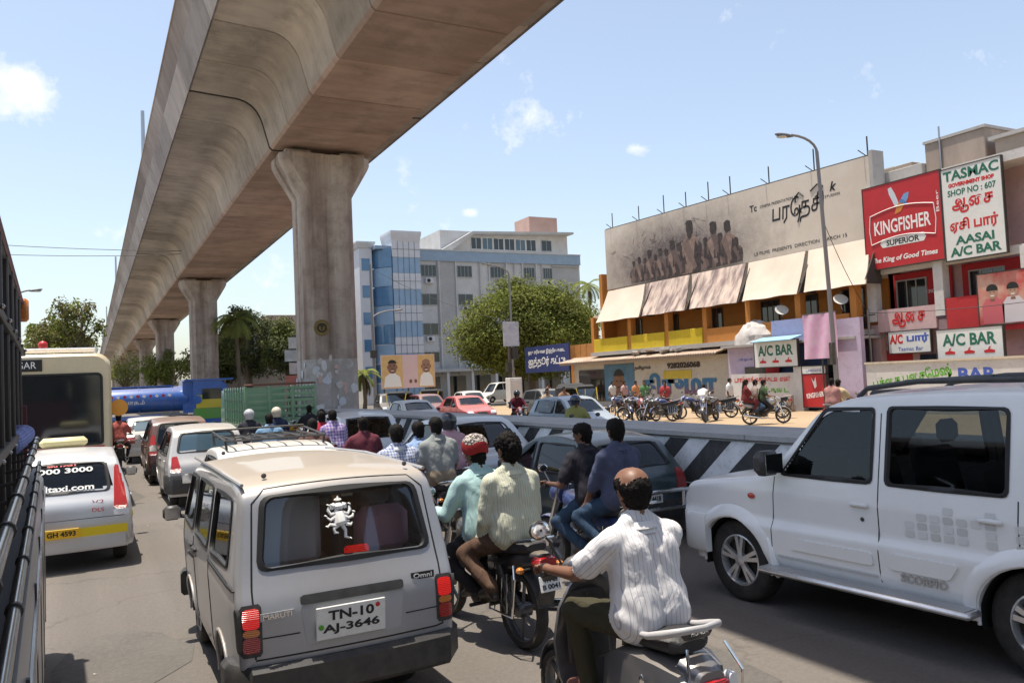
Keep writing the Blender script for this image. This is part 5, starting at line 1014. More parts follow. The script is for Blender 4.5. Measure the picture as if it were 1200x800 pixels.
def car(name, label, cat, sp, loc, rz, pm, group=None, glass=None, near=True, lamps=True):
    root = thing(name, label, cat, loc, rz, group); sh = Shell(sp); glass = glass or (TINT if near else DGLASS)
    hs = sp['side_glass'] if near else (); hr = [sp['rear_glass']] if near and sp.get('rear_glass') else (); hf = [sp['front_glass']] if near and sp.get('front_glass') else ()
    sh.body(hs,hr,hf).build('body', pm, root, smooth=32, clean=True)
    goff = -0.010 if near else 0.004
    for q in sp['side_glass']:
        for sd in (-1,1):
            fn = lambda a,b,o,sd=sd: sh.side(a,b,sd,o)
            w = sh.patch(q, fn, 'side_window', glass, root, goff, 7, 9, sp.get('grc',.05)); sh.ring(q, fn, 'window_seal', SEAL, w, w_in=.03, w_out=sp.get('sealw',.014), rc=sp.get('grc',.05), deep=.014 if near else -.0045)
    for key, rear, nm in (('rear_glass',True,'rear_window'),('front_glass',False,'windscreen')):
        if sp.get(key):
            fn = lambda a,b,o,rear=rear: sh.end(a,b,rear,o)
            w = sh.patch(sp[key], fn, nm, sp.get('rglass',glass) if rear else glass, root, goff, 11, 15, .06); sh.ring(sp[key], fn, 'window_seal', SEAL, w, w_in=.032, w_out=.018, rc=.06, deep=.014 if near else -.0045)
    for q, m in sp.get('tail',()):
        for sd in (-1,1):
            sh.patch([(a*sd,b) for a,b in q], lambda a,b,o: sh.end(a,b,True,o), 'tail_lamp', m, root, .012, 7, 7, .02, .03)
    for q, m in sp.get('tail_side',()):
        for sd in (-1,1): sh.patch(q, lambda a,b,o,sd=sd: sh.side(a,b,sd,o), 'tail_lamp', m, root, .008, 6, 6, .02, .02)
    for q, m in sp.get('head',()):
        for sd in (-1,1): sh.patch([(a*sd,b) for a,b in q], lambda a,b,o: sh.end(a,b,False,o), 'headlamp', m, root, .01, 7, 7, .03, .02)
    if sp.get('grille'): sh.patch(sp['grille'], lambda a,b,o: sh.end(a,b,False,o), 'grille', BLACKP, root, .006, 6, 9, .02, .02)
    for z0, z1, m, rear, off, wrap in sp.get('bumper',()):   # bumpers wrapped round the corners
        zc = (z0+z1)/2; w = float(sh.hw(sh.end(0,zc,rear).y,zc)); path = [Vector((x,0,0)) for x in ()]; pts = []
        ye = sh.end(0,zc,rear).y; s_ = 1 if rear else -1
        for k in range(4): y = ye+s_*(wrap-(wrap-.14)*k/3); pts.append((float(sh.hw(y,zc)),y,(1,0)))
        for k in range(15): x = (w-.035)*(1-2*k/14); e = sh.end(x,zc,rear); pts.append((x,e.y,(0,-s_)))
        for k in range(4): y = ye+s_*(.14+(wrap-.14)*k/3); pts.append((-float(sh.hw(y,zc)),y,(-1,0)))
        loops = []
        for x,y,(nx,ny) in pts: loops.append([(x+nx*o_,y+ny*o_,z) for o_,z in ((-.03,z0),(off*.6,z0),(off,z0+.03),(off,z1-.03),(off*.6,z1),(-.03,z1))])
        MB().loft(loops).build('bumper', m, root, smooth=35)
    for ya, yb, za, zb_, m, nm in sp.get('moulding',()):
        for sd in (-1,1): sh.patch([(ya,za),(yb,za),(yb,zb_),(ya,zb_)], lambda a,b,o,sd=sd: sh.side(a,b,sd,o), nm, m, root, .012, 4, 15, .01, .02)
    for yy, za, zb_ in sp.get('seams',()):
        for sd in (-1,1): MB().tube([sh.side(yy if not isinstance(yy,tuple) else yy[0]+(yy[1]-yy[0])*k/9, za+(zb_-za)*k/9, sd, -.001) for k in range(10)], .005, 5).build('door_gap', SEAL, root)
    for ya, z in sp.get('handles',()):
        for sd in (-1,1):
            p = sh.side(ya,z,sd,.012); MB().box(p,(.03,.17,.035),b=.012).build('door_handle', sp.get('handle_m',pm), root)
    for yc, ra in sp['arch']:
        for sd in (-1,1):
            fl = sp.get('flare',.012); pts = [sh.side(yc+ra*math.cos(a),sp['wr']*.98+ra*math.sin(a),sd,0.0) for a in np.linspace(-.12,math.pi+.12,19)]
            MB().tube([p for p in pts], fl, 6).build('wheel_arch', sp.get('flare_m',pm), root)
            if sp.get('flare_w'):
                fw = sp['flare_w']; MB().grid([[sh.side(yc+(ra+dr_)*math.cos(a),sp['wr']*.98+(ra+dr_)*math.sin(a),sd,o_) for a in np.linspace(-.05,math.pi+.05,25)] for dr_,o_ in ((-.004,-.03),(-.002,.022),(.012,.030),(fw*.7,.024),(fw,.006),(fw+.015,-.004))]).build('wheel_flare', sp.get('flare_m',pm), root, smooth=50)
            g = MB(); x0 = float(sh.hw(yc,sp['wr'])); MW = T(sd*(x0-.02),yc,sp['wr']*.98)@rotm(0,-RAD(90)*sd,0); P_ = [[MW@Vector((ra*.985*math.cos(a),ra*.985*math.sin(a),d_)) for a in np.linspace(-math.pi/2-.2,math.pi/2+.2,25)+math.pi*(sd<0)] for d_ in (0,.28)]; g.grid(P_); g.grid([P_[1],[MW@Vector((0,0,.28))]*25]); g.build('wheel_well', INK, root)
            wheel(root, sd*(x0-sp['ww']/2-.03), yc, sp['wr'], sp['ww'], sp.get('rim',STEEL), sp.get('wstyle','cover'), sd)
    if sp.get('mirror'): mirror_pair(sh, root, sp['mirror'][0], sp['mirror'][1], sp.get('mirror_m',BLACKP), sz=sp.get('mirror_s',1.0))
    if sp.get('plate') and lamps:
        z, w, h, s1, s2, bk = sp['plate']; e = sh.end(0,z,True,.012); a = sh.end(0,z-h/2,True); b = sh.end(0,z+h/2,True); tilt = math.atan2(b.y-a.y,b.z-a.z)
        plate(root, e, w, h, s1, s2, bk, T(e.x+sp.get('plate_dx',0),e.y-sp.get('plate_out',0),e.z)@rotm(RAD(90)-tilt,0,0))
    if near: seats(root, sp, sp.get('seat_m',SEATM))
    return root, sh
def small_car(L, W_, H, kind='hatch', **kw):
    f = L/2; w = W_/2; zb_, zt_ = H*.625, H-.13
    if kind == 'hatch':
        sil = [(f-.07,.24,.03),(f,.34,.06),(f+.0,.56,.1),(f-.07,.70,.1),(f-.78,.92,.18),(f-1.42,H-.07,.25),(f-1.85,H,.4),(-f*.35,H+.005,.5),(-f+.42,H-.08,.16),(-f+.13,.93,.16),(-f+.04,.82,.08),(-f,.52,.1),(-f+.05,.24,.03)]
        yf, yt, yr = f-.95, f-1.48, -f+.55
        rg = [(-w*.72,.97),(w*.72,.97),(w*.60,H-.13),(-w*.60,H-.13)]; tail = [([(w*.70,.66),(w*.93,.66),(w*.90,.92),(w*.76,.92)],REDL)]; mid = (yf-yr)*.0
        sg = [[(yf-.05,zb_+.02),(.02,zb_),(.02,zt_),(yt-.12,zt_)],[(-.07,zb_),(yr-.02,zb_+.02),(yr+.12,zt_),(-.07,zt_)]]
    else:
        sil = [(f-.07,.24,.03),(f,.34,.06),(f,.56,.1),(f-.07,.70,.1),(f-1.05,.90,.18),(f-1.75,H-.06,.25),(f-2.15,H,.4),(-f*.32,H-.01,.4),(-f+1.15,H-.10,.3),(-f+.62,.98,.15),(-f+.08,.93,.12),(-f,.80,.08),(-f,.5,.1),(-f+.05,.24,.03)]
        yf, yt, yr = f-1.25, f-1.85, -f+1.12
        rg = [(-w*.70,1.02),(w*.70,1.02),(w*.58,H-.12),(-w*.58,H-.12)]; tail = [([(w*.62,.66),(w*.93,.66),(w*.93,.84),(w*.60,.86)],REDL)]
        sg = [[(yf-.05,zb_+.02),(.12,zb_),(.12,zt_),(yt-.12,zt_)],[(.04,zb_),(yr+.02,zb_+.03),(yr+.2,zt_),(.04,zt_)]]
    sp = dict(sil=sil, wz=[(.24,w*.94),(.4,w*.985),(.68,w),(.9,w*.975),(H-.05,w*.775),(H+.02,w*.75)], py=[(-f,.93),(-f+.12,.975),(-f+.5,1),(f-.9,1),(f-.35,.965),(f-.08,.90),(f,.86)], sill=.24, wr=.285, ww=.17,
        arch=[(f-.72,.335),(-f+(.66 if kind=='hatch' else .82),.335)], side_glass=sg, rear_glass=rg, front_glass=[(-w*.74,.99),(w*.74,.99),(w*.62,H-.13),(-w*.62,H-.13)], tail=tail, head=[([(w*.48,.56),(w*.86,.56),(w*.86,.72),(w*.55,.70)],CLEARL)], grille=[(-w*.3,.54),(w*.3,.54),(w*.3,.66),(-w*.3,.66)],
        seams=[(.0,.3,zb_-.02),((yf-.02,yf+.02),.34,zb_-.02),((yr+.10,yr-.02),.55,zb_-.02)], handles=[(.12,zb_-.10),(yr+.2,zb_-.09)], mirror=(yf-.08,zb_+.02), plate=(.60,.5,.12,'TN 09 B 4127',None,PLATEW), fy=.25, ry=-.62, bumper=[(.26,.52,None,True,.03,.35),(.24,.50,None,False,.03,.35)])
    sp.update(kw); return sp
def fixbump(sp, m): sp['bumper'] = [(a,b,m if mm is None else mm,c,d,e) for a,b,mm,c,d,e in sp['bumper']]; return sp

# ---- silver minivan in the foreground
SILV = paint('silver_van_paint', (0.37,0.37,0.39), 0.22, 0.2, 0.34, 0.8)
omni = dict(ds=.028, dz=.03, crown=.035, edge=.05, sil=[(1.60,.30,.03),(1.68,.40,.06),(1.685,.75,.1),(1.60,1.0,.12),(1.02,1.57,.16),(.7,1.64,.3),(0,1.665,.5),(-1.15,1.65,.3),(-1.44,1.60,.13),(-1.60,1.06,.25),(-1.675,.88,.12),(-1.685,.50,.1),(-1.62,.32,.03)],
    wz=[(.3,.665),(.45,.69),(.9,.715),(1.06,.705),(1.52,.638),(1.67,.61)], py=[(-1.69,.955),(-1.6,.985),(-1.4,1),(1.2,1),(1.5,.97),(1.69,.9)], sill=.32, wr=.275, ww=.15, arch=[(1.0,.32),(-.86,.32)],
    side_glass=[[(1.22,1.08),(.52,1.06),(.52,1.49),(.98,1.49)],[(.42,1.06),(-.38,1.06),(-.38,1.50),(.42,1.50)],[(-.50,1.06),(-1.33,1.09),(-1.24,1.50),(-.50,1.50)]], rear_glass=[(-.555,1.10),(.555,1.10),(.50,1.53),(-.50,1.53)], front_glass=[(-.56,1.05),(.56,1.05),(.50,1.52),(-.50,1.52)],
    tail=[([(.575,.64),(.672,.64),(.672,.73),(.575,.73)],REDL),([(.575,.735),(.672,.735),(.672,.775),(.575,.775)],AMBER),([(.575,.78),(.672,.78),(.672,.90),(.575,.90)],BRAKE)], lamp_bezel=1, tail_side=[([(-1.64,.64),(-1.585,.64),(-1.585,.90),(-1.64,.90)],BLACKP)], head=[([(.40,.66),(.60,.66),(.60,.84),(.40,.84)],CLEARL)],
    bumper=[(.34,.56,BLACKP,True,.075,.30),(.34,.56,BLACKP,False,.06,.30)], seams=[((.50,.48),.36,1.02),(-.44,.36,1.02),((1.3,1.26),.5,1.05),((-.44,-1.34),1.0,1.0)], handles=[(.58,.94),(.33,.94)], handle_m=BLACKP, mirror=(1.22,1.08), mirror_s=.9, moulding=[(-.44,-1.56,.985,1.0,SEAL,'side_rail')], grc=.06, seat_m=SEATM,
    seats=[('front_seat',.62,(-.3,.3),.5),('middle_seat',-.1,(-.0,),1.1),('rear_seat',-.92,(-.33,.3),.55)], seath=.66, fy=.6, rglass=GLASS)
van, vsh = car('silver_minivan', 'dusty silver minivan seen from behind, white sticker on its rear window', 'van', omni, (1.44,6.66,0), 0.0, SILV, glass=GLASS)
eF = lambda a,b,o: vsh.end(a,b,True,o)
for sd in (-1,1): vsh.patch([(sd*.56,.615),(sd*.685,.615),(sd*.685,.925),(sd*.56,.925)], eF, 'lamp_bezel', BLACKP, van, .006, 7, 7, .015, .02)
# tailgate seams, recess, garnish, plate, badges
gp = [(-.60,.60),(-.605,1.0),(-.565,1.5),(-.48,1.585),(.48,1.585),(.565,1.5),(.605,1.0),(.60,.60)]; pts = []
for i in range(len(gp)-1):
    for k in range(8): pts.append(eF(gp[i][0]+(gp[i+1][0]-gp[i][0])*k/8, gp[i][1]+(gp[i+1][1]-gp[i][1])*k/8, -.001))
pts.append(eF(.60,.60,0)); MB().tube(pts+[eF(x,.592,-.001) for x in np.linspace(.55,-.6,14)], .006, 5).build('tailgate_gap', SEAL, van)
vsh.patch([(-.33,.875),(.33,.875),(.33,.93),(-.33,.93)], eF, 'tailgate_handle_strip', BLACKP, van, .02, 5, 11, .015, .03)
vsh.patch([(-.30,.635),(.30,.635),(.33,.872),(-.33,.872)], eF, 'plate_recess', mat('silver_recess',(0.40,0.40,0.41),0.45), van, .003, 7, 11, .02)
for z in (.715,): MB().tube([eF(x,z,.001) for x in np.linspace(-.56,-.34,8)],.004,5).build('press_line', SEAL, van); MB().tube([eF(x,z,.001) for x in np.linspace(.34,.56,8)],.004,5).build('press_line', SEAL, van)
e = eF(-.03,.75,.015); npl = plate(van, e, .44, .20, 'TN-10', 'AJ-3646', PLATEW, T(e.x,e.y-.008,e.z)@rotm(RAD(90)+.06,0,0))
for dx, cm in ((-.19,GT),(.17,RT)): MB().ball((e.x+dx,e.y-.017,e.z-.02 if dx<0 else e.z+.065),.017,10,None,(1,.2,1)).build('plate_seal', cm, npl)
for xx, s, w in ((-.47,'MARUTI',.17),(.475,'Omni',.13)):
    e = eF(xx,.84 if xx<0 else .935,.006); text('badge_lettering', s, .06, CHROME if xx<0 else WT, MB().box((e.x,e.y,e.z),(w+.03,.006,.045)).build('badge', mat('badge_grey',(0.42,0.42,0.43),0.4) if xx<0 else INK, van, smooth=0), T(e.x,e.y-.005,e.z)@rotm(RAD(90),0,0), .003, bold=.001, width=w, height=.03)
# brake light and the white dancing-figure sticker inside the rear glass
e = eF(0.07,1.15,-.05); MB().box((e.x,e.y,e.z),(.16,.05,.06),rotm(RAD(-15),0,0),.015).build('high_brake_lamp', BRAKE, van)
STK = mat('white_sticker',(0.78,0.78,0.76),0.6); lim = []
def gpt(x, z): v = eF(-.03+x*.88,1.345+z*.88,-.004); return v
g = MB()
def gl_(pts, r): g.tube([gpt(*p) for p in pts], r, 6)
gl_([(0,.108),(0,.082),(0,.062)],[.020,.034,.026]); gl_([(0,.048),(.002,.015),(.006,-.028),(.012,-.05)],[.028,.040,.046,.03]); gl_([(-.008,.075),(-.024,.045),(-.03,.02),(-.014,.006)],[.014,.011,.009,.006])
for a in ([(-.025,.042),(-.062,.034),(-.078,.062),(-.074,.088)],[(.025,.042),(.066,.03),(.084,.056),(.080,.084)],[(-.025,.02),(-.068,-.004),(-.094,.018)],[(.025,.02),(.068,.0),(.098,.008),(.106,.028)],[(-.01,-.04),(-.05,-.066),(-.044,-.094),(-.018,-.098)],[(.015,-.05),(.034,-.085),(.03,-.13),(.058,-.142)],[(-.03,-.045),(-.074,-.034),(-.092,-.046)],[(.04,-.04),(.078,-.05),(.09,-.034)],[(0,.125),(0,.158)]): gl_(a,[.014]+[.011]*(len(a)-2)+[.006])
for sx in (-1,1): gl_([(sx*.026,.098),(sx*.046,.092),(sx*.052,.068)],[.016,.020,.010]); gl_([(sx*.02,.128),(sx*.012,.142)],[.010,.006])
for k in range(11): aa = -.4+k*.38; gl_([(.012+.046*math.cos(aa),-.02+.05*math.sin(aa)),(.012+.058*math.cos(aa),-.02+.062*math.sin(aa))],[.004,.006])
for px_, pz_ in ((-.076,.098),(.082,.094),(-.1,.024),(.11,.036),(-.098,-.05),(.064,-.146)): gl_([(px_,pz_),(px_+.004,pz_+.006)],[.012,.009])
g.build('window_sticker', STK, van)
e = gpt(.0,.17); MB().box((e.x,e.y+.03,e.z-.02),(.05,.01,.07)).build('hanging_tag', mat('orange_tag',(0.6,0.25,0.05),.7), van, smooth=0)
MB().box((-.33,-1.2,1.28),(.50,.10,.52),b=.05).build('pale_seat_cover', SEATL, van); MB().box((.36,-1.16,1.18),(.40,.14,.34),b=.12).build('pink_passenger_shape', mat('pink_passenger_shape',(0.55,0.28,0.36),.9), van); MB().box((.12,-.98,1.2),(.26,.1,.4),b=.05).build('brown_seat_cover', mat('brown_seat',(0.20,0.09,0.05),.9), van)  # rounded pink block added in place of a passenger in pink
for x, y in ((-.45,-1.25),(.5,-1.3),(-.4,.9)): MB().ball((x,y,1.645 if y>0 else 1.635),.018,8).build('roof_bolt', BLACKP, van)
MB().tube([(-.60,1.2,1.60),(-.63,0,1.625),(-.61,-1.38,1.60)],.012,6).build('rain_gutter', SILV, van); MB().tube([(.60,1.2,1.60),(.63,0,1.625),(.61,-1.38,1.60)],.012,6).build('rain_gutter', SILV, van)
for s in (-1,): MB().tube([(s*.72,.42,.86),(s*.75,.44,.9),(s*.75,.52,.9),(s*.72,.54,.86)],.012,6).build('slide_door_handle', BLACKP, van)

# ---- white SUV at the right
WHITE = paint('white_suv_paint', (0.80,0.80,0.79), 0.06, 0.0, 0.25, 0.12)
suv = dict(ds=.03, dz=.03, crown=.03, edge=.06, sil=[(2.0,.40,.03),(2.10,.50,.08),(2.12,.92,.12),(2.0,1.09,.12),(.98,1.23,.16),(.44,1.82,.2),(.1,1.92,.3),(-.8,1.97,.5),(-1.75,1.95,.3),(-2.0,1.88,.15),(-2.14,1.2,.2),(-2.2,1.0,.1),(-2.2,.6,.1),(-2.1,.42,.03)],
    wz=[(.4,.86),(.52,.905),(.75,.925),(.83,.888),(1.05,.893),(1.22,.865),(1.86,.745),(2.0,.71)], py=[(-2.2,.95),(-2.05,.985),(-1.8,1),(1.5,1),(1.95,.965),(2.22,.86)], sill=.42, wr=.38, ww=.245, arch=[(1.38,.425),(-1.30,.425)], flare_w=.10, flare=.014, flare_m=WHITE, rim=ALU, wstyle='spoke',
    side_glass=[[(.80,1.22),(-.10,1.22),(-.10,1.80),(.36,1.79)],[(-.22,1.22),(-1.13,1.22),(-1.13,1.81),(-.22,1.81)],[(-1.27,1.24),(-2.0,1.26),(-1.9,1.79),(-1.27,1.81)]], rear_glass=[(-.66,1.25),(.66,1.25),(.58,1.75),(-.58,1.75)], front_glass=[(-.70,1.25),(.70,1.25),(.60,1.74),(-.60,1.74)], tail=[([(.70,.9),(.86,.9),(.80,1.3),(.70,1.3)],REDL)], head=[([(.42,.78),(.82,.78),(.80,.98),(.5,.96)],CLEARL)], grille=[(-.34,.72),(.34,.72),(.38,.98),(-.38,.98)],
    seams=[((.90,.86),.52,1.20),(-.16,.48,1.20),((-1.2,-1.2),.9,1.20),(-.16,1.2,1.76)], handles=[(.0,1.05),(-1.02,1.05)], handle_m=mat('white_handle',(0.72,0.72,0.71),.35), mirror=(.80,1.26), mirror_s=1.5, bumper=[(.42,.78,WHITE,False,.05,.42),(.42,.74,WHITE,True,.05,.4)], moulding=[(.84,-.14,.515,.535,mat('sill_line',(0.5,0.5,0.5),.4),'door_sill_line')], seath=.66, fy=.25, ry=-.75, grc=.04, sealw=.012)
sv, ssh = car('white_suv', 'white SUV with alloy wheels and grey squares on its rear door', 'car', suv, (6.29,4.45,0), RAD(3), WHITE)
sF = lambda a,b,o: ssh.side(a,b,-1,o)
sv.scale = (1,1,1.015)
for ya, yb in ((.82,-.13),(-.19,-1.0)): ssh.patch([(ya-.12,.60),(yb+.02,.60),(yb+.02,.70),(ya-.22,.70)] if ya>0 else [(ya-.06,.60),(-.72,.60),(-.80,.72),(ya-.06,.72)], sF, 'door_cladding', WHITE, sv, .014, 5, 11, .02, .02)
g = MB(); g.box((-.97,.02,.41),(.18,1.88,.05),b=.02); st = g.build('side_step', ALU, sv); MB().box((-.97,.02,.437),(.14,1.8,.006)).build('step_tread', mat('ribbed_tread',(0.45,0.46,0.47),.4,.6), st, smooth=0)
for y in (-.8,0,.8): MB().tube([(-.93,y,.40),(-.7,y,.42)],.02,6).build('step_bracket', DARKM, sv)
MB().box((-.90,.90,.50),(.07,.07,.36),rotm(RAD(-16),0,0),.025).build('mud_flap', WHITE, sv)
p = sF(1.12,1.01,.006); MB().ball(p,.045,12,None,(.25,1,.6)).build('side_indicator', mat('orange_red_lens',(0.5,0.06,0.03),.2,coat=.6), sv)
p = sF(-.02,.94,.004); MB().ball(p,.018,10,None,(.3,1,1)).build('key_lock', BLACKP, sv)
r_ = random.Random(2)
for i in range(9):
    for j in range(4):
        if r_.random() < .35: continue
        y, z = -.38-.10*i, .86+.065*j; ssh.patch([(y,z),(y-.075,z),(y-.075,z+.05),(y,z+.05)], sF, 'square_decal', mat('decal_grey_%d'%((i+j)%3),((0.60,0.60,0.58),(0.66,0.66,0.65),(0.54,0.54,0.52))[(i+j)%3],.35), sv, .0035, 3, 3, .004)
p = sF(-.52,.555,.012); text('badge_lettering', 'SCORPIO', .1, mat('badge_silver',(0.42,0.42,0.42),.3,.5), sv, Matrix(((0,0,-1,p.x),(-1,0,0,p.y),(0,1,0,p.z),(0,0,0,1))), .006, bold=.003, width=.36, height=.062)
for sd in (-1,1): MB().tube([(sd*.60,.15,1.88),(sd*.62,.05,1.95),(sd*.63,-.4,2.0),(sd*.63,-1.5,2.0),(sd*.60,-1.85,1.93)],.022,8).build('roof_rail', BLACKP, sv)
for y in (-.3,-1.2): MB().tube([(-.63,y,2.0),(.63,y,2.0)],.016,6).build('roof_bar', BLACKP, sv)
MB().box((.15,.35,1.87),(.35,.25,.08),b=.03).build('roof_scoop', BLACKP, sv)
MB().tube([(-.92,.85,1.36),(-.97,.83,1.40)],.03,6).build('mirror_arm', BLACKP, sv)

# ---- hatchbacks and saloons ahead
def place_car(name, label, sp, loc, rz, pm, near=True, group='cars queueing in our carriageway', glass=None): return car(name, label, 'car', fixbump(sp, sp.get('bump_m', pm)), loc, rz, pm, group, glass, near)
DGREEN = paint('dark_green_paint', (0.02,0.045,0.055), 0.12); gcar, gsh = place_car('hatchback', 'dark green hatchback with a chrome rear guard beside the striped median', small_car(3.30,1.52,1.40,'hatch',ds=.03,dz=.03,bump_m=BLACKP,plate=(.56,.5,.12,'TN 07 K 4418',None,PLATEW)), (6.26,10.0,0), RAD(1.0), DGREEN)
for z in (.44,.66): MB().tube([(-.76,-1.48,z),(-.78,-1.77,z),(.78,-1.77,z),(.86,-1.63,z),(.84,-1.38,z)],.028,8).build('rear_guard_bar', CHROME, gcar)
for x in (-.5,.5): MB().tube([(x,-1.77,.44),(x,-1.77,.66)],.022,6).build('guard_upright', CHROME, gcar); MB().tube([(x,-1.77,.48),(x,-1.53,.45)],.022,6).build('guard_upright', CHROME, gcar)
TAXI = paint('taxi_silver_paint', (0.52,0.54,0.57), 0.12, 0.25); TXY = mat('taxi_yellow',(0.75,0.58,0.02),.4)
tsp = small_car(3.68,1.66,1.48,'hatch',ds=.035,dz=.035,tail=[([(.60,.74),(.77,.74),(.70,1.30),(.62,1.30)],REDL),([(.60,.66),(.78,.66),(.78,.74),(.60,.74)],CLEARL)],plate=(.50,.52,.12,'AE GH 4593',None,PLATEY),plate_dx=-.06,plate_out=.05, rear_glass=[(-.56,.98),(.56,.98),(.52,1.34),(-.52,1.34)])
taxi, txs = place_car('taxi', 'silver taxi with a yellow bumper stripe and roof sign beside the bus', tsp, (-.36,13.5,0), 0.0, TAXI)
tF = lambda a,b,o: txs.end(a,b,True,o)
txs.patch([(-.76,.44),(.76,.44),(.76,.545),(-.76,.545)], tF, 'yellow_stripe', TXY, taxi, .036, 4, 17, .01)
for s, z, w, h, m in (('3000 3000',1.255,.7,.075,WT),('mtltaxi.com',1.04,.72,.085,WT),('SRI FAST',1.32,.35,.04,RT)):
    e = tF(.02,z,.004); a = tF(.02,z-.05,.004); b = tF(.02,z+.05,.004); text('window_lettering', s, h, m, taxi, T(e.x,e.y,e.z)@rotm(RAD(90)-math.atan2(b.y-a.y,b.z-a.z),0,0), .002, bold=.002, width=w, height=h)
e = tF(-.2,.86,.004); MB().ball(e,.03,12,None,(1,.2,1)).build('maker_emblem', CHROME, taxi)
for xx,zz,s in ((.42,.85,'V2'),(.42,.75,'DLS')): e = tF(xx,zz,.004); text('badge_lettering', s, .05, RT, taxi, T(e.x,e.y,e.z)@rotm(RAD(90),0,0), .003, width=.14, height=.05)
MB().tube([tF(x,.655,-.001) for x in np.linspace(-.72,.72,16)],.005,5).build('tailgate_gap', SEAL, taxi)
MB().box((0,.05,1.55),(.62,.26,.14),b=.05).build('roof_sign', mat('cream_sign',(0.72,0.64,0.35),.5), taxi)
MB().tube([txs.side(y,.60,1,.004) for y in np.linspace(-1.5,1.4,14)],.02,6,flat=.4).build('yellow_side_stripe', TXY, taxi)
SILH = paint('silver_hatch_paint', (0.52,0.51,0.50), 0.22, 0.2); h1, _ = place_car('hatchback', 'dusty silver hatchback with a black rear bumper, in the queue left of the minivan', small_car(3.5,1.52,1.55,'hatch',bump_m=BLACKP,tail=[([(.50,.70),(.70,.70),(.66,1.0),(.56,1.0)],REDL)],rear_glass=[(-.56,1.06),(.56,1.06),(.48,1.42),(-.48,1.42)],bumper=[(.30,.66,None,True,.05,.4),(.26,.5,None,False,.04,.35)],rglass=BGLASS), (2.0,18.1,0), 0, SILH, glass=TINT)
MAR = paint('maroon_paint', (0.10,0.025,0.022), 0.35); h2, _ = place_car('hatchback', 'dark maroon tall hatchback ahead of the silver one', small_car(3.5,1.56,1.60,'hatch',tail=[([(.56,.72),(.74,.72),(.66,1.2),(.58,1.2)],REDL)],bump_m=BLACKP), (1.95,22.9,0), 0, MAR)
SED = paint('silver_saloon_paint', (0.55,0.54,0.52), 0.18, 0.2); s1, _ = place_car('saloon_car', 'silver saloon waiting behind the blue tanker', small_car(4.2,1.66,1.45,'sedan',rglass=BGLASS), (1.75,30.4,0), 0, SED)
WHC = paint('white_car_paint', (0.74,0.72,0.68), 0.20); s2, _ = place_car('roof_rack_car', 'white car with a black roof rack just ahead of the minivan', small_car(4.2,1.66,1.50,'sedan',wz=[(.24,.80),(.4,.83),(.68,.84),(.9,.82),(1.45,.72),(1.52,.70)]), (2.10,11.25,0), 0, WHC)
rk = MB()
for x in np.linspace(-.52,.52,6): rk.tube([(x,.45,1.58),(x,-.75,1.58)],.012,6)
for y in (.45,-.15,-.75): rk.tube([(-.62,y,1.57),(.62,y,1.57)],.016,6)
rk.tube([(-.62,.45,1.57),(-.62,.45,1.66),(.62,.45,1.66),(.62,.45,1.57)],.014,6); rk.tube([(-.62,-.75,1.57),(-.62,.45,1.64)],.014,6); rk.tube([(.62,-.75,1.57),(.62,.45,1.64)],.014,6)
for x in (-.62,.62):
    for y in (.4,-.7): rk.tube([(x,y,1.57),(x*.98,y,1.46)],.016,6)
rk.build('roof_rack', BLACKP, s2)
PWH = paint('pearl_white_paint', (0.66,0.69,0.73), 0.10); s3, _ = place_car('hatchback', 'white hatchback ahead of the red shirted rider', small_car(3.6,1.6,1.56,'hatch'), (5.75,19.5,0), RAD(-2), PWH)
s4, _ = place_car('saloon_car', 'white saloon with dark windows behind the grey shirted rider', small_car(4.2,1.68,1.53,'sedan'), (6.2,14.1,0), RAD(1), paint('cool_silver_paint',(0.58,0.61,0.64),.10,.2))
# far carriageway, coming towards us
FG = 'cars in the far carriageway'
place_car('hatchback', 'pale blue hatchback facing right beyond the median', small_car(3.6,1.62,1.50,'hatch'), (14.6,23.3,0), RAD(183), paint('pale_blue_paint',(0.36,0.44,0.52),.15,.3), True, FG, GLASS)
place_car('saloon_car', 'silver saloon beyond the median, left of the red car', small_car(4.2,1.66,1.42,'sedan'), (12.9,34.2,0), RAD(180), paint('grey_silver_paint',(0.46,0.47,0.48),.2,.3), True, FG, GLASS)
place_car('saloon_car', 'red saloon beyond the median', small_car(4.3,1.7,1.44,'sedan'), (16.6,36.6,0), RAD(178), paint('red_car_paint',(0.42,0.03,0.035),.15), True, FG, GLASS)
place_car('hatchback', 'dark red car behind the red saloon', small_car(3.7,1.6,1.5,'hatch'), (17.3,43.5,0), RAD(180), paint('dark_red_paint',(0.16,0.03,0.04),.15), False, FG)
place_car('hatchback', 'white car furthest back behind the red saloon', small_car(3.7,1.62,1.5,'hatch'), (21.5,46.5,0), RAD(172), paint('far_white_paint',(0.66,0.63,0.60),.2), False, FG)
place_car('van_car', 'white van crossing behind the red saloon, under the office canopy', small_car(4.0,1.7,1.85,'hatch'), (33.6,66.5,0), RAD(100), WHC, False, FG)
place_car('hatchback', 'black car at the crossing left of the red saloon', small_car(3.7,1.62,1.55,'hatch'), (17.4,50.5,0), RAD(170), paint('black_car_paint',(0.03,0.03,0.035),.15), False, FG)
place_car('hatchback', 'dark car behind the pale blue hatchback by the mural', small_car(3.7,1.62,1.52,'hatch'), (22.4,38.4,0), RAD(180), paint('charcoal_paint',(0.06,0.065,0.075),.15), False, FG)
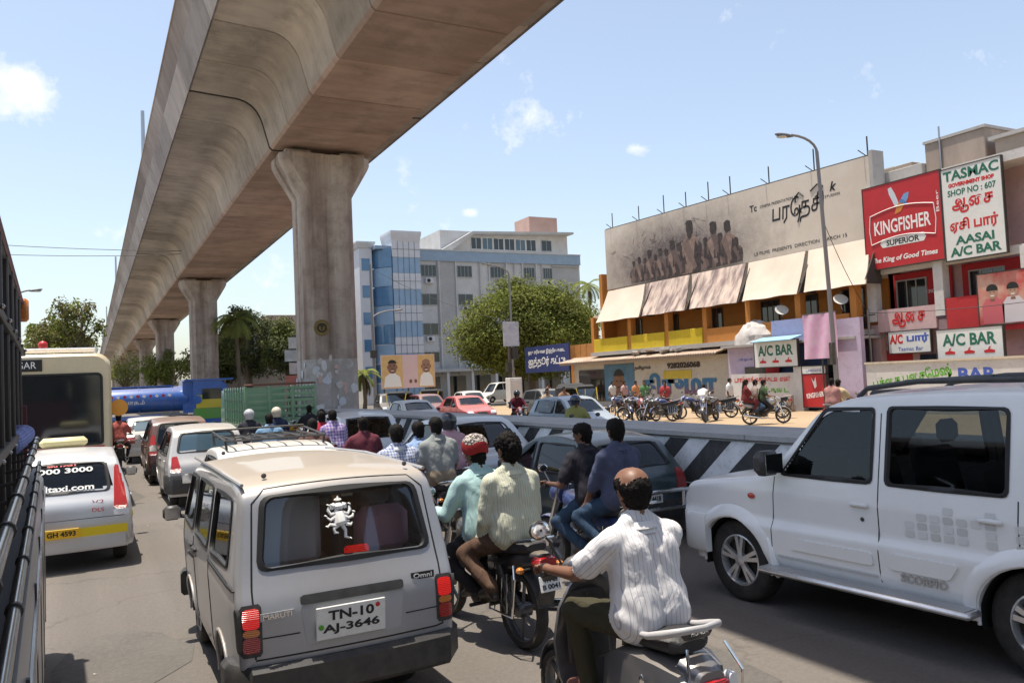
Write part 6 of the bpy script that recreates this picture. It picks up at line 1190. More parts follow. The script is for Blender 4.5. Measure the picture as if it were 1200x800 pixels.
# ================================================================== BUSES AND TRUCKS
# ---- the bus the picture is taken from
BUSG = mat('bus_panel_silver', (0.42,0.42,0.43), 0.30, 0.7, var=0.5, vs=2.5, col2=(0.26,0.25,0.25), stretch=(1,.4,1)); BUSD = mat('bus_dark_frame', (0.018,0.015,0.018), 0.45, var=0.4, vs=6, col2=(0.05,0.045,0.045)); BUSM = mat('bus_maroon', (0.12,0.02,0.035), 0.4)
RAIL = mat('worn_rail', (0.50,0.49,0.48), 0.25, 0.9, var=0.6, vs=5, col2=(0.22,0.20,0.19), stretch=(1,.6,1))
bus = thing('passenger_bus', 'side of the dark barred bus at the left edge with chrome window rails', 'bus', (0,0,0), RAD(2.2))
g = MB(); sec = [(-.075,.42),(-.06,.55),(-.06,1.35),(-.065,1.50),(-.08,1.54),(-.20,1.54),(-.20,.42)]
g.loft([[(x,y,z) for x,z in sec] for y in (-4.5,8.2)]); g.build('lower_panel', BUSG, bus, smooth=30)
MB().box((-.15,1.85,1.575),(.10,12.6,.06),b=.01).build('window_ledge', BUSD, bus)
for y in np.arange(-3.6,8,1.2): MB().box((-.062,y,1.0),(.012,.02,1.0)).build('panel_joint', BUSD, bus, smooth=0)
MB().box((-.058,1.85,1.42),(.02,12.6,.05),b=.006).build('rub_rail', RAIL, bus)
for x, z, r in ((-.105,1.865,.019),(-.090,1.66,.016)): MB().tube([(x,-3.9,z),(x,8.0,z)], r, 10).build('window_rail', RAIL, bus)
for y in np.arange(-3.3,8,.72):
    for x, z, r in ((-.105,1.865,.019),(-.090,1.66,.016)): MB().tube([(x,y-.012,z),(x,y+.012,z)], r+.006, 10).build('rail_clamp', BUSD, bus)
    MB().tube([(-.105,y,1.865),(-.2,y,1.85)],.008,6).build('rail_bracket', BUSD, bus); MB().box((-.22,y,2.33),(.05,.07,1.5),b=.01).build('window_post', BUSD, bus)
    MB().ball((-.17,y+.1,2.60),.012,8).build('bolt', RAIL, bus); MB().ball((-.185,y+.3,1.93),.012,8).build('bolt', RAIL, bus)
for x, z, h, w in ((-.21,1.95,.05,.05),(-.205,2.6,.045,.05)): MB().box((x,1.85,z),(w,12.5,h),b=.006).build('window_bar', BUSD, bus)
for k, y in enumerate(np.arange(-3.3,7.6,.72)): MB().box((-.235,y+.36,2.77),(.008,.65,.28)).build('window_shutter', BUSD if k%3 else DGLASS, bus, smooth=0)
g = MB(); sec = [(-.20,3.0),(-.22,3.1),(-.34,3.2),(-1.4,3.26),(-2.4,3.2),(-2.58,3.05),(-2.58,2.98),(-.26,2.98)]; g.loft([[(x,y,z) for x,z in sec] for y in (-4.5,8.2)]); g.build('roof', BUSD, bus, smooth=30)
MB().tube([(-.20,-4.4,3.04),(-.20,8.2,3.04)],.016,8).build('rain_gutter', BUSM, bus)
boxobj('floor', (-1.38,1.85,.95), (2.3,12.6,.1), BUSD, bus); boxobj('far_side', (-2.58,1.85,1.2), (.08,12.6,1.5), BUSD, bus); boxobj('front_wall', (-1.38,8.17,1.3), (2.4,.06,1.7), BUSM, bus)
MB().box((-1.38,8.19,2.55),(2.2,.03,.8)).build('windscreen', DGLASS, bus, smooth=0); boxobj('far_upper', (-2.58,1.85,2.5), (.04,12.6,1.0), DGLASS, bus)
for y in np.arange(-3,7,.9):
    for x in (-.62,-2.05): g = MB(); g.box((x,y,1.42),(.78,.42,.1),b=.03); g.box((x,y-.22,1.8),(.78,.1,.75),rotm(RAD(-8),0,0),.03); g.build('seat', SEATB, bus)
for y in (6.0,-3.0):
    for x, sd in ((-.32,1),(-2.3,-1)): wheel(bus, x, y, .48, .28, STEEL, 'cover', sd)
boxobj('underbody', (-1.38,1.85,.6), (2.0,12.2,.5), BUSD, bus); MB().box((-.2,8.12,2.98),(.10,.08,.2),b=.02).build('corner_lamp', AMBER, bus)
# ---- cream bus ahead
CREAMB = paint('cream_bus_paint', (0.62,0.52,0.34), 0.25); cb = thing('city_bus', 'cream bus with a big dark rear window ahead of the taxi', 'bus', (-.87,18,0))
def rrect(hw_, z0, z1, r, n=5):
    P = []
    for cx, cz, a0 in ((hw_-r,z1-r,0),(-hw_+r,z1-r,90),(-hw_+r*.5,z0+r*.5,180),(hw_-r*.5,z0+r*.5,270)):
        rr = r if a0 < 180 else r*.5
        for k in range(n): a = RAD(a0+90*k/(n-1)); P.append((cx+rr*math.cos(a),cz+rr*math.sin(a)))
    return P
g = MB(); g.loft([[(x*s,y,(z-1.7)*s+1.7) for x,z in rrect(1.25,.45,3.08,.28)] for y,s in ((0,.955),(.05,.985),(.16,1),(9.8,1),(9.95,.97))]); g.build('body', CREAMB, cb, smooth=40)
w = MB().prism(rrect(1.07,1.28,2.66,.08),.012,Matrix(((1,0,0,0),(0,0,-1,-.002),(0,1,0,0),(0,0,0,1)))).build('rear_window', DGLASS, cb, smooth=0)
P = rrect(1.07,1.28,2.66,.08); MB().tube([(x,-.012,z) for x,z in P],.025,6,closed=True).build('window_seal', SEAL, w)
b_ = MB().box((-.40,-.01,2.86),(.9,.03,.24),b=.01).build('route_board', INK, cb, smooth=0); text('route_lettering', 'T.NAGAR', .15, WT, b_, facing_south(-.40,-.027,2.86), .003, width=.7, height=.13)
MB().box((0,-.03,1.22),(2.2,.03,.03)).build('red_line', RS, cb, smooth=0)
for x in (-.86,.86):
    o = MB().box((x,-.03,.98),(.24,.05,.50),b=.02).build('lamp_panel', BLACKP, cb); MB().box((x,-.06,.82),(.17,.02,.13),b=.01).build('tail_lamp', BRAKE, o); MB().box((x,-.06,1.06),(.17,.02,.12),b=.01).build('tail_lamp', AMBER, o)
text('fleet_lettering', 'MTC', .12, RT, cb, facing_south(.35,-.01,1.12), .003, width=.35, height=.1); MB().box((0,-.06,.55),(2.3,.14,.22),b=.04).build('bumper', BLACKP, cb)
g = MB()
for k in range(3): g.tube([(-1.0,.3+k*.5,3.18),(1.0,.3+k*.5,3.18)],.025,6)
for s in (-1,1): g.tube([(s,.2,3.18),(s,1.4,3.18)],.03,6); g.tube([(s*.98,.3,3.02),(s*.98,.3,3.18)],.025,6); g.tube([(s*.98,1.3,3.05),(s*.98,1.3,3.18)],.025,6)
g.build('roof_rack', ALU, cb); MB().ball((.05,.4,3.27),.09,10).build('roof_beacon', RS, cb)
MB().lathe([(.17,0),(.17,.03),(1e-5,.04)],20,facing_south(1.38,.3,1.96)).build('orange_disc', mat('orange_plate',(0.65,0.28,0.03),.5), cb); MB().tube([(1.2,.33,2.0),(1.42,.33,1.96)],.02,6).build('disc_arm', DARKM, cb)
for y in (2.2,7.8):
    for sd in (-1,1): wheel(cb, sd*1.08, y, .48, .28, STEEL, 'cover', sd)
for y in np.arange(1.0,9,1.1): MB().box((1.252,y,2.25),(.01,.85,.8)).build('side_window', DGLASS, cb, smooth=0)
# ---- blue tanker crossing the junction
BLUE = paint('tanker_blue', (0.02,0.11,0.42), 0.2); TYEL = paint('cab_yellow', (0.55,0.45,0.03), 0.2); TGRN = paint('cab_green', (0.10,0.30,0.05), 0.2)
tk_ = thing('tanker_lorry', 'blue water tanker lorry with a yellow and green cab crossing the junction', 'truck', (0,41.5,0))
g = MB(); ring_ = [(math.cos(a),math.sin(a)) for a in np.linspace(0,2*math.pi,25)[:-1]]
g.loft([[(x,0.95*s*c,1.93+.60*s*d) for c,d in ring_] for x,s in ((-2.9,.7),(-2.8,.95),(-2.7,1),(3.95,1),(4.08,.95),(4.16,.7))]); g.build('tank', BLUE, tk_)
for x in (-1.2,.4,2.0,3.4): MB().tube([(x,.96*c,1.93+.61*d) for c,d in ring_],.025,6,closed=True).build('tank_band', BLUE, tk_)
MB().box((.4,-.1,2.56),(6.2,.5,.06)).build('walkway', BLUE, tk_, smooth=0)
for k in range(22): MB().box((-2.4+k*.27,-.935,2.12),(.13,.02,.12),rotm(0,RAD(30),0)).build('reflector_strip', (RS,WT)[k%2], tk_, smooth=0)
text('tank_lettering', 'தண்ணீர் விநிேயாகம்', .3, WT, tk_, facing_south(.6,-.95,1.82), .004, width=3.2, height=.28)
boxobj('chassis', (1,0,1.0), (8.4,.9,.25), DARKM, tk_); boxobj('cab_link', (4.1,0,2.0), (.5,1.7,1.5), BLUE, tk_); boxobj('side_guard', (.6,-1.0,1.15), (4.6,.06,.18), BLUE, tk_); boxobj('valve_box', (-1.5,-.95,.95), (1.0,.3,.5), DARKM, tk_)
g = MB(); cs_ = [(4.25,.75),(5.95,.75),(5.98,1.5),(5.80,2.5),(5.55,2.72),(4.3,2.72)]
g.loft([[(x,y,z) for x,z in cs_] for y in (-1.15,1.15)]); g.build('cab', BLUE, tk_, smooth=20)
boxobj('cab_yellow_panel', (5.1,-1.165,1.75), (1.4,.03,.62), TYEL, tk_); boxobj('cab_green_panel', (5.1,-1.167,1.18), (1.6,.03,.5), TGRN, tk_); boxobj('cab_window', (5.1,-1.168,2.1), (.85,.03,.5), DGLASS, tk_); boxobj('sun_visor', (5.0,0,2.78), (2.2,2.4,.08), BLUE, tk_)
MB().lathe([(.2,0),(.2,.03),(1e-5,.03)],16,facing_south(4.45,-1.19,1.85)).build('round_emblem', BLUE, tk_)
for x in (5.0,-.6,-1.7):
    for sd in (-1,1):
        o = wheel(tk_, 0, 0, .5, .3, STEEL, 'cover', sd); o.rotation_euler = (0,0,RAD(90)); o.location = (x,-.0+sd*1.0,0)
# ---- green slatted lorry by the nearest pier
GRE = paint('lorry_green', (0.14,0.30,0.17), 0.3); gt = thing('slatted_lorry', 'green slat-sided lorry standing by the nearest pier', 'truck', (5.2,25.2,0))
for k in range(6): MB().box((0,.02,1.24+k*.195),(2.05,.035,.085),b=.006).build('tail_slat', GRE, gt)
for x in (-1.05,-.35,.35,1.05): MB().box((x,-.02 if abs(x)<1 else 0,1.68),(.07,.06,1.25),b=.006).build('tail_post', GRE, gt)
MB().tube([(-1.08,0,2.34),(1.08,0,2.34)],.035,6).build('top_rail', mat('rusty_rail',(0.16,0.08,0.05),.8), gt)
for sd in (-1,1):
    for k in range(4): MB().box((sd*1.06,2.0,1.22+k*.32),(.03,3.9,.07)).build('side_slat', mat('lorry_dark_green',(0.04,0.085,0.05),.7), gt, smooth=0)
    for k in range(9): MB().box((sd*1.085,.08+k*.49,1.68),(.04,.06,1.22)).build('side_post', GRE, gt, smooth=0)
boxobj('bed', (0,2.0,1.06), (2.2,4.1,.14), GRE, gt); MB().box((0,-.05,.92),(1.9,.06,.2),b=.01).build('tail_board', mat('orange_board',(0.55,0.26,0.03),.6), gt); boxobj('chassis', (0,2.4,.8), (.8,5.2,.2), DARKM, gt)
for x in (-.85,.85): MB().box((x,-.07,.72),(.2,.05,.12),b=.01).build('tail_lamp', REDL, gt)
g = MB(); g.loft([[(x,y,z) for y,z in ((4.15,.7),(5.6,.7),(5.6,1.4),(5.35,2.2),(4.2,2.25))] for x in (-1.0,1.0)]); g.build('cab', GRE, gt, smooth=20)
for y in (.9,5.0):
    for sd in (-1,1): wheel(gt, sd*.88, y, .42, .25, STEEL, 'cover', sd)
# ---- auto-rickshaws
AYEL = paint('rickshaw_yellow', (0.62,0.42,0.02), 0.2); ACAN = mat('black_canvas', (0.03,0.03,0.03), .8, var=.4, vs=3)
def rickshaw(label, loc, rz):
    t = thing('auto_rickshaw', label, 'rickshaw', loc, rz, 'auto-rickshaws'); hw_ = [(x,z) for x,z in ((-.62,.35),(.62,.35),(.64,.85),(-.64,.85))]
    g = MB(); g.loft([[(-.62*s,y,.32),(.62*s,y,.32),(.65*s,y,zt_),(-.65*s,y,zt_)] for y,s,zt_ in ((-1.2,.9,.9),(-1.1,1,.95),(.2,1,.8),(.3,1,.42),(.8,.8,.42),(.95,.62,1.0),(1.25,.42,.95),(1.4,.3,.6))]); g.build('body', AYEL, t, smooth=25)
    g = MB(); g.loft([[(-.66*s,y,z0),(-.66*s,y,z1-.12),(-.5*s,y,z1),(.5*s,y,z1),(.66*s,y,z1-.12),(.66*s,y,z0)] for y,s,z0,z1 in ((-1.22,.92,.9,1.55),(-1.1,1,.92,1.66),(-.4,1,1.3,1.7),(-.39,1,1.5,1.7),(.6,.96,1.52,1.7),(.85,.9,1.5,1.62))]); g.build('canopy', ACAN, t, smooth=25)
    for s in (-1,1): MB().tube([(s*.58,.85,1.55),(s*.5,1.05,.95)],.025,6).build('windscreen_post', AYEL, t); MB().tube([(s*.62,-.1,1.5),(s*.62,-.1,.8)],.02,6).build('door_post', BLACKP, t); wheel(t,s*.56,-.75,.22,.11,STEEL,'cover',s)
    MB().add([(-.52,.87,1.5),(.52,.87,1.5),(.46,1.02,1.0),(-.46,1.02,1.0),(-.52,.88,1.5),(.52,.88,1.5),(.46,1.03,1.0),(-.46,1.03,1.0)],[(0,1,2,3),(7,6,5,4)]).build('windscreen', GLASS, t, smooth=0); wheel(t,0,1.2,.22,.1,STEEL,'cover',1); MB().ball((0,1.42,.85),.09,10).build('headlamp', CLEARL, t); boxobj('bench', (0,-.75,.75),(1.1,.45,.5),SEATB,t,b=.05); boxobj('driver_seat',(0,.15,.62),(.5,.35,.15),SEATB,t,b=.04)
    return t
rickshaw('yellow auto-rickshaw below the portrait hoarding', (16.2,45.2,0), RAD(150)); rickshaw('black canopied auto-rickshaw behind the first one', (19.6,48.5,0), RAD(150))
rickshaw('auto-rickshaw right of the crossing by the cabinet', (26.0,41.5,0), RAD(165))
rickshaw('auto-rickshaw behind the pale blue hatchback', (21.5,33.8,0), RAD(178))

# ================================================================== MOTORCYCLES
MRIM = mat('wheel_rim_chrome', (0.4,0.4,0.4), .3, 1.0, var=.6, vs=9, col2=(.15,.13,.12)); WALLOY = mat('bike_alloy_grey', (0.16,0.16,0.165), .45, .7)
def bike_wheel(root, y, r, w, name='wheel', alloy=True):
    M = T(0,y,r)@rotm(0,RAD(90),0); t = MB().lathe([(r*.80,-w/2+.008),(r*.93,-w/2),(r*.985,-w*.25),(r,0),(r*.985,w*.25),(r*.93,w/2),(r*.80,w/2-.008)],26,M,closed=True).build(name, RUBBER, root)
    g = MB(); g.lathe([(r*.81,-w*.4),(r*.76,-w*.2),(r*.76,w*.2),(r*.81,w*.4),(r*.79,0)],24,M,closed=True); g.lathe([(.055,-.06),(.06,0),(.055,.06)],12,M)
    if alloy:
        for k in range(6): a = 2*math.pi*k/6; g.tube([M@Vector((.04*math.cos(a),.04*math.sin(a),0)),M@Vector((r*.78*math.cos(a+.15),r*.78*math.sin(a+.15),0))],.016,5)
    else:
        for k in range(20): a = 2*math.pi*k/20; g.tube([M@Vector((.05*math.cos(a+.3),.05*math.sin(a+.3),.04*(-1)**k)),M@Vector((r*.78*math.cos(a),r*.78*math.sin(a),0))],.003,4)
    g.build('rim', MRIM if not alloy else WALLOY, t); return t
def guard(y, r, a0, a1, w, n=10): # mudguard strip over a wheel
    g = MB(); L = []
    for k in range(n+1): a = RAD(a0+(a1-a0)*k/n); L.append([(x,y+(r-abs(x)*.25)*math.cos(a),.31+(r-abs(x)*.25)*math.sin(a)) for x in (-w/2,-w/4,0,w/4,w/2)]+[(x,y+(r-.012-abs(x)*.25)*math.cos(a),.31+(r-.012-abs(x)*.25)*math.sin(a)) for x in (w/2,w/4,0,-w/4,-w/2)])
    return g.loft(L)
def sect(y, hw_, z0, z1, e=2.6, n=14):
    P = []
    for k in range(n): a = 2*math.pi*k/n; c, s_ = math.cos(a), math.sin(a); P.append((hw_*abs(c)**(2/e)*(1 if c>=0 else -1), y, (z0+z1)/2+(z1-z0)/2*abs(s_)**(2/e)*(1 if s_>=0 else -1)))
    return P
def motorcycle(label, loc, rz, pm, plate_s=('TN 05','B 0041'), group='motorcycles', lean=0.0, brake=False, alloy=True):
    t = thing('motorcycle', label, 'motorcycle', loc, rz, group); t.rotation_euler = (0,lean,rz)
    bike_wheel(t, 0, .31, .10, alloy=alloy); bike_wheel(t, 1.28, .31, .085, alloy=alloy)
    MB().loft([sect(y,w,z0,z1) for y,w,z0,z1 in ((.50,.05,.74,.80),(.56,.10,.72,.89),(.70,.135,.70,.95),(.84,.13,.72,.97),(.94,.09,.76,.95),(.99,.04,.80,.90))]).build('fuel_tank', pm, t)
    MB().loft([sect(y,w,z0,z1,3.2) for y,w,z0,z1 in ((-.24,.09,.82,.88),(-.20,.12,.80,.895),(.0,.13,.77,.87),(.18,.13,.75,.84),(.40,.12,.73,.80),(.54,.08,.74,.80))]).build('seat', SEATB, t)
    MB().loft([sect(y,w,z0,z1,3) for y,w,z0,z1 in ((-.36,.05,.76,.82),(-.30,.08,.72,.83),(-.1,.11,.66,.81),(.2,.10,.56,.76),(.42,.07,.54,.74))]).build('tail_cowl', pm, t)
    g = MB(); g.box((0,.52,.42),(.24,.34,.26),b=.05); g.tube([(0,.60,.5),(0,.74,.66)],[.09,.075],10)
    for k in range(5): a = .05+k*.035; g.lathe([(.1,-.006),(.1,.006)],12,T(0,.60+a*.75,.5+a*.9)@rotm(RAD(-40),0,0))
    g.lathe([(.10,-.16),(.11,-.12),(.11,.12),(.10,.16)],14,T(0,.50,.38)@rotm(0,RAD(90),0)); g.build('engine', DARKM, t)
    g = MB()
    for s in (-1,1): g.tube([(s*.06,.48,.4),(s*.10,0,.31)],.02,6); g.tube([(s*.10,.0,.33),(s*.12,.16,.66)],.026,8)
    g.tube([(0,.98,.86),(0,.72,.42),(0,.42,.30)],.022,7); g.tube([(0,.96,.9),(0,.45,.72),(0,-.15,.74)],.02,7); g.build('frame', DARKM, t)
    g = MB(); g.box((.115,.24,.34),(.03,.5,.11),b=.02); g.build('chain_cover', DARKM, t)
    MB().tube([(.10,.62,.42),(.13,.66,.26),(.15,.45,.23),(.17,.1,.30),(.18,-.32,.38)],[.022,.022,.026,.05,.052],10).build('exhaust', CHROME, t)
    MB().tube([(.18,-.321,.38),(.18,-.335,.383)],.036,10).build('exhaust_tip', INK, t)
    guard(0,.365,55,165,.14).build('rear_mudguard', BLACKP, t); guard(1.28,.345,15,150,.12).build('front_mudguard', pm, t)
    MB().box((0,-.37,.56),(.15,.03,.30),rotm(RAD(18),0,0),.01).build('mud_flap', BLACKP, t)
    fk = MB()
    for s in (-1,1): fk.tube([(s*.075,1.28,.31),(s*.075,1.16,.62),(s*.075,1.0,1.0)],[.026,.026,.018],8)
    fk.build('front_fork', CHROME, t)
    MB().loft([sect(y,w,z0,z1,2.2) for y,w,z0,z1 in ((1.02,.09,.80,1.06),(1.08,.11,.79,1.04),(1.16,.10,.81,.99),(1.20,.06,.85,.95))]).build('headlamp_cowl', pm, t); MB().ball((0,1.18,.90),.075,12,None,(1,.4,1)).build('headlamp', CLEARL, t)
    g = MB(); g.tube([(-.37,.88,1.02),(-.30,.92,1.03),(-.10,1.02,1.01),(.10,1.02,1.01),(.30,.92,1.03),(.37,.88,1.02)],.013,8); hb_ = g.build('handlebar', CHROME, t)
    for s in (-1,1):
        MB().tube([(s*.27,.935,1.03),(s*.385,.87,1.02)],.019,8).build('grip', RUBBER, hb_); MB().tube([(s*.24,.96,1.035),(s*.30,1.0,1.02),(s*.38,.945,1.02)],.007,5).build('lever', ALU, hb_)
        MB().tube([(s*.22,.95,1.03),(s*.30,.94,1.16),(s*.33,.92,1.20)],.007,6).build('mirror_stalk', CHROME, hb_); m_ = MB().ball((s*.36,.91,1.22),.07,12,None,(1,.3,.7)).build('mirror', BLACKP, t); MB().ball((s*.36,.895,1.22),.062,12,None,(1,.12,.7)).build('mirror_glass', CHROME, m_)
        MB().tube([(s*.08,-.26,.70),(s*.17,-.27,.70)],.009,6).build('indicator_stalk', BLACKP, t); MB().ball((s*.19,-.27,.70),.035,10,None,(1,1,.8)).build('indicator', AMBER, t)
        MB().tube([(s*.10,.44,.30),(s*.25,.44,.30)],.016,6).build('foot_peg', RUBBER, t); MB().tube([(s*.12,.10,.38),(s*.25,.10,.38)],.014,6).build('foot_peg', RUBBER, t)
    MB().loft([sect(y,w,z0,z1,3) for y,w,z0,z1 in ((-.30,.10,.70,.80),(-.36,.10,.70,.80),(-.385,.08,.71,.79))]).build('tail_lamp', BRAKE if brake else REDL, t)
    MB().tube([(-.11,.08,.86),(-.125,-.15,.90),(-.10,-.32,.93),(0,-.36,.935),(.10,-.32,.93),(.125,-.15,.90),(.11,.08,.86)],.014,8).build('grab_rail', CHROME, t)
    g = MB()    # guard frame on the near side of the rear wheel
    g.tube([(-.13,.22,.66),(-.2,.20,.32),(-.21,-.16,.32),(-.2,-.2,.62),(-.14,-.1,.7)],.010,6)
    for k in range(4): g.tube([(-.2,.12-.09*k,.33),(-.18,.10-.08*k,.64)],.006,5)
    g.build('side_guard', CHROME, t)
    if plate_s: plate(t, None, .20, .12, plate_s[0], plate_s[1], PLATEW, T(0,-.405,.60)@rotm(RAD(75),0,0))
    return t
# ================================================================== PEOPLE
def ik(a, b, l1, l2, pole):
    a, b = Vector(a), Vector(b); d = b-a; L = d.length
    if L > (l1+l2)*.995: b = a+d*((l1+l2)*.995/L); d = b-a; L = d.length
    u = d.normalized(); x = (l1*l1-l2*l2+L*L)/(2*L); h = math.sqrt(max(0,l1*l1-x*x)); p = Vector(pole); p = (p-u*p.dot(u)).normalized(); return a+u*x+p*h, b
def capsule_mesh(g, p0, r0, p1, r1, n=12):
    p0, p1 = Vector(p0), Vector(p1); d = p1-p0
    if d.length < 1e-4: d = Vector((0,0,1e-3)); p1 = p0+d
    u = d.normalized(); pts = []; rs = []
    for k in range(4): a = math.pi/2*k/4; pts.append(p0-u*r0*math.cos(a)); rs.append(max(.001,r0*math.sin(a)))
    pts += [p0,p1]; rs += [r0,r1]
    for k in range(1,5): a = math.pi/2*k/4; pts.append(p1+u*r1*math.sin(a)); rs.append(max(.001,r1*math.cos(a)))
    g.tube(pts, rs, n)
def person(label, loc, rz, pose, outfit, vox=.03, group='people riding in the traffic', scale=1.0):
    """one continuous remeshed figure, split where skin, shirt, trousers and hair meet"""
    O = dict(shirt=None, trousers=None, skin=SKIN, hair='full', sleeve='short', shoes=SHOE, hem=True, belly=0.0); O.update(outfit)
    Pz = dict(pel=(0,.42,.9), lean=8, twist=0, hands=None, feet=None, head=(0,0), knee=(0,1,.35), elbow=(0,-.4,-1), hand_pose='grip'); Pz.update(pose)
    pel = Vector(Pz['pel']); la = RAD(Pz['lean']); u = Vector((0,math.sin(la),math.cos(la))); f = Vector((0,math.cos(la),-math.sin(la))); R_ = Vector((1,0,0))
    if Pz['twist']: q = Matrix.Rotation(RAD(Pz['twist']),3,'Z'); u, f, R_ = q@u, q@f, q@R_
    caps = []; arm_i = set(); C = lambda p0,r0,p1,r1,t: caps.append((Vector(p0),r0,Vector(p1),r1,t))
    b = O['belly']
    for s in (-1,1):
        C(pel+R_*s*.085-u*.0,.12,pel+R_*s*.08+u*.08,.115,'trousers'); C(pel+R_*s*.075+u*.12+f*b*.3,.122+b*.35,pel+R_*s*.095+u*.35,.125+b*.1,'shirt'); C(pel+R_*s*.04+u*.08+f*(.02+b),.115+b*.3,pel+R_*s*.05+u*.34+f*.02,.10,'shirt')
        if O['hem']: C(pel+R_*s*.09+u*.015,.147,pel+R_*s*.085+u*.12,.135+b*.2,'shirt')
        C(pel+R_*s*.02+u*.40,.105,pel+R_*s*.175+u*.425,.080,'shirt'); C(pel+R_*s*.13+u*.47,.05,pel+R_*s*.03+u*.53-f*.01,.052,'shirt')
    nb = pel+u*.50-f*.005; hu = (u*.5+Vector((0,0,1))).normalized(); yaw, pit = Pz['head']; hf = (f-hu*f.dot(hu)).normalized(); hf = Matrix.Rotation(RAD(yaw),3,hu)@hf; hr = hf.cross(hu); hu = Matrix.Rotation(RAD(pit),3,hr)@hu; hf = Matrix.Rotation(RAD(pit),3,hr)@hf
    hc = nb+hu*.175+f*.022; C(nb-u*.02,.060,hc-hu*.05,.058,'skin'); C(nb-u*.075-f*.005,.085,nb-u*.015-f*.004,.070,'shirt')
    bald = O['hair'] == 'bald'
    C(hc+hu*.035-hf*.02,.094,hc+hu*.04+hf*.02,.088,'skin' if bald else 'hair'); C(hc-hf*.035-hu*.01,.084,hc-hf*.036-hu*.045,.072,'hair')
    if bald:
        for s in (-1,1): C(hc+hr*s*.045-hf*.03+hu*.015,.057,hc+hr*s*.056+hf*.012+hu*.03,.044,'hair')
        for s in (-1,1): C(hc+hr*s*.062-hf*.01+hu*.045,.038,hc+hr*s*.064+hf*.03+hu*.04,.034,'hair')
        C(hc-hf*.046+hu*.006,.088,hc-hf*.04-hu*.035,.077,'hair')
    C(hc+hf*.03+hu*.02,.077,hc+hf*.026-hu*.05,.062,'skin'); C(hc+hf*.05-hu*.085,.036,hc+hf*.04-hu*.07,.045,'skin'); C(hc+hf*.10+hu*.01,.012,hc+hf*.118-hu*.028,.017,'skin')
    for s in (-1,1): C(hc+hr*s*.086-hu*.0-hf*.005,.016,hc+hr*s*.084-hu*.035,.013,'skin')
    if O['hair'] == 'thick': C(hc+hu*.06-hf*.01,.10,hc+hu*.05+hf*.03,.09,'hair'); C(hc-hf*.05+hu*.02,.09,hc-hf*.045-hu*.02,.085,'hair')
    if O['hair'] == 'long': C(hc-hf*.05,.085,nb-f*.09-u*.18,.05,'hair')
    hands = Pz['hands'] or [pel+Vector((-.33,.45,.13)),pel+Vector((.33,.45,.13))]; hp = []
    for s, hnd in zip((-1,1),hands):
        sh = pel+R_*s*.205+u*.415; el, wr = ik(sh,Vector(hnd)-Vector((0,.045,-.02)) if Pz['hand_pose']=='grip' else hnd,.29,.26,Vector((s*.5,0,0))+Vector(Pz['elbow'])); d = (wr-el).normalized()
        n0 = len(caps); C(sh,.056,el,.043,'skin' if O['sleeve']=='short' else 'shirt'); C(el,.043,wr,.028,'skin'); C(wr,.030,wr+d*.055,.036,'skin')
        if O['sleeve'] == 'short': C(sh,.078,sh.lerp(el,.68),.080,'shirt')
        elif O['sleeve'] == 'rolled': C(sh,.077,el,.066,'shirt'); C(el,.064,el.lerp(wr,.18),.062,'shirt')
        else: C(sh,.077,el,.064,'shirt'); C(el,.063,wr-d*.03,.048,'shirt')
        hp.append((wr,d,s)); arm_i.update(range(n0,len(caps)))
    feet = Pz['feet'] or [pel+Vector((-.2,.05,-.56)),pel+Vector((.2,.05,-.56))]
    for s, ft in zip((-1,1),feet):
        hj = pel+Vector((s*.09,.0,-.02)); kn, an = ik(hj,Vector(ft)+Vector((0,-.03,.08)),.45,.43,Vector((s*.35,0,0))+Vector(Pz['knee'])); C(hj,.108,kn,.073,'trousers'); C(kn,.071,an+Vector((0,0,.03)),.056,'trousers'); C(an,.043,an+Vector((s*.02,.15,-.045)),.038,'shoes'); C(an,.045,an+Vector((0,-.03,-.04)),.042,'shoes')
    g = MB()
    for c in caps: capsule_mesh(g,*c[:4])
    me = bpy.data.meshes.new('tmp'); me.from_pydata(g.v,[],g.f); ob = bpy.data.objects.new('tmp',me); COL.objects.link(ob); md = ob.modifiers.new('r','REMESH'); md.mode = 'VOXEL'; md.voxel_size = vox; md.adaptivity = 0
    ev = bpy.data.meshes.new_from_object(ob.evaluated_get(bpy.context.evaluated_depsgraph_get())); bpy.data.objects.remove(ob); bpy.data.meshes.remove(me)
    n = len(ev.vertices); V = np.empty(n*3); ev.vertices.foreach_get('co',V); V = V.reshape(-1,3); E_ = np.empty(len(ev.edges)*2,np.int32); ev.edges.foreach_get('vertices',E_); E_ = E_.reshape(-1,2); F = np.empty(len(ev.polygons)*4,np.int32); ev.polygons.foreach_get('vertices',F); F = F.reshape(-1,4); bpy.data.meshes.remove(ev)
    deg = np.bincount(E_.ravel(),minlength=n)[:,None]
    for it in range(3 if vox > .02 else 5):
        A = np.zeros_like(V); np.add.at(A,E_[:,0],V[E_[:,1]]); np.add.at(A,E_[:,1],V[E_[:,0]]); V = V*.45+.55*A/np.maximum(1,deg)
    def tags(Q):
        best = np.full(len(Q),9.0); tg = np.zeros(len(Q),int); wi = np.zeros(len(Q),int); names = ['skin','shirt','trousers','hair','shoes']
        for ci_, (p0,r0,p1,r1,t) in enumerate(caps):
            a, d = np.array(p0), np.array(p1-p0); L2 = max(1e-9,(d**2).sum()); k = np.clip(((Q-a)@d)/L2,0,1); dist = np.linalg.norm(Q-a-k[:,None]*d,axis=1)-(r0+(r1-r0)*k); m_ = dist < best; best[m_] = dist[m_]; tg[m_] = names.index(t); wi[m_] = ci_
        return tg, wi
    fc = V[F].mean(1); tg, fwi = tags(fc)
    # cloth wrinkles
    vt, vwi = tags(V); Wv = np.stack([V@np.array(R_),np.zeros(len(V)),V[:,2]],1)
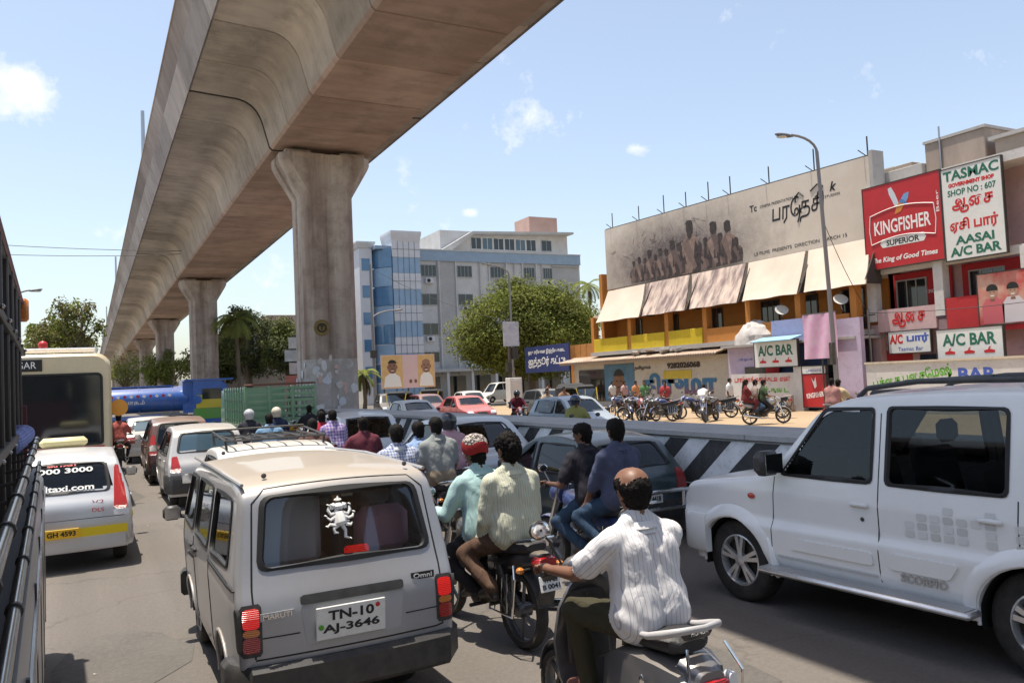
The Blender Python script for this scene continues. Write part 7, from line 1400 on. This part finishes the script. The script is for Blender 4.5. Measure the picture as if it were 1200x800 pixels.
    for ci_ in arm_i:
        m_ = vwi==ci_
        if not m_.any(): continue
        p0, p1 = caps[ci_][0], caps[ci_][2]; d_ = (p1-p0).normalized(); e1 = d_.cross(Vector((0,0,1))).normalized(); e2 = d_.cross(e1); q_ = V[m_]-np.array(p0); Wv[m_,0] = np.arctan2(q_@np.array(e1),q_@np.array(e2))*.066; Wv[m_,2] = q_@np.array(d_)
    nrm = np.zeros_like(V); fn = np.cross(V[F[:,2]]-V[F[:,0]],V[F[:,3]]-V[F[:,1]])
    for k in range(4): np.add.at(nrm,F[:,k],fn)
    nrm /= np.maximum(1e-9,np.linalg.norm(nrm,axis=1))[:,None]; amp = np.where(vt==1,.0028,np.where(vt==2,.004,0.0))*(1 if vox < .035 else .5); ph = (sum(ord(c) for c in label)%17)*.9
    V = V+nrm*(amp*(np.sin(V[:,2]*30+V[:,0]*38+ph+2.4*np.sin(V[:,0]*13+V[:,2]*9+ph))+.8*np.sin(V[:,2]*22-V[:,1]*48-V[:,0]*26+ph*2+1.8*np.sin(V[:,2]*15))))[:,None]
    hq = (vt==3); V[hq] += nrm[hq]*((.011 if O['hair']=='thick' else .006)*(np.sin(V[hq,0]*170+3*np.sin(V[hq,2]*90+ph))*np.sin(V[hq,2]*150+V[hq,1]*120+ph)+.5*np.sin(V[hq,1]*260+V[hq,0]*90)))[:,None]
    root = thing('person', label, 'person', loc, rz, group); root.scale = (scale,)*3
    mm = dict(skin=O['skin'],shirt=O['shirt'],trousers=O['trousers'],hair=HAIR,shoes=O['shoes'])
    for k, nm in enumerate(('skin','shirt','trousers','hair','shoes')):
        S = F[tg==k]
        if len(S) == 0: continue
        ids, inv = np.unique(S,return_inverse=True); g = MB(); g.v = [tuple(v) for v in V[ids]]; g.f = [tuple(x) for x in inv.reshape(-1,4).tolist()]; g.m = [0]*len(g.f)
        if k == 0 and vox < .035:
            for wr,d,s in hp:   # five fingers curled round the grip, or lying relaxed
                h0 = wr+d*.07
                for q in range(4):
                    off = Vector((s*(-.03+.021*q),0,0)); L = (.9,1.05,1.0,.8)[q]
                    if Pz['hand_pose']=='grip': pts = [h0+off+Vector((0,-.01,.012)),h0+off+Vector((0,.028*L,.012)),h0+off+Vector((0,.05*L,-.012)),h0+off+Vector((0,.03*L,-.038))]
                    else: pts = [h0+off*1.05,h0+off*1.15+d*.04*L,h0+off*1.2+d*.068*L+Vector((0,0,-.018)),h0+off*1.2+d*.082*L+Vector((0,0,-.036))]
                    g.tube(pts,[.0105,.010,.009,.007],7)
                th = wr+d*.025; g.tube([th+Vector((-s*.025,0,0)),th+Vector((-s*.045,.03,-.01)),th+Vector((-s*.04,.058,-.028))],[.012,.011,.008],7)
        o = g.build({'skin':'body'}.get(nm,nm), mm[nm], root, smooth=0); o.data.shade_smooth()
        if k in (1,2): at_ = o.data.attributes.new('weave','FLOAT_VECTOR','POINT'); at_.data.foreach_set('vector', Wv[ids].ravel())
        if k == 0 and vox < .05:
            for s in (-1,1):
                e = hc+hr*s*.034+hf*.092+hu*.012; ey = MB().ball(e,.015,8).build('eye', EYEW, o); MB().ball(e+hf*.010,.008,8).build('pupil', INK, ey); MB().tube([e+hu*.024-hr*s*.02+hf*.004,e+hu*.03,e+hu*.024+hr*s*.02-hf*.008],.005,5).build('eyebrow', HAIR, o)
            MB().tube([hc+hf*.092-hu*.062-hr*.024,hc+hf*.10-hu*.06,hc+hf*.092-hu*.062+hr*.024],.007,6).build('lips', mat('lip_brown',(0.16,0.055,0.045),.5), o)
    if O.get('helmet'):
        hm = O['helmet']; rot = Matrix((hr,hf,hu)).transposed().to_4x4(); h = MB(); k = 9; L = []
        for i in range(k+1):
            a = math.pi*(.02+.72*i/k); L.append([hc+hu*.02-hf*.01+rot@Vector((.132*math.sin(a)*math.cos(t_),.150*math.sin(a)*math.sin(t_),.135*math.cos(a)-(.05 if i==k and math.sin(t_)<.3 else 0))) for t_ in np.linspace(0,2*math.pi,21)[:-1]])
        h.loft(L); ho_ = h.build('helmet', hm, root); v = MB()
        rows = [[hc+hu*.015-hf*.01+rot@Vector((.136*math.sin(a)*math.cos(t_),.155*math.sin(a)*math.sin(t_),.137*math.cos(a))) for t_ in np.linspace(.25,math.pi-.25,11)] for a in np.linspace(1.15,1.9,5)]
        v.grid(rows); v.build('visor', DGLASS, ho_)
    if vox < .03 and not O.get('helmet'):   # shirt collar standing round the neck
        cb_ = nb-u*.045-f*.004; W3 = [(R_*math.cos(a)+f*math.sin(a)) for a in np.linspace(.35+math.pi/2,2*math.pi-.35+math.pi/2,22)]
        MB().grid([[cb_+w*r_+u*h_ for w in W3] for r_,h_ in ((.094,-.012),(.082,.022),(.077,.052),(.084,.050),(.096,.012))]).build('collar', O['shirt'], root, smooth=60)
    return root
# clothes
CL = lambda n, c, **k: cloth('cloth_'+n, c, **k)
T_DK = CL('dark_trousers',(0.035,0.032,0.034)); T_BR = CL('brown_trousers',(0.11,0.065,0.045)); T_GY = CL('grey_trousers',(0.16,0.155,0.15)); T_OL = CL('olive_trousers',(0.055,0.05,0.03)); T_JN = CL('blue_jeans',(0.032,0.058,0.10)); T_BE = CL('beige_trousers',(0.28,0.23,0.17))
def rider_pose(pillion=False, lean=10, **k):
    d = dict(pel=(0,.40,.90), lean=lean, hands=[(-.33,.90,1.04),(.33,.90,1.04)], feet=[(-.21,.46,.33),(.21,.46,.33)]) if not pillion else dict(pel=(0,.05,.95), lean=lean, hands=[(-.20,.30,.86),(.20,.30,.86)], feet=[(-.23,.12,.40),(.23,.12,.40)], hand_pose='rest', elbow=(0,-.5,-1))
    d.update(k); return d
MBLK = paint('bike_black', (0.02,0.02,0.022), .2); MRED = paint('bike_red',(0.30,0.02,0.02),.2); MBLU = paint('bike_blue',(0.03,0.06,0.2),.2); MSIL = paint('bike_silver',(0.35,0.35,0.36),.2,.3)
RG = 'motorcycles waiting in the traffic'
# A: two men on a black motorcycle right of the minivan
A, AZ = (3.09,5.84,0), RAD(5)
motorcycle('black motorcycle carrying the cream striped shirt, right of the minivan', A, AZ, MBLK, ('TN 05','B 0041'), RG)
person('man in a cream striped shirt on the pillion seat beside the minivan', A, AZ, rider_pose(True, 6, pel=(0,.06,.93), head=(8,0)), dict(belly=.04, shirt=CL('cream_stripe',(0.62,0.60,0.46),pat='stripe',col2=(0.40,0.44,0.36),sx=.02,duty=.3), trousers=T_BR, sleeve='long', hair='thick'), .013)
person('man in a pale teal shirt steering the black motorcycle, red cloth on head', A, AZ, rider_pose(False, 14, pel=(-.04,.44,.90), head=(22,-6)), dict(shirt=CL('teal_shirt',(0.38,0.55,0.55)), trousers=T_DK, sleeve='long', skin=SKIN2), .019)
tw2 = thing('head_cloth', 'red head cloth wrapped round the head of the teal shirted rider', 'cloth', A, AZ); g = MB(); c0 = Vector((-.045,.60,1.575))
g.loft([[c0+Vector((.112*s_*math.cos(a),.122*s_*math.sin(a),z+.012*math.sin(3*a))) for a in np.linspace(0,2*math.pi,21)[:-1]] for z,s_ in ((-.02,.97),(.0,1.04),(.05,1.05),(.075,.98))],cap=False); g.build('wrap', CL('red_cloth',(0.36,0.03,0.03)), tw2); g = MB(); g.loft([[c0+Vector((.118*s_*math.cos(a),.128*s_*math.sin(a),z)) for a in np.linspace(0,2*math.pi,21)[:-1]] for z,s_ in ((.06,.96),(.10,.86),(.135,.6),(.15,.2))]); g.build('patterned_top', mat('cloth_spotted',(0.48,0.42,0.38),.9,var=1.0,vs=45,col2=(0.06,0.045,0.04),var_lo=.47,var_hi=.53), tw2)
# B: two men beside the dark green hatchback
B, BZ = (4.72,6.62,0), RAD(6)
motorcycle('dark motorcycle with a chrome headlamp stalk, in front of the green hatchback', B, BZ, MBLU, ('TN 22','AH 719'), RG)
person('man in a dusty blue shirt and jeans sitting pillion beside the green hatchback', B, BZ, rider_pose(True, 4, hands=[(-.27,.42,.72),(.2,.32,.88)], head=(-6,0)), dict(shirt=CL('dusty_blue',(0.075,0.085,0.145)), trousers=T_JN, sleeve='rolled', skin=SKIN2), .018)
person('man in a black T-shirt steering the bike beside the green hatchback', B, BZ, rider_pose(False, 16, pel=(-.02,.45,.92), head=(28,0)), dict(shirt=CL('black_tee',(0.028,0.026,0.034)), trousers=T_JN, skin=SKIN2), .02)
# C: grey shirt and blue shirt
C_, CZ = (4.05,9.7,0), RAD(4)
motorcycle('motorcycle carrying the grey shirted man, ahead of the cream striped shirt', C_, CZ, MBLK, ('TN 09','AC 88'), RG, brake=False)
person('man in a grey shirt with a black belt on the pillion seat', C_, CZ, rider_pose(True, 12), dict(shirt=CL('grey_shirt',(0.27,0.285,0.28)), trousers=T_BE, hem=False), .024)
person('man in a light blue shirt ahead of the grey shirted man', C_, CZ, rider_pose(False, 16, pel=(-.05,.46,.9)), dict(shirt=CL('light_blue',(0.26,0.36,0.56)), trousers=T_DK), .028)
# D: blue checked shirt close to the minivan
D, DZ = (3.30,9.0,0), RAD(3)
motorcycle('motorcycle half hidden by the minivan, ridden by the checked shirt', D, DZ, MRED, None, RG)
person('man in a white and blue checked shirt just beyond the minivan roof', D, DZ, rider_pose(False, 10, pel=(0,.2,.92)), dict(shirt=CL('blue_check',(0.60,0.62,0.66),pat='check',col2=(0.10,0.14,0.34),sx=.035,duty=.42,sz=.035), trousers=T_GY, sleeve='long'), .022)
# E: pink shirt and helmet
E_, EZ = (4.95,11.0,0), RAD(3)
motorcycle('motorcycle of the pink shirted rider, beside the white saloon', E_, EZ, MBLK, None, RG)
HELD = mat('helmet_dark',(0.03,0.035,0.045),.25,coat=.5); HELB = mat('helmet_blue',(0.05,0.07,0.14),.25,coat=.5); HELS = mat('helmet_silver',(0.45,0.45,0.46),.25,coat=.5)
person('rider in a pink shirt with a dark helmet', E_, EZ, rider_pose(False, 12), dict(shirt=CL('pink_shirt',(0.55,0.33,0.38)), trousers=T_DK, sleeve='long', helmet=HELD), .026)
# F: olive shirt rider beyond the median
F_, FZ = (10.6,17.2,0), RAD(176)
motorcycle('motorcycle of the olive shirted rider beyond the median', F_, FZ, MSIL, None, RG)
person('rider in an olive shirt and dark blue helmet beyond the median', F_, FZ, rider_pose(False, 6), dict(shirt=CL('olive_shirt',(0.30,0.29,0.10)), trousers=T_DK, helmet=HELB), .03)
# G: red shirt and purple print
G_, GZ = (4.25,15.6,0), RAD(2)
motorcycle('motorcycle with a red shirted and a purple patterned rider, ahead of the roof rack car', G_, GZ, MBLK, None, RG)
person('rider in a purple and white patterned shirt ahead of the roof rack car', G_, GZ, rider_pose(True, 10), dict(shirt=CL('purple_print',(0.55,0.46,0.58),pat='check',col2=(0.16,0.10,0.34),sx=.06,duty=.5), trousers=T_DK), .032)
person('rider in a bright red shirt ahead of the purple patterned shirt', G_, GZ, rider_pose(False, 12, pel=(-.1,.46,.93)), dict(shirt=CL('red_shirt',(0.38,0.03,0.05)), trousers=T_DK), .034)
# H: maroon riders, I: helmets by the green lorry, J etc.
def simple_rider(key, label, blabel, loc, rz, shirt, tr=T_DK, pm=MBLK, vox=.036, helmet=None, sleeve='short', lean=10, group='people riding in the traffic', hair='full'):
    motorcycle(blabel, loc, rz, pm, None, RG); return person(label, loc, rz, rider_pose(False, lean), dict(shirt=shirt, trousers=tr, helmet=helmet, sleeve=sleeve, hair=hair), vox, group)
simple_rider('h1','rider in a maroon shirt ahead of the blue checked shirt','motorcycle of the maroon shirted rider',(3.95,12.2,0),RAD(4),CL('maroon_shirt',(0.14,0.035,0.05)))
simple_rider('h2','dark haired rider in a brown shirt beside the maroon shirt','motorcycle of the brown shirted rider',(3.25,12.9,0),RAD(-2),CL('brown_shirt',(0.13,0.07,0.06)))
simple_rider('i1','rider in a dark shirt with a silver helmet behind the green lorry','motorcycle of the silver helmeted rider',(3.55,20.6,0),0,CL('dark_shirt',(0.04,0.04,0.05)),helmet=HELS,vox=.04)
simple_rider('i2','rider in a navy shirt with a cream cap helmet behind the green lorry','motorcycle of the cream helmeted rider',(4.35,21.2,0),0,CL('navy_shirt',(0.03,0.04,0.08)),helmet=mat('helmet_cream',(0.6,0.52,0.4),.3),vox=.04)
simple_rider('i3','bare headed rider in black close to the nearest pier','motorcycle of the rider in black near the pier',(5.6,22.8,0),0,CL('black_shirt',(0.025,0.025,0.03)),vox=.04)
simple_rider('i4','rider in a white shirt ahead of the red shirt, left of the white hatchback','motorcycle of the white shirted rider in the queue',(4.75,18.0,0),RAD(2),CL('white_rider',(0.62,0.62,0.64)),vox=.04)
simple_rider('i5','rider in a sky blue shirt beside the silver hatchback','motorcycle of the sky blue shirted rider',(3.35,17.0,0),0,CL('sky_shirt',(0.22,0.36,0.52)),vox=.04)
simple_rider('k1','rider in a red and white top between the cream bus and the silver saloon','motorcycle beside the cream bus',(.72,26.0,0),0,CL('red_white',(0.45,0.12,0.10)),vox=.04)
simple_rider('m1','rider in a dark red jacket and black helmet before the red saloon','red scooter bike of the dark red jacketed rider',(15.2,28.6,0),RAD(160),CL('dark_red_jacket',(0.10,0.015,0.025)),pm=MRED,helmet=HELD,vox=.04,sleeve='long')
simple_rider('m2','rider in a beige shirt right of the dark red jacket','motorcycle of the beige shirted rider beyond the median',(17.6,30.4,0),RAD(165),CL('beige_shirt',(0.42,0.33,0.24)),vox=.04,pm=MBLK)
simple_rider('m3','rider in a brown kurta near the sign pole','motorcycle of the brown kurta rider',(20.0,33.0,0),RAD(170),CL('brown_kurta',(0.30,0.17,0.11)),vox=.045)
# passenger whose sleeve shows at the bus window
person('bus passenger with a blue sleeved elbow out of the window', (0,0,0), RAD(2.2), dict(pel=(-.43,6.3,1.50), lean=2, hands=[(-.69,6.65,1.73),(-.36,6.74,1.98)], feet=[(-.48,6.7,1.02),(-.30,6.7,1.02)], hand_pose='rest', elbow=(0,.12,.05), head=(0,0)), dict(shirt=CL('blue_sleeve',(0.16,0.22,0.55),pat='check',col2=(0.34,0.38,0.62),sx=.02,duty=.4), trousers=T_DK, sleeve='long'), .025, 'bus passengers')
# ---- people and bikes on the far roadside
FGP = 'people on the far roadside'
bk0 = motorcycle('parked black motorcycle nearest to the riders by the text wall', (23.6,26.2,0), RAD(118), MBLK, None, 'motorcycles parked on the far roadside', .1)
bk1 = motorcycle('parked blue motorcycle in the middle of the roadside row', (23.3,28.4,0), RAD(95), MBLU, None, 'motorcycles parked on the far roadside', .12, alloy=False)
for src, lab, x, y, rz in ((bk1,'parked motorcycle second from the riders by the text wall',23.9,27.3,140),(bk0,'parked motorcycle fourth in the roadside row',22.7,29.6,75),(bk1,'parked motorcycle at the far end of the roadside row',22.9,31.5,150),(bk0,'parked motorcycle leaning behind the first of the roadside row',25.1,26.9,40),(bk1,'parked motorcycle second in the back row on the roadside',24.9,28.3,80),(bk0,'parked motorcycle third in the back row on the roadside',24.3,30.5,20),(bk1,'parked motorcycle beyond the roadside row near the mural',24.2,33.4,110),(bk0,'parked motorcycle nearest the lamp post',25.6,24.4,30),(bk0,'parked motorcycle squeezed beside the blue one',22.4,27.6,60),(bk1,'parked motorcycle turned across the row',23.6,30.9,10)):
    o = dup(src,(x,y,0),RAD(rz),lab); o.rotation_euler = (0,.1,RAD(rz))
bkr = motorcycle('parked red motorcycle left of the black ones on the roadside', (22.2,29.6,0), RAD(150), MRED, None, 'motorcycles parked on the far roadside', .1)
def standing(label, loc, rz, shirt, tr, vox=.045, hands=None, lean=3, **k): return person(label, loc, rz, dict(pel=(0,0,.93), lean=lean, hands=hands or [(-.26,.1,.8),(.26,.1,.8)], feet=[(-.11,.02,0),(.11,.04,0)], hand_pose='rest', knee=(0,1,0)), dict(shirt=shirt, trousers=tr, **k), vox, FGP)
standing('man in a white shirt and dark shorts standing by the text wall', (27.2,29.2,0), RAD(200), CL('white_shirt',(0.70,0.70,0.70)), T_DK)
standing('man in a white shirt bending over the parked motorcycles', (25.6,29.4,0), RAD(-60), CL('white_shirt2',(0.66,0.64,0.62)), T_GY, lean=55, hands=[(-.2,.6,.8),(.2,.6,.8)])
b3 = motorcycle('motorcycle with three riders turning by the text wall', (22.3,22.9,0), RAD(-118), MSIL, None, RG)
person('rider in dark green steering the crowded motorcycle by the text wall', (22.3,22.9,0), RAD(-118), rider_pose(False,10,pel=(0,.48,.92)), dict(shirt=CL('dark_green',(0.05,0.07,0.04)),trousers=T_DK), .04, FGP); person('rider in a grey top in the middle of the crowded motorcycle', (22.3,22.9,0), RAD(-118), rider_pose(True,8,pel=(0,.18,.93)), dict(shirt=CL('warm_grey',(0.28,0.22,0.20)),trousers=T_JN), .04, FGP)
person('woman in a maroon sari sitting at the back of the crowded motorcycle', (22.3,22.9,0), RAD(-118), rider_pose(True,4,pel=(0,-.14,.95)), dict(shirt=CL('maroon_sari',(0.16,0.03,0.03)),trousers=CL('maroon_sari2',(0.14,0.03,0.035)),hair='long'), .04, FGP)
b4 = motorcycle('motorcycle of the beige shirted man by the red beer panel', (20.6,17.6,0), RAD(-80), MBLK, None, RG); person('man in a beige shirt on a motorcycle before the red beer panel', (20.6,17.6,0), RAD(-80), rider_pose(False,6), dict(shirt=CL('sand_shirt',(0.50,0.40,0.25)),trousers=T_GY,sleeve='short'), .036, FGP); person('dark haired pillion rider behind the beige shirted man', (20.6,17.6,0), RAD(-80), rider_pose(True,4), dict(shirt=CL('rose_shirt',(0.40,0.20,0.18)),trousers=T_DK), .04, FGP)
for lab, x, y, rz, c, tr in (('man in a pink shirt walking below the painted face',27.8,38.6,190,(0.5,0.33,0.33),T_DK),('woman in an orange sari walking below the mural letters',27.6,37.2,180,(0.55,0.25,0.12),T_BR),('man in a white shirt walking before the mural',28.2,40.4,185,(0.64,0.62,0.6),T_GY),('policeman in khaki and white standing by the crossing',27.4,44.8,200,(0.62,0.58,0.5),T_BE),('woman in a green sari by the mural letters',27.0,35.6,150,(0.10,0.22,0.10),T_BR),('man in a blue shirt walking by the shed',26.6,33.4,200,(0.12,0.2,0.4),T_DK),('man in a red shirt beside the parked motorcycles',25.4,31.8,120,(0.4,0.06,0.06),T_DK),('man in a brown shirt standing below the blue board',29.0,49.5,200,(0.22,0.12,0.09),T_DK)):
    standing(lab, (x,y,0), RAD(rz), CL('walker_%d'%int(y*10),c), tr)

# ================================================================== SCOOTER IN FRONT
SCG = paint('scooter_grey', (0.17,0.17,0.185), .10, .55, .3); SCL = mat('scooter_light_grey',(0.42,0.41,0.41),.4)
S_, SZ = (2.64,3.44,0), RAD(1)
sc = thing('scooter', 'grey scooter with a silver grab rail, nearest to the camera', 'scooter', S_, SZ); sc.scale = (1,.80,1.06)
for yc in (0,1.24): w_ = bike_wheel(sc, yc, .24, .10); w_.scale = (1,1.25,1/1.06); w_.location = (0,yc*(1-1.25),0)
for s in (-1,1):
    MB().loft([[(s*(x0+.0),y,z0),(s*x1,y,z0+.02),(s*(x1+.012),y,(z0+z1)/2),(s*x1*.96,y,z1-.03),(s*x0,y,z1)] if s>0 else [(s*x0,y,z1),(s*x1*.96,y,z1-.03),(s*(x1+.012),y,(z0+z1)/2),(s*x1,y,z0+.02),(s*x0,y,z0)] for y,x0,x1,z0,z1 in ((-.40,.02,.10,.50,.64),(-.36,.02,.15,.44,.70),(-.20,.02,.195,.34,.73),(.0,.02,.215,.29,.74),(.2,.02,.21,.28,.72),(.36,.02,.18,.30,.66),(.46,.02,.13,.34,.50))]).build('side_panel', SCG, sc, smooth=40)
text('badge_lettering', 'HONDA', .05, CHROME, sc, Matrix(((0,0,-1,-.228),(-1,0,0,.05),(0,1,0,.50),(0,0,0,1))), .004, width=.16, height=.03)
p_ = MB().ball((-.222,-.12,.62),.026,12,None,(.25,1,1)).build('wing_emblem', CHROME, sc)
MB().loft([sect(y,w,z0,z1,3.2,18) for y,w,z0,z1 in ((-.30,.08,.745,.80),(-.26,.13,.735,.825),(-.05,.155,.73,.82),(.12,.155,.725,.80),(.22,.15,.715,.775),(.42,.135,.70,.765),(.54,.09,.68,.75))]).build('seat', SEATB, sc)
MB().tube([(-.155,.02,.80),(-.165,-.12,.815),(-.15,-.26,.845),(-.12,-.38,.875),(0,-.42,.88),(.12,-.38,.875),(.15,-.26,.845),(.165,-.12,.815),(.155,.02,.80)],[.012,.018,.021,.018,.016,.018,.021,.018,.012],10).build('grab_rail', SCL, sc)
gb_ = MB().box((0,-.34,.845),(.19,.06,.055),b=.02).build('rail_bridge', BLACKP, sc); text('badge_lettering', 'HONDA', .05, WT, gb_, facing_south(0,-.372,.85), .003, width=.11, height=.022)
MB().loft([sect(y,w,z0,z1,3) for y,w,z0,z1 in ((-.30,.12,.56,.74),(-.40,.11,.55,.72),(-.46,.085,.56,.69))]).build('tail_panel', SCG, sc); tl = MB().loft([sect(y,w,z0,z1,3.4) for y,w,z0,z1 in ((-.42,.125,.555,.655),(-.475,.10,.56,.65),(-.485,.07,.57,.64))]).build('tail_lamp', REDL, sc)
for s in (-1,1): MB().loft([sect(y,w,z0,z1,3) for y,w,z0,z1 in ((-.40,.03,.57,.66),(-.455,.028,.575,.655))]).build('indicator', CLEARL, sc, M=T(s*.145,0,0)); MB().tube([(s*.20,.05,.36),(s*.235,-.2,.40),(s*.225,-.42,.52),(s*.17,-.5,.68),(s*.12,-.42,.80)],.009,8).build('crash_guard', CHROME, sc)
MB().box((0,-.47,.44),(.22,.02,.16),rotm(RAD(14),0,0),.008).build('mudguard_flap', BLACKP, sc); plate(sc, None, .20, .11, 'TN 10', 'W 5520', PLATEW, T(0,-.495,.44)@rotm(RAD(76),0,0))
guard(0,.30,40,160,.13).build('rear_mudguard', BLACKP, sc, M=T(0,0,-.07))
MB().box((0,.64,.31),(.34,.44,.07),b=.03).build('footboard', BLACKP, sc)
MB().loft([[(x,y+bow*(1-(x/hw_)**2),z) for x in np.linspace(-hw_,hw_,9)]+[(x,y-.03+bow*(1-(x/hw_)**2),z) for x in np.linspace(hw_,-hw_,9)] for y,z,hw_,bow in ((.90,.28,.16,.03),(.93,.40,.20,.05),(.93,.60,.225,.08),(.90,.78,.20,.09),(.87,.90,.13,.07),(.86,.94,.08,.04))]).build('front_apron', SCG, sc, smooth=50)
MB().box((0,.885,.66),(.30,.03,.40),rotm(RAD(-6),0,0),.03).build('inner_apron', BLACKP, sc)
MB().loft([sect(y,w,z0,z1,2.6) for y,w,z0,z1 in ((.78,.08,.95,1.03),(.84,.15,.92,1.06),(.93,.14,.91,1.05),(1.0,.08,.93,1.01))]).build('handlebar_cowl', SCG, sc); hb_ = MB().tube([(-.34,.79,1.0),(-.12,.87,1.0),(.12,.87,1.0),(.34,.79,1.0)],.014,8).build('handlebar', DARKM, sc)
for s in (-1,1):
    MB().tube([(s*.24,.83,1.0),(s*.35,.785,1.0)],.019,8).build('grip', RUBBER, hb_); MB().tube([(s*.2,.88,1.01),(s*.33,.85,.99)],.007,5).build('lever', ALU, hb_); MB().tube([(s*.17,.87,1.02),(s*.25,.87,1.16),(s*.29,.86,1.20)],.007,6).build('mirror_stalk', BLACKP, hb_)
    m_ = MB().ball((s*.32,.85,1.23),.075,12,None,(1,.3,.72)).build('mirror', BLACKP, sc); MB().ball((s*.32,.836,1.23),.066,12,None,(1,.12,.72)).build('mirror_glass', CHROME, m_)
g = MB(); g.tube([(0,.90,.85),(0,1.05,.6),(0,1.10,.5)],.03,8)
for s in (-1,1): g.tube([(s*.06,1.08,.52),(s*.06,1.24,.24)],.018,6)
g.build('front_fork', DARKM, sc); guard(1.24,.285,10,150,.13).build('front_mudguard', SCG, sc, M=T(0,0,-.07)); MB().tube([(.12,.2,.26),(.15,-.1,.27),(.16,-.36,.34)],[.03,.05,.05],10).build('exhaust', DARKM, sc); MB().box((-.09,.14,.26),(.14,.4,.16),b=.05).build('engine', DARKM, sc)
person('balding man in a white striped short sleeved shirt riding the grey scooter', S_, SZ, dict(pel=(0,.08,.885), lean=9, hands=[(-.31,.65,1.07),(.31,.65,1.07)], feet=[(-.15,.52,.365),(.15,.52,.365)], head=(-3,-4), knee=(0,1,.5), elbow=(0,-.3,-1)), dict(shirt=CL('white_stripe',(0.74,0.72,0.72),pat='stripe',col2=(0.42,0.41,0.47),sx=.026,duty=.14), trousers=T_OL, hair='bald', sleeve='short', belly=.03, shoes=mat('sandal',(0.13,0.05,0.04),.6)), .0105)
